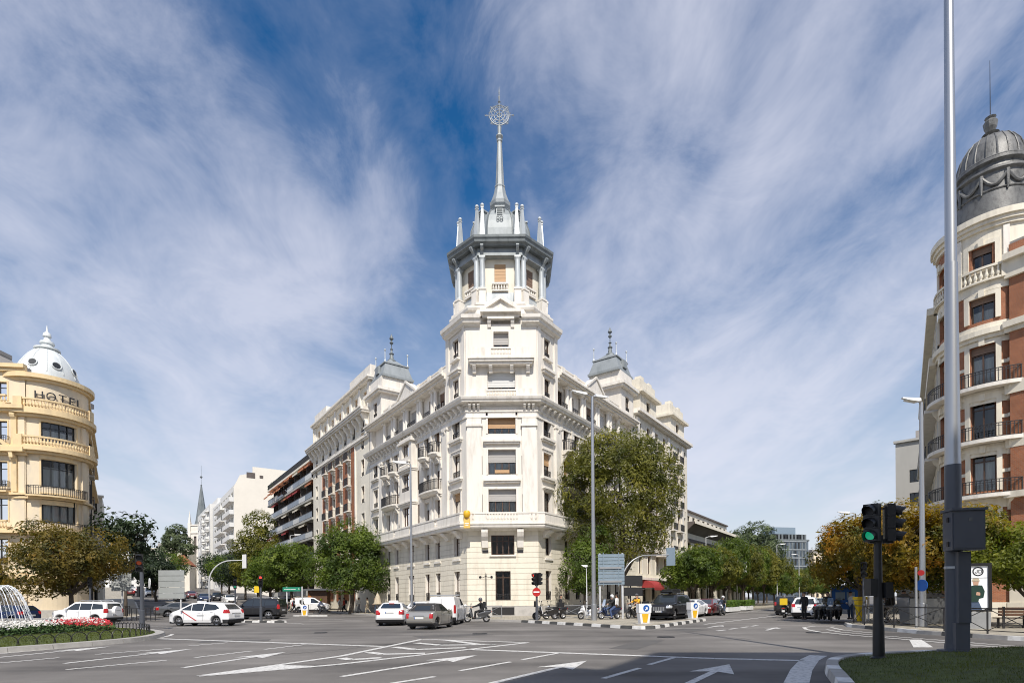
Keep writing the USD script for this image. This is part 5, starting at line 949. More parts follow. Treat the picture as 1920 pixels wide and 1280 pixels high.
g = MB(f); g.prism(sg.Point(2.55, 15.2).buffer(1.9).intersection(sg.box(0, 15.2, 5, 18)).difference(sg.Point(2.55, 15.2).buffer(1.6)), .2, .62, pz); mesh(HT, 'arch_moulding', g, 'hotel_trim')
mesh(HT, 'wing_roof', MB(f).box(0, WL, -10, -.1, 23.4, 23.9), 'roof_deck'); g = MB(); g.lathe([(3.6, 23.9), (3.6, 24.2), (3.3, 24.4), (2.2, 26.0), (2.3, 26.1), (2.3, 26.4), (0, 26.4)], (wo[0]-6.2, wo[1]+2.4, 0), 8, off=o8); mesh(HT, 'mansard_roof', g, 'roof_deck')
ru = np.array([-.577, .817]); rn = np.array([.817, .577]); ro = HC+rn*2.6+ru*1.0; w = MB(frame(ro, ru, rn)); w.wall(0, 26, -.5, 22.6, [], .2); mesh(HT, 'rear_wall', w, 'hotel_wall'); fr_ = frame(ro, ru, rn); core(HT, ro, ru, rn, 26, 9, 22.4, .3)
g = MB(fr_)
for z in (16.0, 19.4, 22.4, 4.0): g.box(0, 26, .003, .6, z, z+.4)
mesh(HT, 'rear_cornices', g, 'hotel_trim')
for z in (15.0, 11.8, 8.4): b = mesh(HT, 'balcony', MB(fr_).box(.8, 3.0, .003, .85, z, z+.18).box(1.0, 2.8, .003, .5, z-.5, z), 'stone_plinth'); railing(b, fr_, .85, 2.95, z+.18, z+1.1, .8, side=.7)
# ---------------------------------------------------------------- brick building with the dark dome on the right
RC = np.array([34.1, 39.2]); RR = 2.95; RB = thing('domed_building', 'red brick and cream stone building with round tower and dark metal dome', 'building', (*RC, 0))
A1 = math.radians(-141); fd = drum(RC, RR, A1); t_l, t_r = math.radians(-85)*RR, math.radians(48)*RR; H = []; gap = math.radians(57)*RR
FLS = [(23.4, 1.6, 0), (20.0, 1.6, 0), (15.75, 2.6, 1), (12.15, 2.5, 1), (8.55, 2.6, 1), (4.6, 2.7, 1)]
for t in (0, -gap):
    for i, (z, h, b) in enumerate(FLS):
        H.append(window(RB, fd, t, z, 1.35 if i else 1.1, h, 'frame_brown', 1, .78 if b else 0, depth=.28, curtain=(0, .5, .7, 0, .8, .6)[i], blind=(.3, .25, .2, 0, .0, .3)[i], bm='blind_brown'))
        g = MB(fd); k = .27; a, b_ = t-.68, t+.68; g.box(a-k, a, .003, .12, z, z+h+k); g.box(b_, b_+k, .003, .12, z, z+h+k); g.box(a, b_, .003, .12, z+h, z+h+k); g.box(t-.14, t+.14, .12, .24, z+h-.05, z+h+k+.15); mesh(RB, 'architrave', g, 'stone_cream')
w = MB(fd); w.wall(t_l, t_r, -.5, 26.2, H, .3); mesh(RB, 'tower_wall', w, 'brick_wall'); mesh(RB, 'tower_interior', MB().lathe([(2.3, 0), (2.3, 26), (0, 26)], (*RC, 0), 20), 'room')
def rband(z0, z1, d, m='stone_cream', name='band', a=t_l, b=t_r): return mesh(RB, name, MB(fd).box(a, b, .004, d, z0, z1), m)
for z0, z1, d in ((26.0, 26.25, .2), (26.25, 26.5, .35), (26.5, 26.9, .5), (21.9, 22.5, .1), (18.7, 18.95, .25), (18.95, 19.3, .42), (0, 1.1, .15), (3.4, 3.8, .3), (14.4, 15.28, .06), (14.85, 15.1, .12), (10.9, 11.68, .06), (11.3, 11.5, .12), (18.35, 18.7, .08), (7.4, 8.03, .06), (19.3, 19.75, .05)): rband(z0, z1, d)
rband(22.5, 26.0, .03, 'stone_cream', 'upper_facing', -5*.0+.95, t_r); rband(22.5, 26.0, .03, 'stone_cream', 'upper_facing', -gap+.85, -.85); rband(22.5, 23.38, .031, 'stone_cream', 'upper_facing', -.86, .96); rband(25.05, 26.0, .031, 'stone_cream', 'upper_facing', -.86, .96)
for t in (0, -gap): balustrade(RB, fd, t-.95, t+.95, 22.5, 23.5, .22, 'stone_cream', .26, .2); [mesh(RB, 'balustrade_pier', MB(fd).box(t+a, t+a+.54, .05, .34, 22.5, 23.55), 'stone_cream') for a in (-1.5, .96)]
for t in (-1.25, 1.25, -gap-1.25): mesh(RB, 'pilaster', MB(fd).box(t-.16, t+.16, .034, .13, 23.6, 25.95), 'stone_trim')
for z0 in (15.6, 12.0, 8.35):
    b = rband(z0-.3, z0-.06, .8, 'stone_trim', 'balcony', t_l+.6, t_r-.6); railing(b, fd, t_l+.65, t_r-.65, z0-.06, z0+.85, .74, side=.6, pitch=.15)
    g = MB(fd)
    for t in (1.35, -gap/2, -1.3, -gap-1.3): bracket(g, t, z0-1.15, z0-.31, .5, .32)
    mesh(RB, 'bracket', g, 'stone_cream')
for z in (16.9, 13.3, 9.7): rband(z, z+.22, .06, 'stone_cream', 'stone_band', .95, t_r); rband(z, z+.22, .06, 'stone_cream', 'stone_band', -gap+.95, -.95)
DR = [(2.45, 26.9), (2.4, 27.2), (2.2, 27.3), (2.1, 30.2), (2.3, 30.3), (2.3, 30.45), (1.95, 30.6), (1.88, 30.95), (2.12, 31.05), (2.12, 31.25), (1.95, 31.35), (1.9, 31.9), (1.7, 32.6), (1.3, 33.25), (.8, 33.6), (.35, 33.78), (.3, 33.95), (.5, 34.05)]
dm = mesh(RB, 'dome', MB().lathe(DR, (*RC, 0), 40), 'dome_dark', 50)
g = MB()
for i in range(20):
    a = i*PI/10+.1; g.tube([(RC[0]+(r+.015)*math.cos(a), RC[1]+(r+.015)*math.sin(a), z) for r, z in DR[10:15]], [.05, .05, .045, .04, .03], 5)
for z, r in ((31.32, 2.0), (29.0, 2.15), (27.5, 2.2)): g.ring((*RC, z), r, .07, (0, 0, 1), 40, 6)
mesh(dm, 'rib', g, 'dome_dark', 40); g = MB()
for i in range(10):
    a0, a1 = i*PI/5, (i+1)*PI/5; g.tube([(RC[0]+2.2*math.cos(a), RC[1]+2.2*math.sin(a), 30.0-.75*math.sin((a-a0)/(a1-a0)*PI)) for a in np.linspace(a0, a1, 9)], .1, 6); g.tube([(RC[0]+2.2*math.cos(a0), RC[1]+2.2*math.sin(a0), z) for z in (30.1, 29.6, 28.8)], [.14, .12, .05], 6)
mesh(dm, 'garland', g, 'dome_dark', 40)
mesh(dm, 'finial', MB().lathe([(.26, 33.9), (.18, 34.1), (.36, 34.5), (.42, 34.9), (.25, 35.1), (.34, 35.25), (.1, 35.4), (0, 35.5)], (*RC, 0), 10), 'dome_dark'); mesh(dm, 'lightning_rod', MB().tube([(*RC, 35.3), (*RC, 39.3)], [.03, .012], 5), 'iron')
wo, wu, wn = np.array([32.75, 36.35]), np.array([.52, -.854]), np.array([-.854, -.52]); f = frame(wo, wu, wn); H = []; WL = 16
for z, h, b in FLS[1:]:
    for x in (3.2, 7.0, 10.8): H.append(window(RB, f, x, z, 1.4, h, 'frame_brown', 1, .78, depth=.28, arch=.2, arm='stone_cream', curtain=.8 if x < 4 else 0))
w = MB(f); w.wall(0, WL, -.5, 24.5, H, .3); mesh(RB, 'wing_wall', w, 'brick_wall'); core(RB, wo, wu, wn, WL, 10, 24)
g = MB(f)
for z0, z1, d in ((18.7, 19.0, .3), (19.0, 19.4, .5), (14.7, 15.5, .25), (11.2, 12.0, .2), (7.9, 8.3, .6), (22.3, 23.4, .2), (23.4, 23.8, .5), (3.4, 3.9, .3), (0, 1.1, .12)): g.box(-.2, WL, .004, d, z0, z1)
for z in (16.9, 13.3, 9.7): g.box(-.1, WL, .004, .07, z, z+.22)
mesh(RB, 'wing_bands', g, 'stone_cream')
for x in (.45, 5.1): mesh(RB, 'wing_pilaster', MB(f).box(x-.4, x+.4, .002, .18, 4.0, 18.7), 'brick_wall')
mesh(RB, 'drainpipe', MB(f).tube([(1.35, .16, 19), (1.35, .16, 4)], .08, 8), 'stone_cream'); mesh(RB, 'lower_facing', MB(f).box(-.1, WL, .003, .05, 1.1, 3.4), 'stone_cream'); mesh(RB, 'wing_roof', MB(f).box(0, WL, -10, -.1, 24.3, 24.7), 'roof_deck')
lu, ln = np.array([.577, .817]), np.array([-.817, .577]); lo = np.array([31.75, 41.2]); f = frame(lo, lu, ln); H = []; LW = 30
for z, h, b in FLS[1:]:
    for x in np.arange(2.5, LW-1, 3.6): H.append(window(RB, f, x, z, 1.3, h, 'frame_brown', 1, .78, depth=.28, arch=.2, arm='stone_cream'))
w = MB(f); w.wall(0, LW, -.5, 22.5, H, .3); mesh(RB, 'side_wall', w, 'grey_wall'); core(RB, lo, lu, ln, LW, 8, 22)
for z in (15.6, 12.0, 8.35): b = mesh(RB, 'balcony', MB(f).box(.3, LW-.3, .004, .8, z-.3, z-.06), 'stone_trim'); railing(b, f, .4, LW-.4, z-.06, z+.85, .74, pitch=.2)
g = MB(f)
for z0, z1, d in ((18.7, 19.3, .5), (22.5, 23.0, .6), (3.4, 3.9, .3)): g.box(0, LW, .004, d, z0, z1)
mesh(RB, 'side_bands', g, 'stone_cream')
mesh(RB, 'side_roof', MB(f).box(0, LW, -8, -.1, 22.3, 22.7).hexa([(0, -.2, 22.7), (LW, -.2, 22.7), (LW, -7, 22.7), (0, -7, 22.7), (0, -2, 25.5), (LW, -2, 25.5), (LW, -6, 25.5), (0, -6, 25.5)]), 'grey_wall')
# ---------------------------------------------------------------- the block behind the camera whose shadow lies on the near road
SB = [(6.5, -8.2), (31, -10.5), (31, -32), (-7.5, -33)]; sh = thing('apartment_building', 'tall plain apartment block standing behind the viewer, shading the near road', 'building', (6.5, -8.2, 0)); mesh(sh, 'wall', MB().prism(SB, 0, 29.3), 'cream_wall'); mesh(sh, 'roof_parapet', MB().prism([(7.3, -8.9), (30, -11.2), (30, -31), (-5.5, -32)], 29.3, 30.0).prism([(2.2, -15.8), (3.6, -13.4), (6.4, -15), (5, -17.4)], 29.3, 31.6), 'cream_wall')
# ---------------------------------------------------------------- trees
def cards(P, N, size, rng, asp=1.5):
    """Leaf cards: folded rhombs at the points P whose faces lean to the directions N."""
    n = len(P); N = N+rng.normal(0, .40, (n, 3)); N /= np.linalg.norm(N, axis=1, keepdims=True); R = rng.normal(0, 1, (n, 3)); A = np.cross(N, R); A /= np.linalg.norm(A, axis=1, keepdims=True); B = np.cross(N, A)
    s = (size*rng.uniform(.6, 1.35, n))[:, None]; w = s*.5; l = s*.5*asp
    v = np.stack([P-A*l, P+B*w*.62+N*w*.22-A*l*.1, P+A*l, P-B*w*.62+N*w*.22-A*l*.1], 1).reshape(-1, 3); i = np.arange(n)[:, None]*4
    return v, np.vstack([i+[0, 1, 2], i+[0, 2, 3]])
def crown_points(lobes, n, rng, hole=.44, freq=.75, shell=.62, seed=0):
    L = np.array(lobes, float); vol = L[:, 3]*L[:, 4]*L[:, 5]; k = rng.choice(len(L), int(n*2.6), p=vol/vol.sum()); d = rng.normal(0, 1, (len(k), 3)); d /= np.linalg.norm(d, axis=1, keepdims=True)
    r = shell+(1.06-shell)*rng.random(len(k))**.7; r *= .86+.30*meshkit.noise(d*2.2+k[:, None]*7.3, seed); P = L[k, :3]+d*L[k, 3:]*r[:, None]
    keep = meshkit.fbm(P*freq, 3, seed) > hole; P, d = P[keep][:n], d[keep][:n]
    return P, d
def limbs(mb, base, lobes, r0, rng, fork=.45, twigs=3):
    top = np.mean([l[:3] for l in lobes], 0); base = np.array(base, float); f = base+(top-base)*fork; f[2] = base[2]+(top[2]-base[2])*fork
    mb.tube([base-[0, 0, .15], base+[0, 0, .12], base+(f-base)*.5+rng.normal(0, .05, 3)*[1, 1, 0], f], [r0*1.5, r0*1.08, r0*.9, r0*.75], 9)
    for l in lobes:
        c = np.array(l[:3]); m = (f+c)/2+rng.normal(0, .25, 3); mb.tube([f-[0, 0, .1], m, c], [r0*.55, r0*.38, r0*.12], 6)
        for _ in range(twigs):
            d = rng.normal(0, 1, 3); d[2] = abs(d[2])*.6; d /= np.linalg.norm(d); e = c+d*np.array(l[3:])*.85; a = m+(c-m)*rng.uniform(.2, .9); mb.tube([a, (a+e)/2+[0, 0, .15], e], [r0*.2, r0*.12, r0*.03], 4)
def tree(name, label, loc, lobes, n, size, leaf, seed, r0=.2, bark='bark', hole=.44, freq=.75, group=None, cat='tree', fork=.45, asp=1.5, up=.35, shell=.62):
    rng = np.random.default_rng(seed); x, y = loc[:2]; z = hh(x, y) if len(loc) < 3 else loc[2]; th = thing(name, label, cat, (x, y, z), group=group); o = np.array([x, y, z])
    b = MB(); limbs(b, (0, 0, 0), lobes, r0, rng, fork); b.v = [v+o for v in b.v]; mesh(th, 'trunk', b, bark, 60)
    P, d = crown_points(lobes, n, rng, hole, freq, shell, seed); N = d+np.array([0, 0, up]); c = MB(); v, f = cards(P, N, np.full(len(P), size), rng, asp); c.add(v+o, f); mesh(th, 'crown', c, leaf); return th
def lobeset(R, zc, H, k, rng, spread=.55, rr=.62):
    out = [(0, 0, zc, R*.75, R*.75, H*.48)]
    for i in range(k):
        a = 2*PI*i/k+rng.uniform(-.4, .4); q = R*spread*rng.uniform(.8, 1.15); s = R*rr*rng.uniform(.8, 1.15); out.append((q*math.cos(a), q*math.sin(a), zc+H*rng.uniform(-.24, .26), s, s, H*.32*rng.uniform(.8, 1.2)))
    return out
r1 = np.random.default_rng
tree('chestnut_tree', 'rust and olive chestnut tree in front of the hotel tower, behind the white off-roader', (-35.5, 44.6), lobeset(3.85, 4.8, 5.4, 8, r1(1)), 14000, .20, 'leaf_rust', 1, .2, group=None)
tree('chestnut_tree', 'smaller rust leaved chestnut tree behind the fountain at the left edge', (-46.0, 46.6), lobeset(3.2, 4.2, 4.2, 7, r1(2)), 10000, .20, 'leaf_rust', 2, .18)
tree('broadleaf_tree', 'dark airy tree with big round leaf clumps standing right of the hotel', (-38.6, 55.4), lobeset(3.0, 7.4, 6.4, 9, r1(3), .68, .42), 2300, .40, 'leaf_dark', 3, .16, hole=.50, freq=1.15, asp=1.1, shell=.25)
tree('tall_tree', 'tallest tree, olive green and feathery, in front of the right facade of the white building', (9.9, 50.4), [(0, 0, 11.6, 4.0, 3.6, 4.6), (-3.2, -.3, 11.2, 2.6, 2.6, 3.6), (3.2, .4, 11.0, 2.6, 2.6, 3.8), (0, .2, 14.6, 3.6, 3.0, 2.5), (-2.4, 0, 14.0, 2.5, 2.2, 2.2), (2.6, 0, 13.8, 2.5, 2.3, 2.3), (-3.0, 0, 8.2, 2.2, 2.2, 2.6), (2.9, .2, 8.0, 2.0, 2.0, 2.4), (.3, -.6, 7.4, 2.6, 2.2, 2.6), (4.2, .3, 12.4, 1.7, 1.7, 2.3)], 34000, .155, 'leaf_olive', 4, .24, hole=.42, freq=.8, fork=.3, asp=2.2)
tree('broadleaf_tree', 'lower dark green tree hugging the corner of the right facade, left of the tall one', (6.3, 48.4), [(0, 0, 4.6, 2.0, 1.8, 2.2), (-.9, 0, 3.6, 1.4, 1.3, 1.5), (1.1, .1, 6.2, 1.6, 1.4, 1.9), (.2, -.2, 3.1, 1.6, 1.4, 1.2)], 7000, .17, 'leaf_green', 5, .12, hole=.42)
tree('broadleaf_tree', 'bright green bushy tree on the left pavement against the white facade', (-18.2, 62.6), [(0, 0, 6.3, 3.4, 3.2, 3.4), (-2.6, 0, 5.2, 2.4, 2.4, 2.3), (2.5, -.4, 5.4, 2.4, 2.4, 2.6), (.4, -1.0, 8.6, 2.3, 2.2, 1.9), (-1.6, -.5, 7.9, 2.0, 2.0, 1.9), (2.2, -1.0, 7.8, 1.9, 1.8, 1.8), (0, -1.6, 4.0, 2.8, 2.2, 1.7), (3.4, -.5, 3.8, 1.6, 1.6, 1.5)], 20000, .21, 'leaf_green', 6, .26, hole=.40)
tree('broadleaf_tree', 'rounded darker tree between the green street sign and the bright bushy tree', (-30.0, 75.5), lobeset(4.2, 5.9, 6.4, 8, r1(7)), 12000, .25, 'leaf_green', 7, .22, hole=.41)
tree('conifer_tree', 'tall layered tree reaching up in front of the blank gable wall', (-41.5, 91), [(0, 0, 13.0, 2.4, 2.4, 2.2), (0, 0, 10.6, 3.2, 3.2, 2.0), (-1.4, 0, 9.0, 3.4, 3.0, 1.8), (1.6, 0, 8.2, 3.5, 3.2, 1.9), (0, 0, 6.0, 4.4, 4.0, 2.0), (.5, 0, 3.9, 3.6, 3.4, 1.4)], 13000, .29, 'leaf_olive', 8, .26, hole=.42)
lt = [('leaf_dark', 3.8), ('leaf_green', 4.2), ('leaf_olive', 3.6)]
for i, (x, y, k, R, lab) in enumerate([(-36.5, 84.0, 1, 3.6, 'low dark tree left of the tall layered tree, over the parked cars'), (-50, 104, 0, 4.4, 'dense tree beyond the curved signal arm on the left street'), (-57.5, 113, 1, 4.2, 'dark round tree in the left street behind the arm signal pole'), (-66, 126, 0, 4.4, 'farther dark tree lining the left street under the church'), (-82, 132, 1, 4.6, 'broad dark tree on the far side of the left street beside the grey sign board'), (-70, 108, 0, 4.6, 'wide dark tree right above the grey sign board'), (-59, 92, 0, 3.2, 'small dark tree just left of the grey sign board')]):
    tree('street_tree', lab, (x, y), lobeset(R, R*1.35, R*1.5, 7, r1(20+i)), 5500, .34, lt[k][0], 20+i, .22, hole=.41)
tree('pine_tree', 'grey green pine with bare lower limbs in front of the church', (-104, 172), [(0, 0, 15, 4.2, 4, 2.4), (-3, 0, 12, 3, 3, 1.7), (3.4, 0, 12.5, 3, 3, 1.7), (0, 0, 18, 3, 3, 2.0)], 5000, .5, 'leaf_grey', 40, .35)
# right street, one tree of each kind, then copies along the two kerbs
ta = tree('street_tree', 'first leafy green tree of the right street, beside the dark awnings', (20.2, 61.5), lobeset(3.1, 4.9, 4.6, 8, r1(50)), 9500, .24, 'leaf_green', 50, .16, group='trees along the right street', hole=.41)
tb = tree('street_tree', 'second leafy tree of the right street, above the parked white cars', (24.6, 68.0), lobeset(3.4, 5.3, 5.0, 8, r1(51)), 8500, .27, 'leaf_olive', 51, .17, group='trees along the right street', hole=.41)
rr = np.random.default_rng(8); ORD = 'nearest second third fourth fifth sixth seventh eighth ninth tenth eleventh twelfth thirteenth fourteenth fifteenth farthest'.split()
for i in range(16):
    s = 16+7.2*i; p = np.array([20.2, 61.5])+UR*s+NR*rr.uniform(-.4, .4); copy_thing((ta, tb)[i % 2], f'{ORD[i]} slender tree of the row along the left kerb of the right street', (*p, 0), rr.uniform(0, 360), 'receding row along the left kerb of the right street', (rr.uniform(.78, 1.0), rr.uniform(.78, 1.0), rr.uniform(.85, 1.4)))
for i in range(10):
    s = 22+9*i; p = np.array([13.8, 63.5])+UR*s; copy_thing((tb, ta)[i % 2], f'{ORD[i]} tree of the second row, close to the cream facades of the right street', (*p, 0), rr.uniform(0, 360), 'second row close to the cream facades of the right street', rr.uniform(.95, 1.2))
tree('willow_tree', 'tall grey green feathery tree rising above the row, left of the glass office', (43.5, 104), lobeset(6.0, 10.0, 9.0, 9, r1(60)), 12000, .36, 'leaf_grey', 60, .3, asp=2.6)
ca = tree('chestnut_tree', 'golden brown chestnut tree above the blue panel, left of the green traffic light', (20.9, 33.4), lobeset(2.6, 4.35, 4.7, 9, r1(70)), 16000, .16, 'leaf_autumn', 70, .15, hole=.41)
cb = tree('chestnut_tree', 'golden and green chestnut tree behind the tall mast and its grey box', (21.5, 29.0), lobeset(2.9, 3.9, 4.6, 9, r1(71)), 18000, .16, 'leaf_autumn', 71, .14, hole=.41)
tree('chestnut_tree', 'greener young chestnut tree at the right edge over the bench', (24.0, 25.8), lobeset(2.7, 3.4, 3.2, 9, r1(72)), 16000, .14, 'leaf_gold', 72, .11, hole=.41)
tree('chestnut_tree', 'green and yellow chestnut tree between the mast and the advertising lightbox', (23.6, 29.2), lobeset(2.5, 3.7, 3.7, 8, r1(73)), 12000, .15, 'leaf_gold', 73, .13, hole=.41)
for i, s in enumerate((9, 17.5, 26, 34.5, 43, 52, 61, 70)): copy_thing((ca, tb)[i % 2] if i < 2 else (ta, tb)[i % 2], f'{ORD[i]} tree of the row along the right kerb, behind the golden chestnut', (27.6+UR[0]*s, 41.5+UR[1]*s, 0), rr.uniform(0, 360), 'row along the right kerb of the right street', rr.uniform(1.0, 1.2))
def hedge(label, p, u, L, w, h, seed):
    rng = np.random.default_rng(seed); th = thing('hedge', label, 'hedge', (*p, 0)); o = np.array([*p, 0]); u = np.array(u); n = np.array([-u[1], u[0]]); N = int(L*900)
    t, d, z = rng.uniform(0, L, N), rng.uniform(-w/2, w/2, N), .45+rng.uniform(0, 1, N)**.6*h*(.75+.5*meshkit.noise(np.c_[rng.uniform(0, 1, N)*0+3, np.zeros(N), np.zeros(N)])); P = np.c_[p[0]+u[0]*t+n[0]*d, p[1]+u[1]*t+n[1]*d, z+.2*meshkit.noise(np.c_[t*1.3, d, z*0])]
    v, f = cards(P, np.c_[np.zeros(N), np.zeros(N)-.4, np.ones(N)*.8], np.full(N, .11), rng); mesh(th, 'foliage', MB().add(v, f), 'leaf_hedge'); fr = frame(p, u, n)
    for k in range(int(L/1.3)): mesh(th, 'planter', MB(fr).box(k*1.3+.02, k*1.3+1.26, -w/2, w/2, .1, .55), 'plastic_white')
hedge('light green hedge in white planters behind the parked white cars', (21.6, 56.5), UR, 5.2, .8, .9, 1); hedge('second stretch of hedge in white planters, farther up the right street', (26.2, 63.2), UR, 5.0, .8, .9, 2); hedge('row of roof plants on the dark terraced block', (0, 0), (1, 0), .1, .1, .1, 3) if False else None
# roof plants of the terraced block
rng = np.random.default_rng(12); P = []
for t in np.arange(22, 31, .5): P.append(np.array([*(CL+UL*46.4+UL*t-NL*.6), 23.9])+rng.normal(0, .32, (120, 3))*[1, 1, .9]+[0, 0, .3])
P = np.vstack(P); v, f = cards(P, np.tile([0, -.3, .8], (len(P), 1)), np.full(len(P), .22), rng); mesh(B3, 'roof_plants', MB().add(v, f), 'leaf_hedge')
# ---------------------------------------------------------------- fountain, flowers, hoop fence
FX = FC0; ft = thing('fountain', 'round stone fountain basin with arching water jets on the left island', 'fountain', (*FX, .15)); 
mesh(ft, 'basin', MB().lathe([(2.8, .15), (2.8, .55), (3.0, .6), (3.0, .78), (2.6, .78), (2.6, .35), (0, .35)], (*FX, 0), 56), 'kerb_stone', 30); mesh(ft, 'pool', MB().lathe([(2.59, .62), (0, .62)], (*FX, 0), 40), 'car_glass')
mesh(ft, 'pedestal', MB().lathe([(.6, .36), (.6, .7), (.4, .8), (.35, 1.1), (.6, 1.25), (.65, 1.35), (0, 1.36)], (*FX, 0), 24), 'kerb_stone', 30)
rng = np.random.default_rng(9)
for i in range(32):
    a = 2*PI*i/32; r = np.linspace(.3, 2.1, 24); q = (r-.3)/1.8; zt = np.maximum(1.36+(3.35*q-3.98*q*q)*1.6, .6); w = np.linspace(0, .03, 24)
    for j in range(3):
        k0 = (0, 9, 15)[j]; off = rng.normal(0, .02, (24, 3))*w[:, None]*25; p = np.stack([FX[0]+r*math.cos(a), FX[1]+r*math.sin(a), zt], 1)+off; mesh(ft, 'jet', MB().tube(p[k0:(24, 21, 24)[j]], np.linspace((.012, .008, .010)[j], .008, (24, 21, 24)[j]-k0), 5), 'water')
    g = MB(); n = 40; k = rng.uniform(9, 22.9, n); kk = k.astype(int); fr = (k-kk)[:, None]; c = p[kk]*(1-fr)+p[np.minimum(kk+1, 23)]*fr+rng.normal(0, 1, (n, 3))*(.008+.05*(k/23)[:, None]**2)
    for c_ in c: s = rng.uniform(.007, .016); g.add(c_+np.array([(s, 0, 0), (-s*.5, s*.8, 0), (-s*.5, -s*.8, 0), (0, 0, s*1.9), (0, 0, -s*1.9)]), [(0, 1, 3), (1, 2, 3), (2, 0, 3), (1, 0, 4), (2, 1, 4), (0, 2, 4)])
    tag(stage.GetPrimAtPath(mesh(ft, 'droplets', g, 'water')), kind='stuff')
def flowerbed(name, label, col, sel, seed):
    rng = np.random.default_rng(seed); N = 6500; a = rng.uniform(-2.4, 1.6, N); r = rng.uniform(3.2, 5.2, N)+.3*np.sin(a*5); k = meshkit.noise(np.c_[a*3.4, r*.25, np.zeros(N)], 4); keep = (k > .5) == sel; a, r = a[keep], r[keep]
    P = np.c_[FX[0]+r*np.cos(a), FX[1]+r*np.sin(a), .30+.28*(1-((r-4.2)/1.3)**2)+rng.uniform(0, .22, len(a))]; v, f = cards(P, np.tile([.1, -.5, .8], (len(P), 1)), np.full(len(P), .095), rng, 1.0); b = MB().add(v, f)
    struct(name, b, col, kind='stuff', label=label)
flowerbed('red_flowers', 'clumps of red bedding flowers round the fountain', 'petal_red', True, 1); flowerbed('white_flowers', 'clumps of white bedding flowers round the fountain', 'petal_white', False, 2)
N = 11000; a = rng.uniform(-2.4, 1.6, N); r = rng.uniform(3.1, 5.35, N)+.3*np.sin(a*5); P = np.c_[FX[0]+r*np.cos(a), FX[1]+r*np.sin(a), .18+rng.uniform(0, 1, N)*(.2+.24*np.clip(1-((r-4.2)/1.3)**2, 0, 1))]; v, f = cards(P, np.tile([0, -.2, .8], (N, 1)), np.full(N, .10), rng); struct('bedding_leaves', MB().add(v, f), 'flower_leaf', kind='stuff')
hf = thing('hoop_fence', 'low dark hoop fence edging the lawn of the left island', 'fence', (-16.6, 20.6, .15)); ln = sg.Polygon(ip).buffer(-.62).exterior; n = int(ln.length/.55)
for i in range(n):
    p, q = np.array(ln.interpolate(i*.55).coords[0]), np.array(ln.interpolate(i*.55+.62).coords[0]); an = np.linspace(0, PI, 9); m = (p+q)/2; d = (q-p)/2; mesh(hf, 'hoop', MB().tube([(*(m-d*math.cos(t)), .16+.36*math.sin(t)**.8) for t in an], .016, 5), 'iron')
# ---------------------------------------------------------------- street furniture
def lamp_post(label, base, top, heads, r0=.11, m='pole_light', arm=.9, group=None, hs=1.0):
    x, y = base; z = hh(x, y)+.1; th = thing('street_lamp', label, 'street lamp', (x, y, z), group=group)
    mesh(th, 'post', MB().tube([(x, y, z-.1), (x, y, z+1.1), (x, y, z+1.12), (x, y, top)], [r0*1.35, r0*1.3, r0, r0*.55], 12), m, 40)
    for dx, dy, L in heads:
        d = np.array([dx, dy])/math.hypot(dx, dy); a = np.array([x, y, top-.05]); e = a+[*(d*L), .12]
        mesh(th, 'arm', MB().tube([a, a+[*(d*L*.4), .09], e], .035, 6), m); g = MB(frame(e[:2]-d*.25*hs, d, (-d[1], d[0]))); L2 = .95*hs
        g.hexa([(0, -.14, e[2]-.05), (L2, -.06, e[2]+.06), (L2, .06, e[2]+.06), (0, .14, e[2]-.05), (0, -.12, e[2]+.10), (L2, -.05, e[2]+.12), (L2, .05, e[2]+.12), (0, .12, e[2]+.10)]); g.hexa([(.1, -.16, e[2]-.075), (L2*.8, -.14, e[2]-.01), (L2*.8, .14, e[2]-.01), (.1, .16, e[2]-.075), (.1, -.12, e[2]-.04), (L2*.8, -.1, e[2]+.03), (L2*.8, .1, e[2]+.03), (.1, .12, e[2]-.04)]); mesh(th, 'lamp_head', g, 'lamp_white')
    return th
lamp_post('slim grey street lamp with one white head in front of the left facade', (-7.1, 39.3), 11.2, [(-1, -.1, .55)], .10, 'pole_silver')
lamp_post('tall silver street lamp with two white heads in front of the leafy tall tree', (5.45, 36.9), 15.0, [(-.9, -.43, .75), (.9, .43, .5)], .15, 'pole_silver', hs=1.15)
lamp_post('white street lamp with single head standing on the right pavement', (19.4, 26.2), 10.7, [(-1, -.15, .35)], .14, 'pole_silver', hs=.95)
lamp_post('short white lamp with domed head beside the grey blue sign board', (5.55, 41.2), 3.9, [(-1, 0, .05)], .055, 'pole_light', hs=.45)
lf = lamp_post('distant lamp with a white head above the left street trees', (-33.5, 84), 11.5, [(1, .1, .9)], .08)
for p, h_, s, l in (((24.6, 70.2), 9.2, 1, 'far lamp among the right street trees, nearest of the row'), ((33.5, 82.5), 9.6, -1, 'far lamp above the right street, left of the glass office'), ((44, 92), 10.2, 1, 'slim far lamp post in front of the glass office'), ((58, 112), 10, -1, 'farthest lamp head near the end of the right street'), ((30.1, 48.5), 8.8, -1, 'lamp head peeping over the golden chestnut tree'), ((-62, 118), 10.5, 1, 'far lamp at the foot of the white bay window block')): lamp_post(l, p, h_, [(s, .05, .8)], .07)
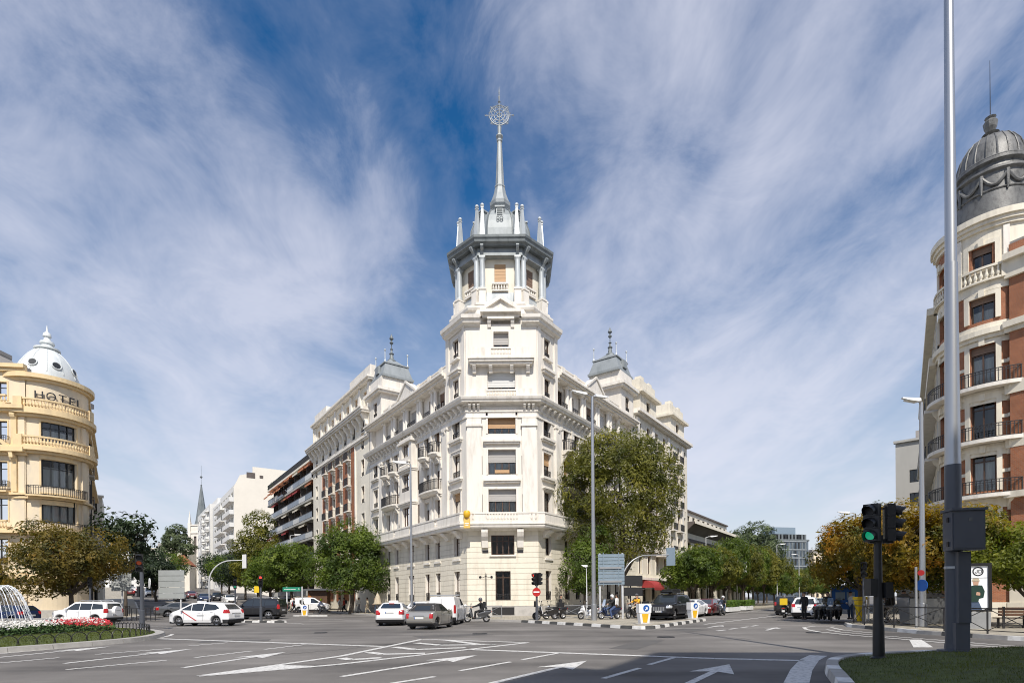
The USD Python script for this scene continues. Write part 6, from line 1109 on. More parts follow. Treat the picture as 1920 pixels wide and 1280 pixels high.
# the tall mast with its cabinet
mx, my = 9.36, 11.75; mz = float(mound(np.array([mx]), np.array([my]))[0]); MS = thing('lighting_mast', 'tall silver mast with grey control cabinet on the grass mound', 'mast', (mx, my, mz-.05)); ml = .0
mesh(MS, 'lower_tube', MB().tube([(mx, my, mz-.1), (mx, my, 4.35)], [.158, .145], 28), 'pole_paint_shade', 40); mesh(MS, 'base_flange', MB().lathe([(.30, mz-.04), (.30, mz+.03), (.175, mz+.05), (.17, mz+.16)], (mx, my, 0), 24), 'pole_paint_shade', 30); mesh(MS, 'band', MB().lathe([(.158, 2.15), (.166, 2.16), (.166, 2.2), (.158, 2.21)], (mx, my, 0), 24), 'metal_grey'); mesh(MS, 'upper_tube', MB().tube([(mx, my, 4.352), (mx, my, 4.5), (mx, my, 8.6), (mx, my, 8.62), (mx, my, 16.5)], [.145, .138, .116, .107, .072], 28), 'pole_silver', 40)  # tube split at the shadow edge, the shade below put into the colour
fm = frame((mx, my), (.93, -.37) if False else (.985, -.17), (-.17, -.985)); g = MB(fm); g.box(-.10, .165, .10, .24, mz-.05, 1.02); g.box(-.06, .175, .11, .27, 1.02, 2.5); mesh(MS, 'cable_duct', g, 'pole_paint_shade')
g = MB(fm); g.box(-.27, .33, .13, .46, 2.52, 3.32); cbx = mesh(MS, 'cabinet', g, 'pole_paint_shade'); mesh(cbx, 'door', MB(fm).box(-.245, .305, .462, .477, 2.55, 3.28), 'pole_paint_shade'); mesh(cbx, 'hood', MB(fm).box(-.30, .36, .10, .50, 3.322, 3.37), 'pole_paint_shade'); g = MB(fm)
for z in (2.62, 2.92, 3.2): g.box(-.325, -.302, .30, .36, z-.04, z+.04)
g.disc(fm(np.array([[-.22, .505, 2.88]]))[0], .014, (.17, .985, 0), .02, 8); g.T = fm; mesh(cbx, 'hinge', MB(fm).box(-.295, -.272, .30, .36, 2.6, 2.7).box(-.295, -.272, .30, .36, 3.1, 3.2), 'iron'); mesh(cbx, 'badge', MB(fm).box(.02, .09, .478, .481, 3.10, 3.17), 'car_grey')
# traffic lights
def signal(th, c, d, lit, h=.84, visor=.24, frame_m='black_plastic', name='signal_head', back=False):
    """Three-lamp head at c (centre), facing the plan direction d."""
    d = np.array(d, float)/np.hypot(*d); u = np.array([d[1], -d[0]])*-1; f = frame(c[:2], u, d); z0 = c[2]-h/2; w = h*.36; p = h/3; g = MB(f)
    for i in range(3): g.box(-w/2, w/2, -.10, .06, z0+p*i+.004, z0+p*(i+1)-.004)
    g.box(-w*.3, w*.3, -.14, -.1, z0+.05, z0+h-.05)
    s = mesh(th, name, g, frame_m); R = p*.37
    for i, col in enumerate(('light_green', 'light_amber', 'light_red')):
        cz = z0+p*(i+.5); ctr = f(np.array([[0, .062, cz]]))[0]; on = lit == i
        mesh(s, 'lens', MB().disc(ctr, R, (*d, 0), .03, 16), col if on else 'car_dark')
        if not back:
            an = np.linspace(-.25*PI, 1.25*PI, 13); v = []
            for a in an: k = .55+.45*max(0, math.sin(a)); v += [(R*1.15*math.cos(a), .055, cz+R*1.15*math.sin(a)), (R*1.17*math.cos(a), .062+visor*k, cz+R*1.10*math.sin(a)-.05)]
            mesh(s, 'visor', MB(f).add(v, [(2*j, 2*j+2, 2*j+3, 2*j+1) for j in range(12)]), frame_m)
    return s
TX, TY = 8.22, 12.45; tz = float(mound(np.array([TX]), np.array([TY]))[0]); TL = thing('traffic_light', 'large black traffic light with green lamp lit and two heads on the grass mound', 'traffic light', (TX, TY, tz-.05))
mesh(TL, 'post', MB().lathe([(.17, tz-.1), (.17, tz+.02), (.12, tz+.06), (.115, tz+.75), (.105, tz+.8), (.085, 2.0), (.078, 2.75), (.10, 2.8), (.10, 2.95), (0, 2.96)], (TX, TY, 0), 16), 'black_plastic', 40)
signal(TL, (TX-.17, TY-.06, 3.23), (-.82, -.57), 0); signal(TL, (TX+.30, TY+.0, 3.23), (.93, -.36), 9); mesh(TL, 'bracket', MB().bar((TX-.2, TY, 2.82), (TX+.33, TY, 2.82), .09).bar((TX-.2, TY, 3.55), (TX+.33, TY, 3.55), .03), 'black_plastic')
g = MB(); g.box(TX-.17, TX+.10, TY-.28, TY-.1, 1.62, 1.96) if False else g.box(TX-.24, TX-.09, TY-.12, TY+.12, 1.6, 1.98); g.box(TX+.09, TX+.26, TY-.12, TY+.12, 1.55, 1.9); mesh(TL, 'pedestrian_box', g, 'black_plastic')
def small_light(label, x, y, ztop, heads, z0=None, m='pole_paint_shade', h=.95, extra=None, hm='black_plastic', pr=.075):
    z = hh(x, y)+.1 if z0 is None else z0; th = thing('traffic_light', label, 'traffic light', (x, y, z)); mesh(th, 'post', MB().tube([(x, y, z-.1), (x, y, z+1.0), (x, y, z+1.02), (x, y, ztop-h-.02)], [pr*1.4, pr*1.35, pr, pr*.95], 10), m, 40); mesh(th, 'bracket', MB().box(x-.12, x+.12, y-.05, y+.05, ztop-h-.06, ztop-h), 'black_plastic')
    for dx, off, lit in heads: signal(th, (x+off, y-.02, ztop-h/2), dx, lit, h, .2, hm)
    return th
t1 = small_light('traffic light with red lamp lit and no entry plate before the narrow white front', 1.68, 37.6, 3.35, [((-.75, -.66), -.13, 2), ((.85, .5), .18, 9)], .12, h=.82); mesh(t1, 'no_entry_plate', MB().disc((1.66, 37.48, 2.05), .3, (.35, -.94, 0), .03, 20), 'red'); mesh(t1, 'plate_bar', MB(frame((1.655, 37.462), (.94, .35), (.35, -.94))).box(-.21, .21, 0, .006, 2.0, 2.1), 'sign_white'); mesh(t1, 'pedestrian_box', MB().box(1.48, 1.62, 37.4, 37.6, 1.05, 1.45), 'black_plastic')
t2 = small_light('traffic light with dim orange lamp on the island beside the white off-roader', -20.75, 31.1, 4.3, [((.45, -.89), -.12, 1)], .15, h=1.0, pr=.10); mesh(t2, 'round_plate', MB().disc((-20.45, 31.3, 2.65), .3, (.75, .66, 0), .03, 20), 'sign_white'); mesh(t2, 'pedestrian_box', MB().box(-20.98, -20.84, 31.0, 31.25, 1.9, 2.5), 'black_plastic')
t3 = small_light('traffic light with bright red lamp behind the white taxi', -19.2, 42.4, 3.55, [((.35, -.94), 0, 2)], .12, h=.85, m='pole_paint_shade'); mesh(t3, 'yellow_plate', MB().box(-19.75, -19.38, 42.5, 42.53, 2.25, 2.75), 'yellow_paint')
small_light('small green lit traffic light under the trees left of the red one', -25.2, 50.5, 3.6, [((.4, -.9), 0, 0)], .12, h=.8)
small_light('traffic light seen in shade behind the white off-roader', -33.0, 43.4, 3.6, [((.5, -.86), 0, 9)], .12, h=.8)
small_light('black traffic light in the shade right of the yellow post', 18.6, 29.3, 3.4, [((-.7, -.7), 0, 9)], .13, h=.8)
def gantry(label, x, y, z, top, ex, ey, r, m, face, boxm):
    th = thing('arm_traffic_light', label, 'traffic light', (x, y, z)); a = np.array([x, y]); e = np.array([ex, ey]); d = (e-a)/np.linalg.norm(e-a); Rb = min(2.4, (top-z)*.5); L = np.linalg.norm(e-a)
    pts = [(x, y, z), (x, y, top-Rb)]+[(*(a+d*Rb*(1-math.cos(t))), top-Rb+Rb*math.sin(t)) for t in np.linspace(.2, PI/2, 8)]+[(*e, top+.05)]
    mesh(th, 'arm', MB().tube(pts, np.linspace(r, r*.6, len(pts)), 10), m, 50); signal(th, (ex, ey, top-.1), face, 9, 1.15, .2, 'black_plastic', back=True); fb = frame((ex, ey), (face[1], -face[0]), face); mesh(th, 'backboard', MB(fb).box(-.36, .36, -.19, -.165, top-.85, top+.65), boxm); return th
gantry('curved white arm carrying a traffic light seen from behind, over the left street', -33.3, 61.0, hh(-33.3, 61), 6.1, -29.4, 61.3, .085, 'pole_light', (.5, .86), 'sign_white')
gantry('long grey arm carrying a traffic light seen from behind, over the right street', 8.9, 45.0, .1, 5.1, 13.3, 46.2, .065, 'metal_grey', (.5, .86), 'sign_blue')
gantry('white arm with a small signal board far along the right street', 25.5, 72, 0, 5.7, 30.8, 73.5, .08, 'pole_light', (.5, .86), 'sign_white')
def board(label, x, y, z0, z1, w, u, m, slats, posts, rails=0, pm='pole_light'):
    u = np.array(u, float)/np.hypot(*u); n = np.array([u[1], -u[0]]); th = thing('sign_board', label, 'sign', (x, y, hh(x, y))); f = frame((x, y), u, n); hs = (z1-z0)/slats
    for i in range(slats): mesh(th, 'panel', MB(f).box(-w/2, w/2, -.03, .03, z0+hs*i+.015, z0+hs*(i+1)-.015), m)
    for p in posts: mesh(th, 'post', MB(f).tube([(p, -.12, hh(x, y)), (p, -.12, z1+.05)], .075, 8), pm)
    if rails:
        g = MB(f)
        for zz in rails: g.box(-w/2+.1, w/2-.2, .035, .10, zz-.07, zz+.07)
        mesh(th, 'cross_rail', g, 'metal_grey'); g = MB(f)
        for p in (-w*.3, w*.28): g.box(p-.025, p+.025, .031, .07, z0-.1, z1+.1)
        mesh(th, 'stiffener', g, 'sign_blue')
    return th
board('back of a pale grey five panel road sign left of the white taxi', -31.6, 51.5, 1.9, 4.55, 2.25, (1, .12), 'sign_grey', 5, [.75])
board('back of a blue grey slatted road sign beside the tall silver lamp', 7.1, 39.6, 2.55, 4.75, 1.85, (1, -.1), 'sign_blue', 9, [-.8, .8], [2.78, 3.75])
board('pale board on posts in the shade behind the left traffic light', -35.2, 50.0, 2.6, 4.3, 1.6, (1, .2), 'sign_grey', 4, [0])
gs = thing('street_sign', 'green street sign with white lettering on two pale posts', 'sign', (-25.6, 64.5, 0)); f = frame((-25.6, 64.5), (1, .06), (.06, -1)); mesh(gs, 'panel', MB(f).box(-1.0, 1.0, 0, .08, 2.72, 3.2), 'sign_green'); g = MB(f); x = -.82
for wd in (.1, .06, .1, .08, .1, .16, .07, .1, .08, .1, .07, .09, .08): g.box(x, x+wd*.72, .082, .09, 2.9, 3.0); x += wd*1.12
mesh(gs, 'lettering', g, 'sign_white'); mesh(gs, 'arrow', MB(f).prism([(.72, 2.96), (.82, 3.06), (.92, 2.96)], .0, .01, np.array([[1, 0, 0, 0], [0, 0, 1, .082], [0, 1, 0, 0], [0, 0, 0, 1.0]])), 'sign_white')
for x in (-.6, 1.15): mesh(gs, 'post', MB(f).tube([(x, -.1, hh(-25, 64)), (x, -.1, 3.25)], .09, 8), 'pole_light')
ki = thing('kiosk', 'orange brown kiosk with dark flat roof under the bright green tree', 'kiosk', (-25.5, 71.6, .3)); f = frame((-25.9, 71.2), (1, .1), (.1, -1)); mesh(ki, 'body', MB(f).box(-.3, 2.1, -2, 0, .3, 2.9), 'wood_dark'); mesh(ki, 'orange_panel', MB(f).prism([(-.28, .6), (1.2, .6), (-.28, 2.7)], .002, .05, pz), 'orange_wood'); mesh(ki, 'roof', MB(f).box(-.7, 4.8, -2.5, .6, 2.9, 3.12), 'car_grey')
mesh(ki, 'slat', MB(f).box(-.3, 2.1, .002, .02, 2.7, 2.8), 'wood_dark')
def bollard(label, x, y, z, u=(1, .1)):
    u = np.array(u, float)/np.hypot(*u); n = np.array([u[1], -u[0]]); f = frame((x, y), u, n); th = thing('island_bollard', label, 'bollard', (x, y, z)); g = MB(f)
    g.hexa([(-.24, -.18, z), (.24, -.18, z), (.24, .18, z), (-.24, .18, z), (-.33, -.2, z+.62), (.33, -.2, z+.62), (.33, .2, z+.62), (-.33, .2, z+.62)]); mesh(th, 'lower_body', g, 'plastic_white'); mesh(th, 'yellow_face', MB(f).hexa([(-.12, .19, z+.1), (.12, .19, z+.1), (.12, .2, z+.1), (-.12, .2, z+.1), (-.2, .205, z+.58), (.2, .205, z+.58), (.2, .215, z+.58), (-.2, .215, z+.58)]), 'yellow')
    mesh(th, 'head', MB(f).box(-.36, .36, -.21, .21, z+.64, z+1.14), 'plastic_white'); c = f(np.array([[.06, .213, z+.89]]))[0]; d = mesh(th, 'blue_disc', MB().disc(c, .185, (*n, 0), .012, 24), 'blue'); mesh(d, 'white_arrow', MB(f).prism([(-.06, .95), (.08, .95), (.08, .80), (.04, .84), (-.07, .77), (-.09, .81), (.0, .89)], .0, .008, np.array([[1, 0, 0, .06], [0, 0, 1, .22], [0, 1, 0, z], [0, 0, 0, 1.0]])), 'sign_white'); mesh(th, 'base', MB().lathe([(.5, z-.02), (.5, z+.03), (.3, z+.06), (0, z+.06)], (x, y, 0), 20), 'kerb_stone'); return th
bollard('white and yellow island bollard with blue arrow disc at the tip of the striped kerb', 7.35, 31.0, .13, (.97, .2)); bollard('white and yellow island bollard farther back, in front of the white parked car', 12.3, 37.75, .13, (.9, .4)); bollard('white and yellow bollard with blue disc on the left street refuge near the walkers', -21.0, 56.2, .05)
b = MB(); 
struct('traffic_refuge', MB().prism(smooth_poly([(-22.6, 56.6), (-18.6, 55.4), (-18.6, 56.4), (-22.4, 57.6)], 2), -.1, .12), 'kerb_white')
def fence(label, pts, h=.95, m='iron', post=1.5, brace=True, z=.13, name='railing_fence'):
    th = thing(name, label, 'fence', (*pts[0], z)); p = densify(pts, post)
    for i, (a, b) in enumerate(zip(p, p[1:])):
        g = MB(); za, zb_ = hh(*a)+z, hh(*b)+z; g.bar((*a, za+h), (*b, zb_+h), .045); g.bar((*a, za+.12), (*b, zb_+.12), .03)
        if brace: g.bar((*a, za+.12), (*b, zb_+h), .022); g.bar((*a, za+h), (*b, zb_+.12), .022)
        mesh(th, 'rail_panel', g, m)
    for a in p: mesh(th, 'post', MB().tube([(*a, hh(*a)+z-.05), (*a, hh(*a)+z+h+.03)], .032, 6), m)
    return th
fence('dark railing with crossed braces along the right pavement kerb', [(18.6, 30.2), (17.9, 28.2), (17.55, 25.5), (17.6, 22.6), (18.3, 19.3), (19.8, 16.2)]); fence('dark railing along the left corner pavement beside the walkers', [(-15.6, 60.4), (-9.0, 50.8)], brace=True); fence('grey railing in front of the shaded right facade by the short lamp', [(3.4, 40.4), (7.0, 40.6)], m='metal_grey'); fence('thin railing before the narrow white front', [(-4.3, 43.6), (-.8, 42.6)], m='metal_grey')
fence('dark railing by the left traffic light, behind the white off-roader', [(-33.6, 45.0), (-29.2, 45.4)], brace=False, post=.35)
fence('iron railing at the far left corner of the hotel pavement', [(-36.6, 48.0), (-38.6, 56.0)], brace=False, post=.5)
dl = thing('street_lamp', 'dark double armed lamp post standing before the narrow white front', 'street lamp', (-2.05, 43.9, .13)); mesh(dl, 'post', MB().lathe([(.10, .13), (.09, .9), (.05, 1.0), (.04, 3.3), (.06, 3.4), (0, 3.75)], (-2.05, 43.9, 0), 8), 'iron'); mesh(dl, 'arm', MB().tube([(-2.5, 43.9, 3.35), (-2.3, 43.9, 3.3), (-2.05, 43.9, 3.42), (-1.8, 43.9, 3.3), (-1.6, 43.9, 3.35)], .025, 6), 'iron'); mesh(dl, 'lamp', MB().lathe([(.0, 3.22), (.09, 3.25), (.1, 3.4), (.0, 3.46)], (-2.5, 43.9, 0), 8).lathe([(.0, 3.22), (.09, 3.25), (.1, 3.4), (.0, 3.46)], (-1.6, 43.9, 0), 8), 'car_dark')
yp = thing('parking_post', 'tapering yellow post box on the right pavement behind the railing', 'post', (20.3, 32.3, .13)); mesh(yp, 'body', MB().hexa([(20.18, 32.2, .13), (20.5, 32.2, .13), (20.5, 32.45, .13), (20.18, 32.45, .13), (20.02, 32.1, 1.35), (20.5, 32.1, 1.35), (20.5, 32.5, 1.35), (20.02, 32.5, 1.35)]), 'yellow_paint'); mesh(yp, 'cap', MB().box(19.98, 20.54, 32.06, 32.54, 1.38, 1.55), 'yellow_paint'); mesh(yp, 'post', MB().tube([(20.75, 32.3, .1), (20.75, 32.3, 2.3)], .06, 8), 'plastic_white')
bp_ = thing('advert', 'blue advertising panel with pale print under the golden chestnut', 'panel', (21.2, 35.4, .13)); f = frame((21.3, 35.5), (.97, -.25), (-.25, -.97)); mesh(bp_, 'panel', MB(f).box(-.75, 1.0, -.05, .05, .75, 2.3), 'blue_panel'); mesh(bp_, 'print', MB(f).box(-.55, .0, .052, .058, 1.35, 1.85).box(.1, .55, .052, .058, 1.35, 1.85), 'sign_blue'); mesh(bp_, 'frame', MB(f).box(-.82, -.76, -.07, .07, .1, 2.35).box(1.01, 1.07, -.07, .07, .1, 2.35), 'metal_grey')
ax, ay = 20.15, 24.3; ad = thing('advert_lightbox', 'dark framed advertising lightbox showing a person in a dark jacket', 'advert', (ax, ay, .13)); f = frame((ax, ay), (.93, -.37), (-.37, -.93)); mesh(ad, 'base', MB(f).box(-.62, .62, -.12, .12, .1, .85), 'metal_grey'); mesh(ad, 'case', MB(f).prism(sg.box(-.66, .87, .66, 2.98).difference(sg.box(-.55, .95, .55, 2.86)), -.13, .13, pz).box(-.6, .6, -.1, .05, .9, 2.9), 'black_plastic'); po = mesh(ad, 'poster', MB(f).box(-.548, .548, .052, .06, .955, 2.855), 'screen')
rg_ = np.array([[1, 0, 0, .2], [0, 0, 1, .0], [0, 1, 0, 0], [0, 0, 0, 1.0]]); mesh(po, 'logo_ring', MB(f).prism(sg.Point(.0, 2.62).buffer(.2).difference(sg.Point(0, 2.62).buffer(.15)), .062, .066, rg_), 'car_dark'); m = meshkit.text_mesh('JD', .15, .004, True); v = np.array(m.vertices); mesh(po, 'logo_letters', MB(f).add(np.c_[v[:, 0]+.08, .062+v[:, 2], v[:, 1]+2.545], m.faces), 'car_dark')
mesh(po, 'band', MB(f).box(-.5, .548, .062, .064, 2.33, 2.345), 'car_dark'); PS = lambda nm, pts, m, y=.066: mesh(po, nm, MB(f).prism(sg.Polygon(pts).buffer(.03), .062, y, rg_), m)
PS('printed_jacket', [(-.28, 1.95), (-.1, 2.0), (.12, 1.98), (.2, 1.75), (.16, 1.5), (.0, 1.45), (-.02, 1.3), (-.25, 1.3)], 'cloth_green'); PS('printed_trousers', [(-.25, 1.27), (.0, 1.27), (.1, .98), (-.28, .98)], 'cloth_denim'); PS('printed_face', [(-.14, 2.05), (-.02, 2.05), (0, 2.18), (-.16, 2.18)], 'skin'); PS('printed_hat', [(-.19, 2.21), (.03, 2.21), (.0, 2.29), (-.16, 2.29)], 'cloth_beige'); PS('printed_hand', [(-.05, 1.62), (.04, 1.6), (.04, 1.68), (-.03, 1.7)], 'skin', .07)
sp_ = thing('sign_post', 'pole wrapped with stickers carrying a red and a blue round sign', 'sign', (18.35, 25.2, .13)); mesh(sp_, 'red_sign', MB().disc((18.52, 25.1, 2.62), .13, (-.8, -.6, 0), .03, 20), 'red'); mesh(sp_, 'blue_sign', MB().disc((18.56, 25.1, 2.05), .27, (-.97, -.24, 0), .03, 24), 'blue'); mesh(sp_, 'post', MB().tube([(18.4, 25.25, .1), (18.4, 25.25, 2.9)], .05, 8), 'metal_grey')
ib = thing('information_board', 'dark green information board on one post, beside the rider in yellow', 'sign', (9.3, 42.5, .13)); mesh(ib, 'panel', MB().box(8.55, 10.0, 42.45, 42.53, 2.5, 3.3).box(8.55, 10.0, 42.45, 42.53, 1.75, 2.4), 'car_dark'); mesh(ib, 'post', MB().tube([(9.1, 42.6, .1), (9.1, 42.6, 3.3)], .05, 6), 'iron')
wb = thing('bench', 'dark wooden bench behind the railing at the right edge', 'bench', (22.6, 24.2, .13)); f = frame((22.3, 24.1), (.95, -.3), (-.3, -.95))
for i in range(3): mesh(wb, 'seat_slat', MB(f).box(-1.1, 1.1, -.2+i*.14, -.08+i*.14, .56, .60), 'wood_dark')
for i in range(3): mesh(wb, 'back_slat', MB(f).box(-1.1, 1.1, .27, .30, .68+i*.13, .79+i*.13), 'wood_dark')
for x in (-.9, .9): mesh(wb, 'leg', MB(f).box(x-.04, x+.04, -.2, -.14, .12, .56).box(x-.04, x+.04, .24, .30, .12, 1.08), 'iron')
tbx = thing('cafe_umbrella', 'closed pale parasol pair beside the railing on the left corner', 'umbrella', (-14.2, 58.6, .13)); 
mesh(tbx, 'canopy', MB().lathe([(.05, 2.35), (.22, 2.0), (.42, 1.2), (.3, 1.15)], (-14.2, 58.6, 0), 8), 'cloth_beige'); mesh(tbx, 'pole', MB().tube([(-14.2, 58.6, .1), (-14.2, 58.6, 2.5)], .03, 6), 'metal_grey')
rb = thing('waste_skip', 'dark grey container half hidden in the shade on the right pavement', 'container', (20.2, 27.2, .13)); mesh(rb, 'body', MB().hexa([(19.5, 27.2, .2), (20.9, 26.8, .2), (21.2, 27.9, .2), (19.8, 28.3, .2), (19.4, 27.1, 1.5), (21.0, 26.7, 1.5), (21.3, 28.0, 1.5), (19.7, 28.4, 1.5)]), 'car_grey'); mesh(rb, 'lid', MB().hexa([(19.38, 27.05, 1.52), (21.05, 26.62, 1.52), (21.35, 28.05, 1.52), (19.65, 28.45, 1.52), (19.5, 27.3, 1.7), (20.9, 26.95, 1.7), (21.15, 27.8, 1.7), (19.8, 28.15, 1.7)]), 'black_plastic')
# ---------------------------------------------------------------- vehicles (x forward, y left, z up; origin on the ground under the middle)
CS = m3.CrossSection
def ext(poly, axis, a, b):
    """Extrude a polygon: axis 'y' takes (x, z), 'x' takes (y, z), 'z' takes (x, y)."""
    p = np.array(poly.exterior.coords)[:-1] if hasattr(poly, 'exterior') else np.array(poly, float)
    k = m3.Manifold.extrude(CS([p], m3.FillRule.NonZero), b-a); T = {'z': [[1, 0, 0, 0], [0, 1, 0, 0], [0, 0, 1, a]], 'y': [[1, 0, 0, 0], [0, 0, -1, -a], [0, 1, 0, 0]], 'x': [[0, 0, 1, a], [1, 0, 0, 0], [0, 1, 0, 0]]}[axis]
    return k.transform(np.array(T, float))
def rnd(p, r, q=6): P = sg.Polygon(p); return P.buffer(-r, quad_segs=q).buffer(2*r, quad_segs=q).buffer(-r, quad_segs=q)
def taubin(man, L, it=8):
    k = man.refine_to_length(L).to_mesh(); t = trimesh.Trimesh(k.vert_properties[:, :3], k.tri_verts, process=True); trimesh.smoothing.filter_taubin(t, .5, .53, it); return t
def wheel_mesh(th, x, y, r, side, w=.2, rim='rim', spokes=5):
    yo = y+side*w/2; T = lambda v: np.stack([x+v[:, 0], yo-side*w/2+v[:, 2], r+v[:, 1]], 1)
    t = MB(T); t.lathe([(r*.64, -w/2), (r*.9, -w/2), (r, -w*.32), (r, w*.32), (r*.9, w/2), (r*.64, w/2), (r*.60, w*.2)], n=24); p = mesh(th, 'wheel', t, 'rubber', 40)
    g = MB(T); s = side; g.lathe([(r*.66, s*w*.45), (r*.60, s*w*.5), (r*.56, s*w*.36), (r*.5, s*w*.2), (0, s*w*.18)], n=24); mesh(p, 'wheel_well', g, 'car_dark', 40); g = MB(T)
    g.lathe([(r*.66, s*w*.46), (r*.64, s*w*.52), (r*.56, s*w*.5), (r*.55, s*w*.4)], n=24)
    for i in range(spokes):
        a = 2*PI*i/spokes+.3; d = np.array([math.cos(a), math.sin(a)]); n = np.array([-d[1], d[0]]); q0, q1 = d*r*.1, d*r*.58; z0, z1 = s*w*.30, s*w*.44
        g.hexa([(*(q0-n*r*.09), z0), (*(q1-n*r*.075), z0), (*(q1+n*r*.075), z0), (*(q0+n*r*.09), z0), (*(q0-n*r*.09), z1), (*(q1-n*r*.075), z1), (*(q1+n*r*.075), z1), (*(q0+n*r*.09), z1)])
    g.lathe([(r*.17, s*w*.44), (r*.12, s*w*.5), (0, s*w*.5)], n=12); mesh(p, 'rim', g, rim, 40)
def car(name, label, cat, spec, loc, rz, paint, group=None):
    S = spec; W = S['w']; L0, L1 = S['x']; th = thing(name, label, cat, loc, rz or .001, group); hw = W/2; top = S['h']; bz = S['belt']
    side = ext(rnd(S['side'], S.get('r', .07)), 'y', -hw, hw); pr = S.get('plan', .35); plan = ext(rnd([(L0, -hw*.86), (L0+pr, -hw), (L1-pr*1.6, -hw), (L1-.12, -hw*.78), (L1, -hw*.5), (L1, hw*.5), (L1-.12, hw*.78), (L1-pr*1.6, hw), (L0+pr, hw), (L0, hw*.86)], .10), 'z', 0, top+1)
    rw = S['roofw']/2; sec = ext(rnd([(-hw*.93, .16), (-hw, .42), (-hw, bz-.12), (-hw*.955, bz), (-rw, top-.02), (-rw*.6, top+.03), (rw*.6, top+.03), (rw, top-.02), (hw*.955, bz), (hw, bz-.12), (hw, .42), (hw*.93, .16)], .05), 'x', L0-.1, L1+.1)
    sol = side ^ plan ^ sec; body = sol; xf, xr = S['axles']; R = S['r_w']
    for x in (xf, xr):
        for s in (-1, 1):
            c = m3.Manifold.cylinder(.42, R+.055, R+.055, 28).rotate((90, 0, 0)).translate((x, (hw-.30 if s > 0 else -hw-.12)+.42, R+.01)); body = body-c
    body = taubin(body, .085, 6); bm = mesh(th, 'body', body, paint, 38)
    G = lambda out, inn: sol.scale((1+out/2.2, 1+out/.8, 1+out/1.2)).translate((0, 0, -out*.75))-sol.scale((1-inn/2.2, 1-inn/.8, 1-inn/1.2)).translate((0, 0, inn*.75))
    sh = G(.006, .03); shl = G(.004, .03)
    def patch(nm, m, mt, parent=th, lab=None):
        if m.num_tri() > 4: return mesh(parent, nm, m, mt, 30, lab)
    for q in S['glass']:    # side windows, both sides
        for s in (-1, 1): patch('side_window', sh ^ ext(rnd(q, .03, 3), 'y', -3, 3) ^ m3.Manifold.cube((9, 1.2, 4)).translate((-4.5, .12 if s > 0 else -1.32, 0)), 'car_glass')
    for nm in ('windscreen', 'rear_window'):
        if nm in S: x0, x1, z0, z1, w0, w1 = S[nm]; patch(nm, sh ^ ext(rnd([(-w0, z0), (w0, z0), (w1, z1), (-w1, z1)], .04, 3), 'x', x0, x1), 'car_glass')
    if 'roof' in S: x0, x1, z0 = S['roof']; patch('soft_top', G(.004, .02) ^ m3.Manifold.cube((x1-x0, 3, 2)).translate((x0, -1.5, z0)), 'soft_top')
    for s in (-1, 1):
        for nm, mt in (('headlight', 'headlamp'), ('taillight', 'tail_red')):
            x0, x1, y0, y1, z0, z1 = S[nm]; a, b = sorted((s*y0, s*y1)); patch(nm, shl ^ ext(rnd([(a, z0), (b, z0), (b, z1), (a, z1)], .03, 3), 'x', x0, x1), mt)
    for x0, x1, z0, z1, yw, mt, nm in S.get('bands', []): patch(nm, G(.008, .03) ^ m3.Manifold.cube((x1-x0, 2*yw, z1-z0)).translate((x0, -yw, z0)), mt)
    g = MB()
    for x in (xf, xr):
        for s in (-1, 1): g.box(x-R-.05, x+R+.05, s*hw*.2-.4, s*hw*.2+.4, .18, R*2+.02) if s > 0 else None
    g.box(L0+.25, L1-.25, -hw*.9, hw*.9, .17, .3); mesh(th, 'underbody', g, 'car_dark')
    for x in (xf, xr):
        for s in (-1, 1): wheel_mesh(th, x, s*(hw-.23), R, s, .21, 'rim', S.get('spokes', 5))
    for s in (-1, 1):
        mx, mz = S['mirror']; m = m3.Manifold.sphere(1, 12).scale((.09, .12, .085)).translate((mx, s*(hw+.07), mz)); mesh(th, 'mirror', m, S.get('mirror_m', paint), 40)
        for dx, dz in S.get('handles', []): mesh(th, 'door_handle', MB().box(dx-.1, dx+.1, s*hw-.012 if s > 0 else -hw-.022, s*hw+.022 if s > 0 else -hw+.012, dz-.018, dz+.018), paint)
        for (x, z0, z1) in S.get('seams', []): patch('door_gap', G(.0035, .01) ^ m3.Manifold.cube((.014, .6, z1-z0)).translate((x, .5 if s > 0 else -1.1, z0)), 'car_dark')
    for key, sg_ in (('front_plate', 1), ('rear_plate', -1)):
        if key in S: x, z = S[key]; a, b = sorted((x, x+sg_*.02)); mesh(th, 'number_plate', MB().box(a, b, -.26, .26, z-.055, z+.055), 'plate'); mesh(th, 'plate_band', MB().box(b if sg_ > 0 else a-.002, b+.002 if sg_ > 0 else a, .215, .258, z-.053, z+.053), 'blue')
    if S.get('rails'): 
        x0, x1, z = S['rails']
        for s in (-1, 1): mesh(th, 'roof_rail', MB().tube([(x0, s*rw*.86, z-.05), (x0+.15, s*rw*.86, z+.02), (x1-.15, s*rw*.86, z+.02), (x1, s*rw*.86, z-.05)], .022, 6), 'metal_grey')
    return th
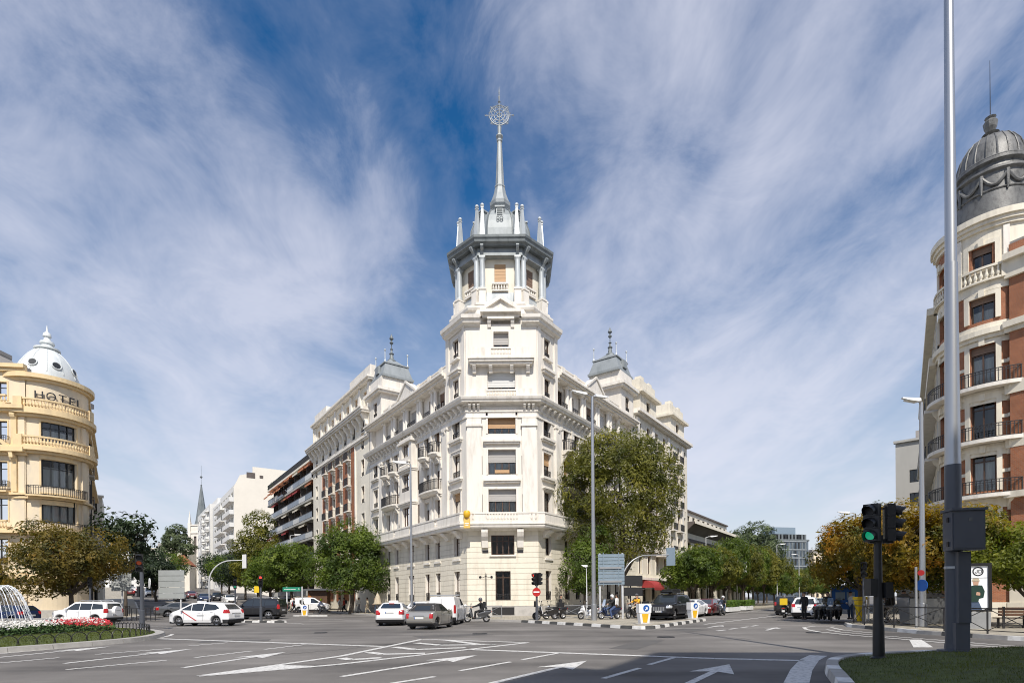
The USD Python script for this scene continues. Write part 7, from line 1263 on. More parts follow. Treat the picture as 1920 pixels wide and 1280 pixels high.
WAGON = dict(x=(-2.3, 2.3), w=1.78, h=1.53, belt=.98, roofw=1.22, side=[(-2.2, .24), (-2.3, .5), (-2.27, .82), (-2.16, 1.05), (-1.72, 1.47), (-1.2, 1.53), (-.1, 1.575), (.55, 1.5), (1.42, 1.06), (2.05, .84), (2.24, .66), (2.3, .42), (2.25, .24)], axles=(1.40, -1.38), r_w=.32,
    glass=[[(1.22, 1.06), (.5, 1.42), (.42, 1.02)], [(.38, 1.02), (.44, 1.43), (-.05, 1.48), (-.42, 1.47), (-.42, 1.0)], [(-.47, 1.0), (-.47, 1.47), (-1.25, 1.40), (-1.62, 1.16), (-1.3, 1.04)]], windscreen=(.35, 1.6, 1.04, 1.46, .72, .56), rear_window=(-2.4, -1.3, 1.08, 1.42, .62, .52), headlight=(1.7, 2.5, .52, .82, .66, .84), taillight=(-2.5, -1.95, .58, .9, .84, 1.08),
    bands=[(-2.5, -1.9, .22, .44, 1.0, 'car_dark', 'rear_bumper_skirt'), (2.1, 2.5, .26, .46, .55, 'car_dark', 'lower_grille'), (-2.5, -2.1, .80, .86, .45, 'metal_grey', 'tailgate_trim')], mirror=(1.05, 1.05), handles=[(-.2, .90), (-1.1, .92)], seams=[(.95, .35, 1.0), (-.45, .35, 1.0), (-1.35, .5, 1.0)], rear_plate=(-2.30, .72), front_plate=(2.29, .48))
SEDAN = dict(x=(-2.32, 2.32), w=1.80, h=1.44, belt=.95, roofw=1.16, side=[(-2.22, .24), (-2.32, .5), (-2.3, .86), (-2.2, 1.05), (-1.72, 1.09), (-1.0, 1.40), (-.2, 1.46), (.45, 1.40), (1.25, 1.02), (2.05, .86), (2.25, .70), (2.32, .42), (2.26, .24)], axles=(1.40, -1.28), r_w=.32,
    glass=[[(1.05, 1.03), (.42, 1.34), (-.25, 1.385), (-.25, .98)], [(-.3, .98), (-.3, 1.385), (-.92, 1.33), (-1.42, 1.07)]], windscreen=(.3, 1.5, 1.03, 1.38, .72, .55), rear_window=(-1.95, -.75, 1.09, 1.36, .64, .53), headlight=(1.8, 2.5, .5, .82, .62, .78), taillight=(-2.6, -2.05, .56, .88, .70, .98), bands=[(-2.5, -1.95, .22, .40, 1.0, 'car_dark', 'rear_bumper_skirt'), (2.1, 2.5, .28, .5, .5, 'car_dark', 'lower_grille')],
    mirror=(.95, 1.04), handles=[(-.05, .88), (-1.0, .90)], seams=[(.9, .35, .98), (-.28, .35, .98), (-1.3, .6, .98)], rear_plate=(-2.32, .84), front_plate=(2.31, .48))
SUV = dict(x=(-2.15, 2.15), w=1.82, h=1.66, belt=1.06, roofw=1.34, r=.06, plan=.28, side=[(-2.05, .36), (-2.14, .6), (-2.15, 1.0), (-2.0, 1.56), (-1.75, 1.64), (-.4, 1.70), (.35, 1.64), (1.02, 1.14), (1.95, .98), (2.12, .78), (2.15, .5), (2.05, .36)], axles=(1.30, -1.30), r_w=.355,
    glass=[[(.86, 1.12), (.32, 1.52), (-.1, 1.56), (-.1, 1.08)], [(-.15, 1.08), (-.15, 1.56), (-1.0, 1.53), (-1.0, 1.08)], [(-1.05, 1.1), (-1.05, 1.52), (-1.78, 1.48), (-1.9, 1.14)]], windscreen=(.2, 1.3, 1.14, 1.58, .74, .6), rear_window=(-2.5, -1.8, 1.14, 1.52, .66, .58), headlight=(1.8, 2.5, .52, .84, .74, .92), taillight=(-2.5, -1.95, .66, .9, .86, 1.16), bands=[(-2.5, -1.95, .34, .52, 1.0, 'car_dark', 'rear_bumper_skirt'), (2.0, 2.5, .5, .72, .5, 'car_dark', 'grille')],
    mirror=(.78, 1.14), handles=[(-.05, .98), (-1.0, .98)], seams=[(.75, .45, 1.06), (-.12, .45, 1.06), (-1.02, .45, 1.06)], rails=(-1.6, .1, 1.73), rear_plate=(-2.15, .72), front_plate=(2.14, .52))
BIGSUV = dict(SUV, x=(-2.4, 2.4), w=1.92, h=1.82, belt=1.14, roofw=1.44, side=[(-2.3, .4), (-2.39, .65), (-2.4, 1.08), (-2.24, 1.72), (-2.0, 1.80), (-.4, 1.86), (.5, 1.80), (1.12, 1.24), (2.15, 1.12), (2.37, .92), (2.4, .55), (2.3, .4)], axles=(1.42, -1.40), r_w=.39, glass=[[(.95, 1.22), (.46, 1.66), (0, 1.72), (0, 1.18)], [(-.05, 1.18), (-.05, 1.72), (-1.05, 1.70), (-1.05, 1.18)], [(-1.1, 1.2), (-1.1, 1.69), (-2.0, 1.63), (-2.12, 1.24)]],
    windscreen=(.3, 1.4, 1.24, 1.74, .78, .64), rear_window=(-2.6, -2.0, 1.24, 1.66, .7, .62), headlight=(2.0, 2.6, .52, .88, .86, 1.04), taillight=(-2.6, -2.2, .74, .95, .9, 1.3), bands=[(-2.6, -2.2, .38, .58, 1.0, 'car_dark', 'rear_bumper_skirt'), (2.2, 2.6, .62, .98, .48, 'iron', 'grille'), (2.2, 2.6, .4, .56, 1.0, 'car_dark', 'front_bumper_skirt')], mirror=(.9, 1.24), handles=[(-.05, 1.06), (-1.05, 1.06)], seams=[(.85, .5, 1.14), (-.02, .5, 1.14), (-1.07, .5, 1.14)], rails=(-1.7, .2, 1.89), rear_plate=(-2.4, .8), front_plate=(2.39, .62))
HATCH = dict(x=(-2.08, 2.08), w=1.76, h=1.46, belt=.96, roofw=1.2, side=[(-2.0, .24), (-2.08, .5), (-2.06, .85), (-1.95, 1.05), (-1.6, 1.40), (-1.0, 1.47), (-.1, 1.49), (.42, 1.42), (1.2, 1.04), (1.85, .86), (2.03, .68), (2.08, .42), (2.02, .24)], axles=(1.3, -1.26), r_w=.315, glass=[[(1.0, 1.05), (.36, 1.37), (-.15, 1.41), (-.15, .99)], [(-.2, .99), (-.2, 1.41), (-1.05, 1.36), (-1.5, 1.12), (-1.2, 1.0)]], windscreen=(.25, 1.4, 1.04, 1.40, .70, .56), rear_window=(-2.2, -1.3, 1.06, 1.36, .62, .52),
    headlight=(1.6, 2.3, .5, .80, .62, .78), taillight=(-2.3, -1.75, .56, .86, .78, 1.0), bands=[(-2.3, -1.75, .22, .4, 1.0, 'car_dark', 'rear_bumper_skirt'), (1.9, 2.3, .28, .52, .55, 'car_dark', 'lower_grille')], mirror=(.9, 1.04), handles=[(0, .9), (-.9, .9)], seams=[(.85, .35, .98), (-.18, .35, .98)], rear_plate=(-2.08, .70), front_plate=(2.07, .46))
CABRIO = dict(x=(-1.83, 1.83), w=1.69, h=1.38, belt=.92, roofw=1.14, plan=.42, side=[(-1.72, .26), (-1.82, .48), (-1.83, .70), (-1.72, .92), (-1.45, .99), (-1.02, 1.32), (-.4, 1.41), (.15, 1.38), (.72, .98), (1.5, .90), (1.74, .70), (1.83, .46), (1.76, .26)], axles=(1.21, -1.2), r_w=.315, glass=[[(.60, .97), (.18, 1.30), (-.45, 1.335), (-.52, .95)]], windscreen=(.1, .9, .99, 1.32, .70, .56), rear_window=(-1.6, -.9, 1.03, 1.27, .46, .40), roof=(-1.5, .08, .985), headlight=(1.35, 2.0, .5, .76, .62, .82), taillight=(-2.2, -1.5, .58, .76, .60, .86),
    bands=[(-2.2, -1.5, .24, .36, 1.0, 'car_dark', 'rear_bumper_skirt'), (-2.2, -1.6, .43, .455, .75, 'metal_grey', 'bumper_trim'), (1.6, 2.2, .3, .5, .5, 'car_dark', 'lower_grille')], mirror=(.52, 1.0), handles=[(-.35, .83)], seams=[(.48, .32, .93), (-.6, .32, .93)], rear_plate=(-1.83, .63), front_plate=(1.83, .44))
VAN = dict(x=(-2.19, 2.19), w=1.81, h=1.78, belt=1.14, roofw=1.46, r=.08, plan=.22, side=[(-2.12, .28), (-2.18, .5), (-2.19, 1.0), (-2.12, 1.66), (-1.95, 1.78), (-.2, 1.82), (.35, 1.76), (1.28, 1.18), (2.0, .98), (2.16, .76), (2.19, .44), (2.12, .28)], axles=(1.36, -1.34), r_w=.325, glass=[[(1.08, 1.16), (.36, 1.62), (0, 1.66), (0, 1.12)]], windscreen=(.25, 1.5, 1.16, 1.68, .74, .62), headlight=(1.7, 2.4, .52, .84, .72, .96), taillight=(-2.4, -2.05, .74, .92, .74, 1.26), bands=[(-2.4, -2.05, .26, .5, 1.0, 'car_dark', 'rear_bumper'), (1.95, 2.4, .3, .52, .6, 'car_dark', 'lower_grille'), (-2.4, -2.1, .55, 1.66, .008, 'car_dark', 'rear_door_gap')], mirror=(.98, 1.18), handles=[(.1, .98)], seams=[(.95, .35, 1.14), (-.03, .35, 1.2), (-1.1, .4, 1.66)], rear_plate=(-2.19, .62))
tx = car('taxi', 'white estate taxi with a red diagonal stripe on its front door', 'taxi', WAGON, (-20.45, 37.05, 0), 170, 'car_white')
g = MB(); g.hexa([(1.13, .893, .98), (1.01, .893, .98), (1.01, .886, .98), (1.13, .886, .98), (.10, .900, .38), (-.02, .900, .38), (-.02, .886, .38), (.10, .886, .38)]); mesh(tx, 'red_stripe', g, 'red'); mesh(tx, 'door_lettering', MB().box(-.55, -.05, .890, .8955, .66, .72), 'metal_grey'); mesh(tx, 'roof_sign', MB().box(.18, .38, -.3, .3, 1.53, 1.66), 'plastic_white'); mesh(tx, 'aerial', MB().tube([(-1.4, 0, 1.5), (-1.5, 0, 1.68)], .012, 5), 'iron')
w = car('off_roader', 'white off-road car with a covered spare wheel, beside the flower bed', 'car', SUV, (-31.1, 40.6, 0), 177, 'car_white'); mesh(w, 'spare_wheel_cover', MB().tube([(-2.13, -.02, .98), (-2.36, -.02, .98)], [.37, .34], 24), 'car_white', 30); mesh(w, 'cover_lettering', MB().box(-2.366, -2.362, -.22, .18, 1.0, 1.05), 'metal_grey')
car('off_roader', 'big black off-road car behind the white taxi', 'car', BIGSUV, (-22.9, 49.9, .0), 178, 'car_black')
d_ = car('car', 'dark blue car half hidden behind the fountain jets', 'car', HATCH, (-37.6, 41.2, 0), 176, 'car_blue')
sk = car('taxi', 'white saloon taxi seen from behind, left of the silver convertible', 'taxi', SEDAN, (-7.75, 36.4, 0), 95, 'car_white'); mesh(sk, 'roof_sign', MB().box(-.1, .1, -.28, .28, 1.44, 1.56), 'plastic_white'); mesh(sk, 'brake_lamp', MB().box(-1.15, -1.05, -.16, .16, 1.36, 1.40), 'tail_red')
car('car', 'white car mostly hidden between the white taxi and the silver convertible', 'car', HATCH, (-6.7, 42.6, 0), 82, 'car_white')
mn = car('convertible', 'silver beige convertible with black soft top driving away', 'car', CABRIO, (-4.55, 31.25, 0), 77, 'car_silver'); mesh(mn, 'boot_trim', MB().box(-1.845, -1.83, -.32, .32, .735, .765), 'metal_grey')
vn = car('van', 'white panel van seen from behind, right of the silver convertible', 'van', VAN, (-4.2, 36.5, 0), 86, 'car_white'); mesh(vn, 'roof_bar', MB().box(-1.9, -1.8, -.8, .8, 1.84, 1.90).box(-.3, -.2, -.8, .8, 1.86, 1.92), 'metal_grey')
jp = car('off_roader', 'black off-road car parked facing the camera with a dark roof box', 'car', BIGSUV, (11.75, 41.4, 0), 236, 'car_black'); g = MB()
for i in range(7): g.box(2.395, 2.44, -.40+i*.125, -.34+i*.125, .66, .94)
mesh(jp, 'grille_bar', g, 'metal_grey'); mesh(jp, 'roof_box', taubin(ext(rnd([(-1.3, 1.92), (.5, 1.92), (.75, 2.02), (.4, 2.22), (-1.2, 2.26), (-1.4, 2.1)], .05), 'y', -.42, .42), .12, 4), 'car_black', 40)
car('car', 'white saloon car parked facing the camera behind the second bollard', 'car', SEDAN, (14.7, 45.7, 0), 236, 'car_white')
car('car', 'white hatchback with red tail lamps parked beyond the white saloon', 'car', HATCH, (19.0, 52.6, 0), 56, 'car_white'); car('car', 'small dark red car tucked between the two parked white cars', 'car', HATCH, (17.2, 49.0, 0), 236, 'car_darkred')
pr = car('taxi', 'white hatchback taxi seen from behind at the mouth of the right street', 'taxi', dict(WAGON, rear_window=(-2.4, -1.3, 1.04, 1.42, .66, .52)), (21.9, 41.2, 0), 58, 'car_white'); mesh(pr, 'roof_sign', MB().box(-.1, .1, -.26, .26, 1.56, 1.66), 'plastic_white')
car('car', 'dark car driving away beside the delivery rider with the yellow box', 'car', SUV, (24.0, 48.2, 0), 57, 'car_black'); car('car', 'dark blue car ahead of the white hatchback taxi', 'car', SEDAN, (27.6, 48.6, 0), 58, 'car_blue')
def street(s, q): p = CL+UL*s+NL*q; return p
LC = [(62, 13.2, 'car_blue', HATCH, 305, 'blue car queueing on the left street behind the black off-roader'), (57, 10.2, 'car_white', SEDAN, 305, 'white car in the left street queue, nearest the bright tree'), (70, 10.4, 'car_black', SEDAN, 305, 'black saloon in the left street queue'), (68, 16.2, 'car_grey', HATCH, 305, 'grey car in the outer lane of the left street queue'), (80, 13.4, 'car_darkred', HATCH, 305, 'dark red car farther up the left street queue'), (84, 17.0, 'car_silver', SUV, 305, 'silver car farther up in the outer lane of the left street'), (96, 22.8, 'car_darkred', SEDAN, 125, 'dark red car climbing away up the left street'), (92, 19.5, 'car_white', VAN, 305, 'white van coming down the left street'), (100, 15.5, 'car_grey', HATCH, 305, 'small grey car coming down the left street behind the van'), (118, 22.0, 'car_white', HATCH, 125, 'white car near the top of the left street')]
for s, q, pt, sp, a, lb in LC:
    p = street(s, q); car('van' if sp is VAN else 'car', lb, 'van' if sp is VAN else 'car', sp, (*p, hh(*p)+.01), a, pt)
for x, y, pt, sp, a, lb in [(-33.9, 56.8, 'car_grey', SEDAN, 40, 'dark grey car standing in the shade under the grey sign board'), (-41.0, 55.0, 'car_black', HATCH, 20, 'black car in the shade behind the iron railing by the hotel')]:
    car('car', lb, 'car', sp, (x, y, hh(x, y)), a, pt)
vk = car('van', 'white van parked behind the green street sign', 'van', VAN, (-24.8, 68.6, .2), 15, 'car_white')
# ---------------------------------------------------------------- scooters, bicycle
def scooter(name, label, cat, loc, rz, paint='car_black', three=False, box=None, shield=True, group=None):
    th = thing(name, label, cat, loc, rz or .001, group); r = .27
    def tyre(x, y=0, rr=r, w=.055):
        p = mesh(th, 'wheel', MB().ring((x, y, rr), rr-w, w, (0, 1, 0), 20, 7), 'rubber', 60); g = MB(); g.ring((x, y, rr), rr-w*1.9, .018, (0, 1, 0), 18, 5)
        for i in range(5): a = i*2*PI/5; g.bar((x, y, rr), (x+math.cos(a)*(rr-.09), y, rr+math.sin(a)*(rr-.09)), .03)
        g.disc((x, y, rr), .07, (0, 1, 0), .07, 12); mesh(p, 'rim', g, 'rim')
    tyre(-.66, 0, r, .065)
    for y in ((-.2, .2) if three else (0,)): tyre(.66, y)
    H = lambda pts: m3.Manifold.batch_hull([m3.Manifold.sphere(rr, 10).translate(c) for c, rr in pts])
    sp = lambda *c: (c[:3], c[3])
    body = H([sp(-.95, 0, .72, .07), sp(-.55, .1, .7, .09), sp(-.55, -.1, .7, .09), sp(-.1, .08, .58, .09), sp(-.1, -.08, .58, .09), sp(-.6, 0, .5, .1)])+H([sp(-.25, .12, .3, .07), sp(-.25, -.12, .3, .07), sp(.3, .12, .28, .06), sp(.3, -.12, .28, .06)])+H([sp(.3, .14, .32, .06), sp(.3, -.14, .32, .06), sp(.48, .17, .66, .06), sp(.48, -.17, .66, .06), sp(.42, 0, .92, .07)])+H([sp(-.1, .06, .55, .08), sp(-.25, 0, .32, .1), sp(-.6, 0, .45, .09)])
    mesh(th, 'body', taubin(body, .05, 6), paint, 50); fw = H([sp(.62, .05, .58, .04), sp(.62, -.05, .58, .04), sp(.86, 0, .46, .03), sp(.42, 0, .5, .04)]); mesh(th, 'front_mudguard', fw, paint, 50)
    mesh(th, 'seat', taubin(H([sp(-.92, 0, .80, .06), sp(-.5, .1, .80, .06), sp(-.5, -.1, .80, .06), sp(-.05, .05, .75, .06), sp(-.05, -.05, .75, .06)]), .05, 4), 'black_plastic', 50)
    g = MB(); g.tube([(.64, 0, .28), (.44, 0, .9), (.40, 0, 1.02)], .03, 6); g.tube([(.30, -.34, 1.04), (.40, -.15, 1.03), (.40, .15, 1.03), (.30, .34, 1.04)], .02, 6); mesh(th, 'handlebar', g, 'iron')
    g = MB(); g.tube([(.42, -.22, 1.05), (.40, -.26, 1.24)], .009, 4); g.tube([(.42, .22, 1.05), (.40, .26, 1.24)], .009, 4); g.sphere((.40, -.29, 1.27), (.02, .07, .05)); g.sphere((.40, .29, 1.27), (.02, .07, .05)); mesh(th, 'mirror', g, 'iron')
    mesh(th, 'headlight', MB().sphere((.50, 0, .90), (.05, .13, .07), 2), 'headlamp', True); mesh(th, 'taillight', MB().box(-1.03, -.99, -.09, .09, .70, .77), 'tail_red'); mesh(th, 'number_plate', MB().box(-.99, -.975, -.1, .1, .46, .60), 'plate')
    mesh(th, 'exhaust', MB().tube([(-.3, -.17, .28), (-.5, -.19, .30), (-.95, -.2, .38)], [.03, .05, .055], 8), 'metal_grey', 50)
    if shield: mesh(th, 'windscreen', MB().hexa([(.46, -.19, .95), (.46, .19, .95), (.47, .19, .95), (.47, -.19, .95), (.34, -.13, 1.38), (.34, .13, 1.38), (.35, .13, 1.38), (.35, -.13, 1.38)]), 'glass')
    if box: mesh(th, 'top_box', taubin(ext(rnd([(-1.32, .88), (-.86, .88), (-.84, 1.2), (-1.34, 1.2)], .05), 'y', -.22, .22), .08, 3), box, 40)
    return th
def man(joints, bones, L=.02):
    out = []
    for a, b in bones: out.append(m3.Manifold.batch_hull([m3.Manifold.sphere(joints[k][3], 10).translate(tuple(joints[k][:3])) for k in (a, b)]))
    return m3.Manifold.batch_boolean(out, m3.OpType.Add)
def person(label, pose, loc, rz, top='cloth_black', legs='cloth_black', head='hair_dark', helmet=None, extra=None, group=None, skirt=False, shorts=False, scale=1.0):
    """One body, posed by its joints (x forward); hair, clothes and shoes are its children."""
    th = thing('person', label, 'person', loc, rz or .001, group); S = pose
    hip, hipz, lean = S.get('hip', (0, .93))[0], S.get('hip', (0, .93))[1], S.get('lean', .02); J = {}
    J['pel'] = (hip, 0, hipz, .115); J['bel'] = (hip+lean*.4, 0, hipz+.18, .11); J['chest'] = (hip+lean*.9, 0, hipz+.38, .125); J['neck'] = (hip+lean*1.12, 0, hipz+.54, .052); hx, hz = hip+lean*1.2+.015, hipz+.70
    J['skull'] = (hx, 0, hz+.03, .098); J['jaw'] = (hx+.035, 0, hz-.065, .062); J['nose'] = (hx+.105, 0, hz-.012, .014); J['brow'] = (hx+.075, 0, hz+.03, .03)
    for s, nm in ((1, 'L'), (-1, 'R')):
        k = S['arms'][0 if s > 0 else 1]; sh = np.array([hip+lean*1.0, s*.185, hipz+.455]); J['sh'+nm] = (*sh, .055); J['el'+nm] = (*(np.array(k[0])*[1, s, 1]), .042); J['wr'+nm] = (*(np.array(k[1])*[1, s, 1]), .030); w = np.array(J['wr'+nm][:3]); d = w-np.array(J['el'+nm][:3]); d /= np.linalg.norm(d); J['pa'+nm] = (*(w+d*.07), .032)
        sd = np.cross(d, (0, s*1.0, 0)); sd = sd/(np.linalg.norm(sd)+1e-9); pp = w+d*.09
        for i, (o_, ln) in enumerate(((-.028, .065), (-.009, .08), (.01, .075), (.028, .058))): J[f'k{i}{nm}'] = (*(pp+sd*o_), .0095); m_ = pp+sd*o_+d*ln*.6; J[f'm{i}{nm}'] = (*m_, .009); J[f't{i}{nm}'] = (*(m_+d*ln*.35+np.array([.012, -s*.018, -.008])), .008)
        J['th'+nm] = (*(w+d*.04+sd*.035), .011); J['tt'+nm] = (*(w+d*.085+sd*.062), .009)
        l = S['legs'][0 if s > 0 else 1]; J['hi'+nm] = (hip, s*.09, hipz-.02, .088); J['kn'+nm] = (*(np.array(l[0])*[1, s, 1]), .058); J['an'+nm] = (*(np.array(l[1])*[1, s, 1]), .04); a = np.array(J['an'+nm][:3]); J['he'+nm] = (a[0]-.05, a[1], a[2]-.05, .035); J['to'+nm] = (a[0]+.15, a[1], a[2]-.055, .032)
        J['ear'+nm] = (hx-.005, s*.092, hz-.01, .024)
    B = [('pel', 'bel'), ('bel', 'chest'), ('chest', 'neck'), ('neck', 'jaw'), ('neck', 'skull'), ('skull', 'jaw'), ('brow', 'nose'), ('skull', 'brow')]
    for n in 'LR': B += [('chest', 'sh'+n), ('sh'+n, 'el'+n), ('el'+n, 'wr'+n), ('wr'+n, 'pa'+n), ('pel', 'hi'+n), ('hi'+n, 'kn'+n), ('kn'+n, 'an'+n), ('an'+n, 'to'+n), ('an'+n, 'he'+n), ('skull', 'ear'+n), ('pa'+n, 'th'+n), ('th'+n, 'tt'+n)]+[(f'k{i}{n}', f'm{i}{n}') for i in range(4)]+[(f'm{i}{n}', f't{i}{n}') for i in range(4)]+[('pa'+n, f'k{i}{n}') for i in range(4)]
    mesh(th, 'body', man(J, B), 'skin', 60)
    G = lambda e, ks: {k: (*J[k][:3], J[k][3]+e) for k in ks}
    T = G(.024, ['pel', 'bel', 'chest', 'shL', 'shR', 'elL', 'elR', 'wrL', 'wrR']); TB = [('pel', 'bel'), ('bel', 'chest'), ('chest', 'shL'), ('chest', 'shR'), ('shL', 'elL'), ('shR', 'elR')]+([] if S.get('short') else [('elL', 'wrL'), ('elR', 'wrR')]); T['sh2'] = (hip+lean, 0, hipz+.47, .085); TB += [('shL', 'sh2'), ('shR', 'sh2'), ('bel', 'shL'), ('bel', 'shR')]; mesh(th, 'jacket', man(T, TB), top, 60)
    Lg = G(.018, ['pel', 'hiL', 'hiR', 'knL', 'knR', 'anL', 'anR']); mesh(th, 'trousers', man(Lg, [('pel', 'hiL'), ('pel', 'hiR'), ('hiL', 'hiR'), ('hiL', 'knL'), ('hiR', 'knR')]+([] if shorts else [('knL', 'anL'), ('knR', 'anR')])), legs, 60)
    Sh = G(.016, ['heL', 'toL', 'heR', 'toR', 'anL', 'anR']); mesh(th, 'shoe', man(Sh, [('heL', 'toL'), ('anL', 'heL')]), 'black_plastic', 60); mesh(th, 'shoe', man(Sh, [('heR', 'toR'), ('anR', 'heR')]), 'black_plastic', 60)
    mesh(th, 'eyes', MB().sphere((hx+.093, .033, hz+.012), (.010, .014, .009)).sphere((hx+.093, -.033, hz+.012), (.010, .014, .009)), 'hair_dark', True); mesh(th, 'mouth', MB().box(hx+.088, hx+.099, -.022, .022, hz-.068, hz-.060), 'red')
    if helmet: mesh(th, 'helmet', m3.Manifold.batch_hull([m3.Manifold.sphere(.135, 14).translate((hx-.005, 0, hz+.035)), m3.Manifold.sphere(.11, 14).translate((hx-.03, 0, hz-.03))]), helmet, 60); mesh(th, 'visor', MB().sphere((hx+.075, 0, hz+.01), (.075, .1, .055), 2), 'car_glass', True)
    else: mesh(th, 'hair', m3.Manifold.sphere(.108, 14).translate((hx-.014, 0, hz+.045))+m3.Manifold.sphere(.085, 12).translate((hx-.04, 0, hz-.02)), head, 60)
    if extra == 'rucksack' or extra == 'yellow_pack': mesh(th, 'backpack', taubin(ext(rnd([(hip+lean-.33, hipz+.12), (hip+lean-.13, hipz+.12), (hip+lean-.13, hipz+.56), (hip+lean-.33, hipz+.56)], .05), 'y', -.16, .16), .07, 3), 'yellow' if extra == 'yellow_pack' else 'cloth_black', 40)
    if extra == 'cube_box': mesh(th, 'delivery_box', MB().box(hip+lean-.62, hip+lean-.16, -.24, .24, hipz+.12, hipz+.60), 'yellow_paint')
    if extra == 'bag': mesh(th, 'shoulder_bag', taubin(ext(rnd([(-.12, hipz-.2), (.14, hipz-.2), (.14, hipz+.05), (-.12, hipz+.05)], .04), 'y', -.30, -.2), .06, 3), 'wood_dark', 40)
    return th
WALK = dict(arms=[((-.12, .24, 1.13), (.02, .25, .90)), ((.10, .24, 1.13), (.24, .23, .95))], legs=[((.16, .09, .52), (.20, .09, .10)), ((.02, .09, .50), (-.28, .09, .16))], lean=.04)
WALK2 = dict(arms=[((.10, .24, 1.13), (.22, .23, .93)), ((-.10, .24, 1.13), (.0, .25, .90))], legs=[((.03, .09, .50), (-.25, .09, .15)), ((.15, .09, .52), (.18, .09, .10))], lean=.04)
STAND = dict(arms=[((.0, .25, 1.13), (.05, .25, .88)), ((.05, .24, 1.14), (.22, .12, 1.02))], legs=[((.02, .10, .50), (.0, .10, .10)), ((.03, .10, .50), (-.04, .11, .10))], lean=.0)
RIDE = dict(hip=(-.38, .86), arms=[((-.02, .30, 1.16), (.26, .33, 1.07)), ((-.02, .30, 1.16), (.26, .33, 1.07))], legs=[((.10, .20, .72), (.14, .17, .38)), ((.10, .20, .72), (.14, .17, .38))], lean=.10)
FOOT = dict(RIDE, legs=[((.06, .22, .62), (.02, .34, .13)), ((.10, .20, .72), (.14, .17, .38))])
CYC = dict(hip=(-.22, .98), arms=[((.14, .24, 1.22), (.42, .24, 1.02)), ((.14, .24, 1.22), (.42, .24, 1.02))], legs=[((.16, .1, .80), (.02, .12, .46)), ((.10, .1, .60), (-.06, .12, .20))], lean=.26)
SIT = dict(hip=(0, .52), arms=[((.08, .24, .74), (.26, .18, .66)), ((.08, .24, .74), (.26, .18, .66))], legs=[((.42, .11, .54), (.42, .11, .11)), ((.42, .11, .54), (.42, .11, .11))], lean=.03)
scooter('scooter', 'dark grey maxi scooter ridden across the narrow white front', 'scooter', (-2.45, 38.6, 0), 181, 'car_grey'); person('person in black riding gear and grey helmet sitting on the moving dark scooter', RIDE, (-2.45, 38.6, 0), 181, helmet='helmet_grey', extra='rucksack')
scooter('scooter', 'black three wheeled scooter parked by the red traffic light', 'scooter', (2.35, 38.9, .13), 193, 'car_black', three=True, box='black_plastic'); scooter('scooter', 'dark green scooter parked behind the three wheeled one', 'scooter', (3.05, 40.0, .13), 200, 'car_black', shield=False); scooter('scooter', 'scooter with pale seat cover beside the walking person in black', 'scooter', (2.5, 41.2, .13), 195, 'car_white')
person('person in dark clothes walking right past the parked scooters', WALK, (3.6, 41.6, .13), -8, 'cloth_black', 'cloth_black')
scooter('scooter', 'blue and white scooter standing just right of the tall silver lamp', 'scooter', (6.75, 38.6, .13), 205, 'car_blue'); person('person with a white helmet astride the blue and white scooter', FOOT, (6.75, 38.6, .13), 205, 'cloth_black', 'cloth_blue', helmet='plastic_white'); scooter('scooter', 'white fronted scooter half hidden behind the tall silver lamp', 'scooter', (5.3, 38.9, .13), 215, 'car_white', shield=False)
person('person in a white shirt and dark skirt standing behind the blue scooter', STAND, (8.05, 42.6, .13), 150, 'cloth_white', 'cloth_denim', extra='bag')
scooter('scooter', 'black scooter ridden by the person in the yellow top', 'scooter', (8.75, 39.6, .13), 215, 'car_black', shield=False); person('person with dark hair, yellow top and bare legs riding the black scooter', dict(FOOT, short=True), (8.75, 39.6, .13), 215, 'cloth_yellow', 'cloth_beige', shorts=True)
scooter('scooter', 'dark scooter with a black top box parked against the pavement near the jeep', 'scooter', (9.5, 41.6, .13), 230, 'car_black', box='black_plastic'); person('person in a dark helmet standing beside the parked scooters near the black off-roader', STAND, (9.2, 40.9, .13), 240, 'cloth_black', 'cloth_black', helmet='helmet_grey')
scooter('scooter', 'scooter coming down the middle of the right street', 'scooter', (18.35, 48.4, 0), 236, 'car_grey'); person('person in a light helmet riding down the middle of the right street', RIDE, (18.35, 48.4, 0), 236, 'cloth_black', 'cloth_denim', helmet='plastic_white')
scooter('scooter', 'delivery scooter in front of the dark car', 'scooter', (20.6, 41.9, 0), 58, 'car_black', shield=False); person('delivery rider in dark clothes with a big yellow box on the back', RIDE, (20.6, 41.9, 0), 58, 'cloth_black', 'cloth_black', helmet='helmet_grey', extra='cube_box')
for x, y, a, lb in ((18.9, 34.4, 250, 'black motorcycle at the left end of the parked row under the golden chestnut'), (19.6, 35.0, 248, 'second black motorcycle in the row before the blue panel'), (20.3, 34.6, 245, 'third dark motorcycle of the row, next to the yellow post'), (19.2, 33.5, 245, 'black scooter nearest the railing before the blue panel'), (21.3, 31.8, 220, 'black motorcycle right of the yellow post'), (21.0, 25.6, 200, 'pale scooter behind the sticker covered pole'), (21.7, 26.2, 205, 'dark scooter beside the advertising lightbox')):
    scooter('motorcycle', lb, 'motorcycle', (x, y, .13), a, 'car_black' if 'pale' not in lb else 'car_white', box='black_plastic' if 'third' in lb else None)
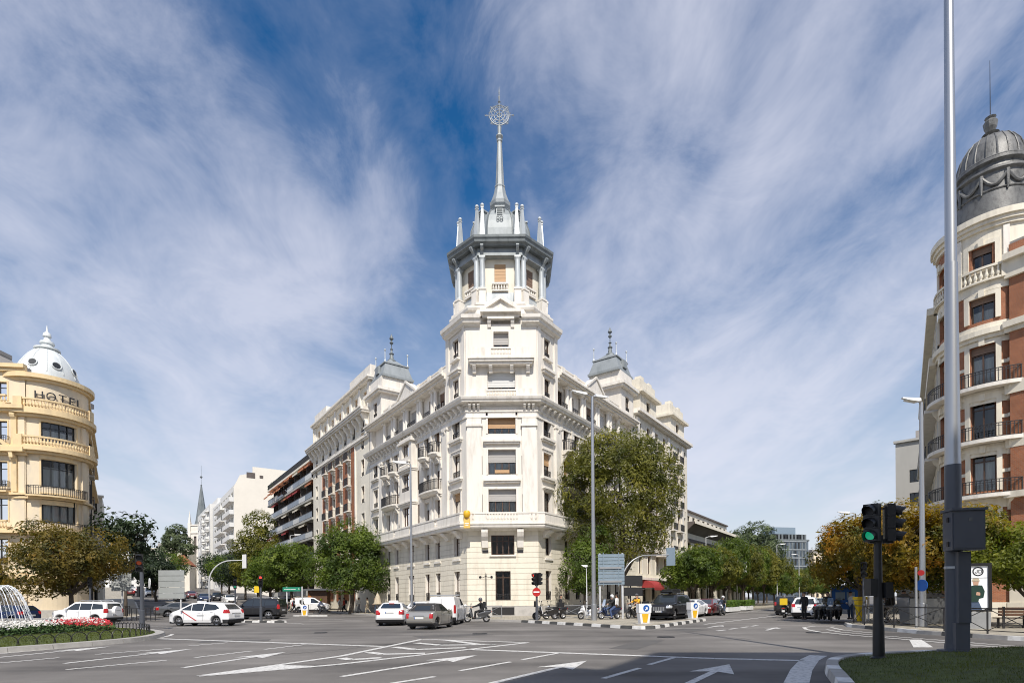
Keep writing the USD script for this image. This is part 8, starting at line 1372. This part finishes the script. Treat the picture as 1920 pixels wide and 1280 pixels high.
for x, y, a, p, t, l, lb, ex in ((18.75, 35.6, 200, STAND, 'cloth_black', 'cloth_black', 'person in black standing at the end of the motorcycle row', None), (20.3, 35.7, 230, STAND, 'cloth_black', 'cloth_denim', 'person in a dark top before the pale print of the blue panel', None), (21.6, 35.4, 210, STAND, 'cloth_white', 'cloth_denim', 'person in a white top at the right edge of the blue panel', None), (21.9, 31.0, 260, STAND, 'cloth_blue', 'cloth_grey', 'person in a blue top standing in the shade behind the black traffic light', None),
    (-26.0, 66.0, 0, WALK, 'cloth_grey', 'cloth_black', 'person in grey walking right just behind the black off-roader', 'bag'), (-25.2, 66.6, 10, WALK2, 'cloth_black', 'cloth_black', 'person in black walking with a bag beside the green street sign', 'rucksack'), (-26.9, 67.6, 350, WALK, 'cloth_white', 'cloth_beige', 'person in a white top following the two dark walkers', None), (-20.1, 66.5, 180, WALK, 'cloth_red', 'cloth_black', 'person in a red jacket walking left on the corner pavement', 'rucksack'), (-20.9, 67.1, 10, WALK2, 'cloth_white', 'cloth_beige', 'person in a white top and shorts walking beside the red jacket', None),
    (-17.6, 63.9, 190, WALK2, 'cloth_white', 'cloth_grey', 'person in white near the railing under the bright green tree', None), (-16.2, 62.2, 170, WALK, 'cloth_beige', 'cloth_beige', 'person in beige walking left behind the railing', None), (-15.0, 60.8, 185, STAND, 'cloth_beige', 'cloth_denim', 'person in a cream jacket standing behind the railing, nearest the white taxi', None), (-25.7, 73.0, 90, STAND, 'cloth_red', 'cloth_denim', 'person in a red top beside the orange kiosk', None)):
    person(lb, p, (x, y, hh(x, y)+.12 if x > 0 or y < 66 else hh(x, y)+.06), a, t, l, extra=ex, shorts='shorts' in lb)
person('person seated on the dark bench at the right edge, seen from behind', SIT, (22.55, 24.0, .13), 72, 'cloth_black', 'cloth_black')
def bicycle(label, loc, rz):
    th = thing('bicycle', label, 'bicycle', loc, rz or .001)
    for x in (-.52, .52):
        p = mesh(th, 'wheel', MB().ring((x, 0, .34), .325, .018, (0, 1, 0), 28, 5), 'rubber'); g = MB()
        for i in range(14): a = i*PI/7; g.bar((x, 0, .34), (x+.31*math.cos(a), 0, .34+.31*math.sin(a)), .004)
        mesh(p, 'spokes', g, 'metal_grey')
    g = MB()
    for a, b in (((-.52, .34), (-.08, .30)), ((-.08, .30), (-.22, .86)), ((-.22, .82), (-.52, .34)), ((-.08, .30), (.36, .78)), ((-.2, .76), (.36, .84)), ((.52, .34), (.36, .92))): g.bar((a[0], 0, a[1]), (b[0], 0, b[1]), .032)
    mesh(th, 'frame', g, 'car_grey'); mesh(th, 'handlebar', MB().tube([(.42, -.26, .98), (.38, -.1, .98), (.38, .1, .98), (.42, .26, .98)], .014, 6), 'iron'); mesh(th, 'saddle', MB().hexa([(-.36, -.07, .9), (-.06, -.02, .9), (-.06, .02, .9), (-.36, .07, .9), (-.36, -.06, .94), (-.06, -.02, .93), (-.06, .02, .93), (-.36, .06, .94)]), 'black_plastic'); return th
bicycle('bicycle ridden by the person with the lime green helmet', (-22.6, 65.4, .0), 5); person('cyclist in a pale top with a lime green helmet', CYC, (-22.6, 65.4, .0), 5, 'cloth_pale', 'cloth_grey', helmet='cloth_hivis')
bicycle('bicycle leaning by the railing near the yellow post', (20.9, 30.4, .13), 20)
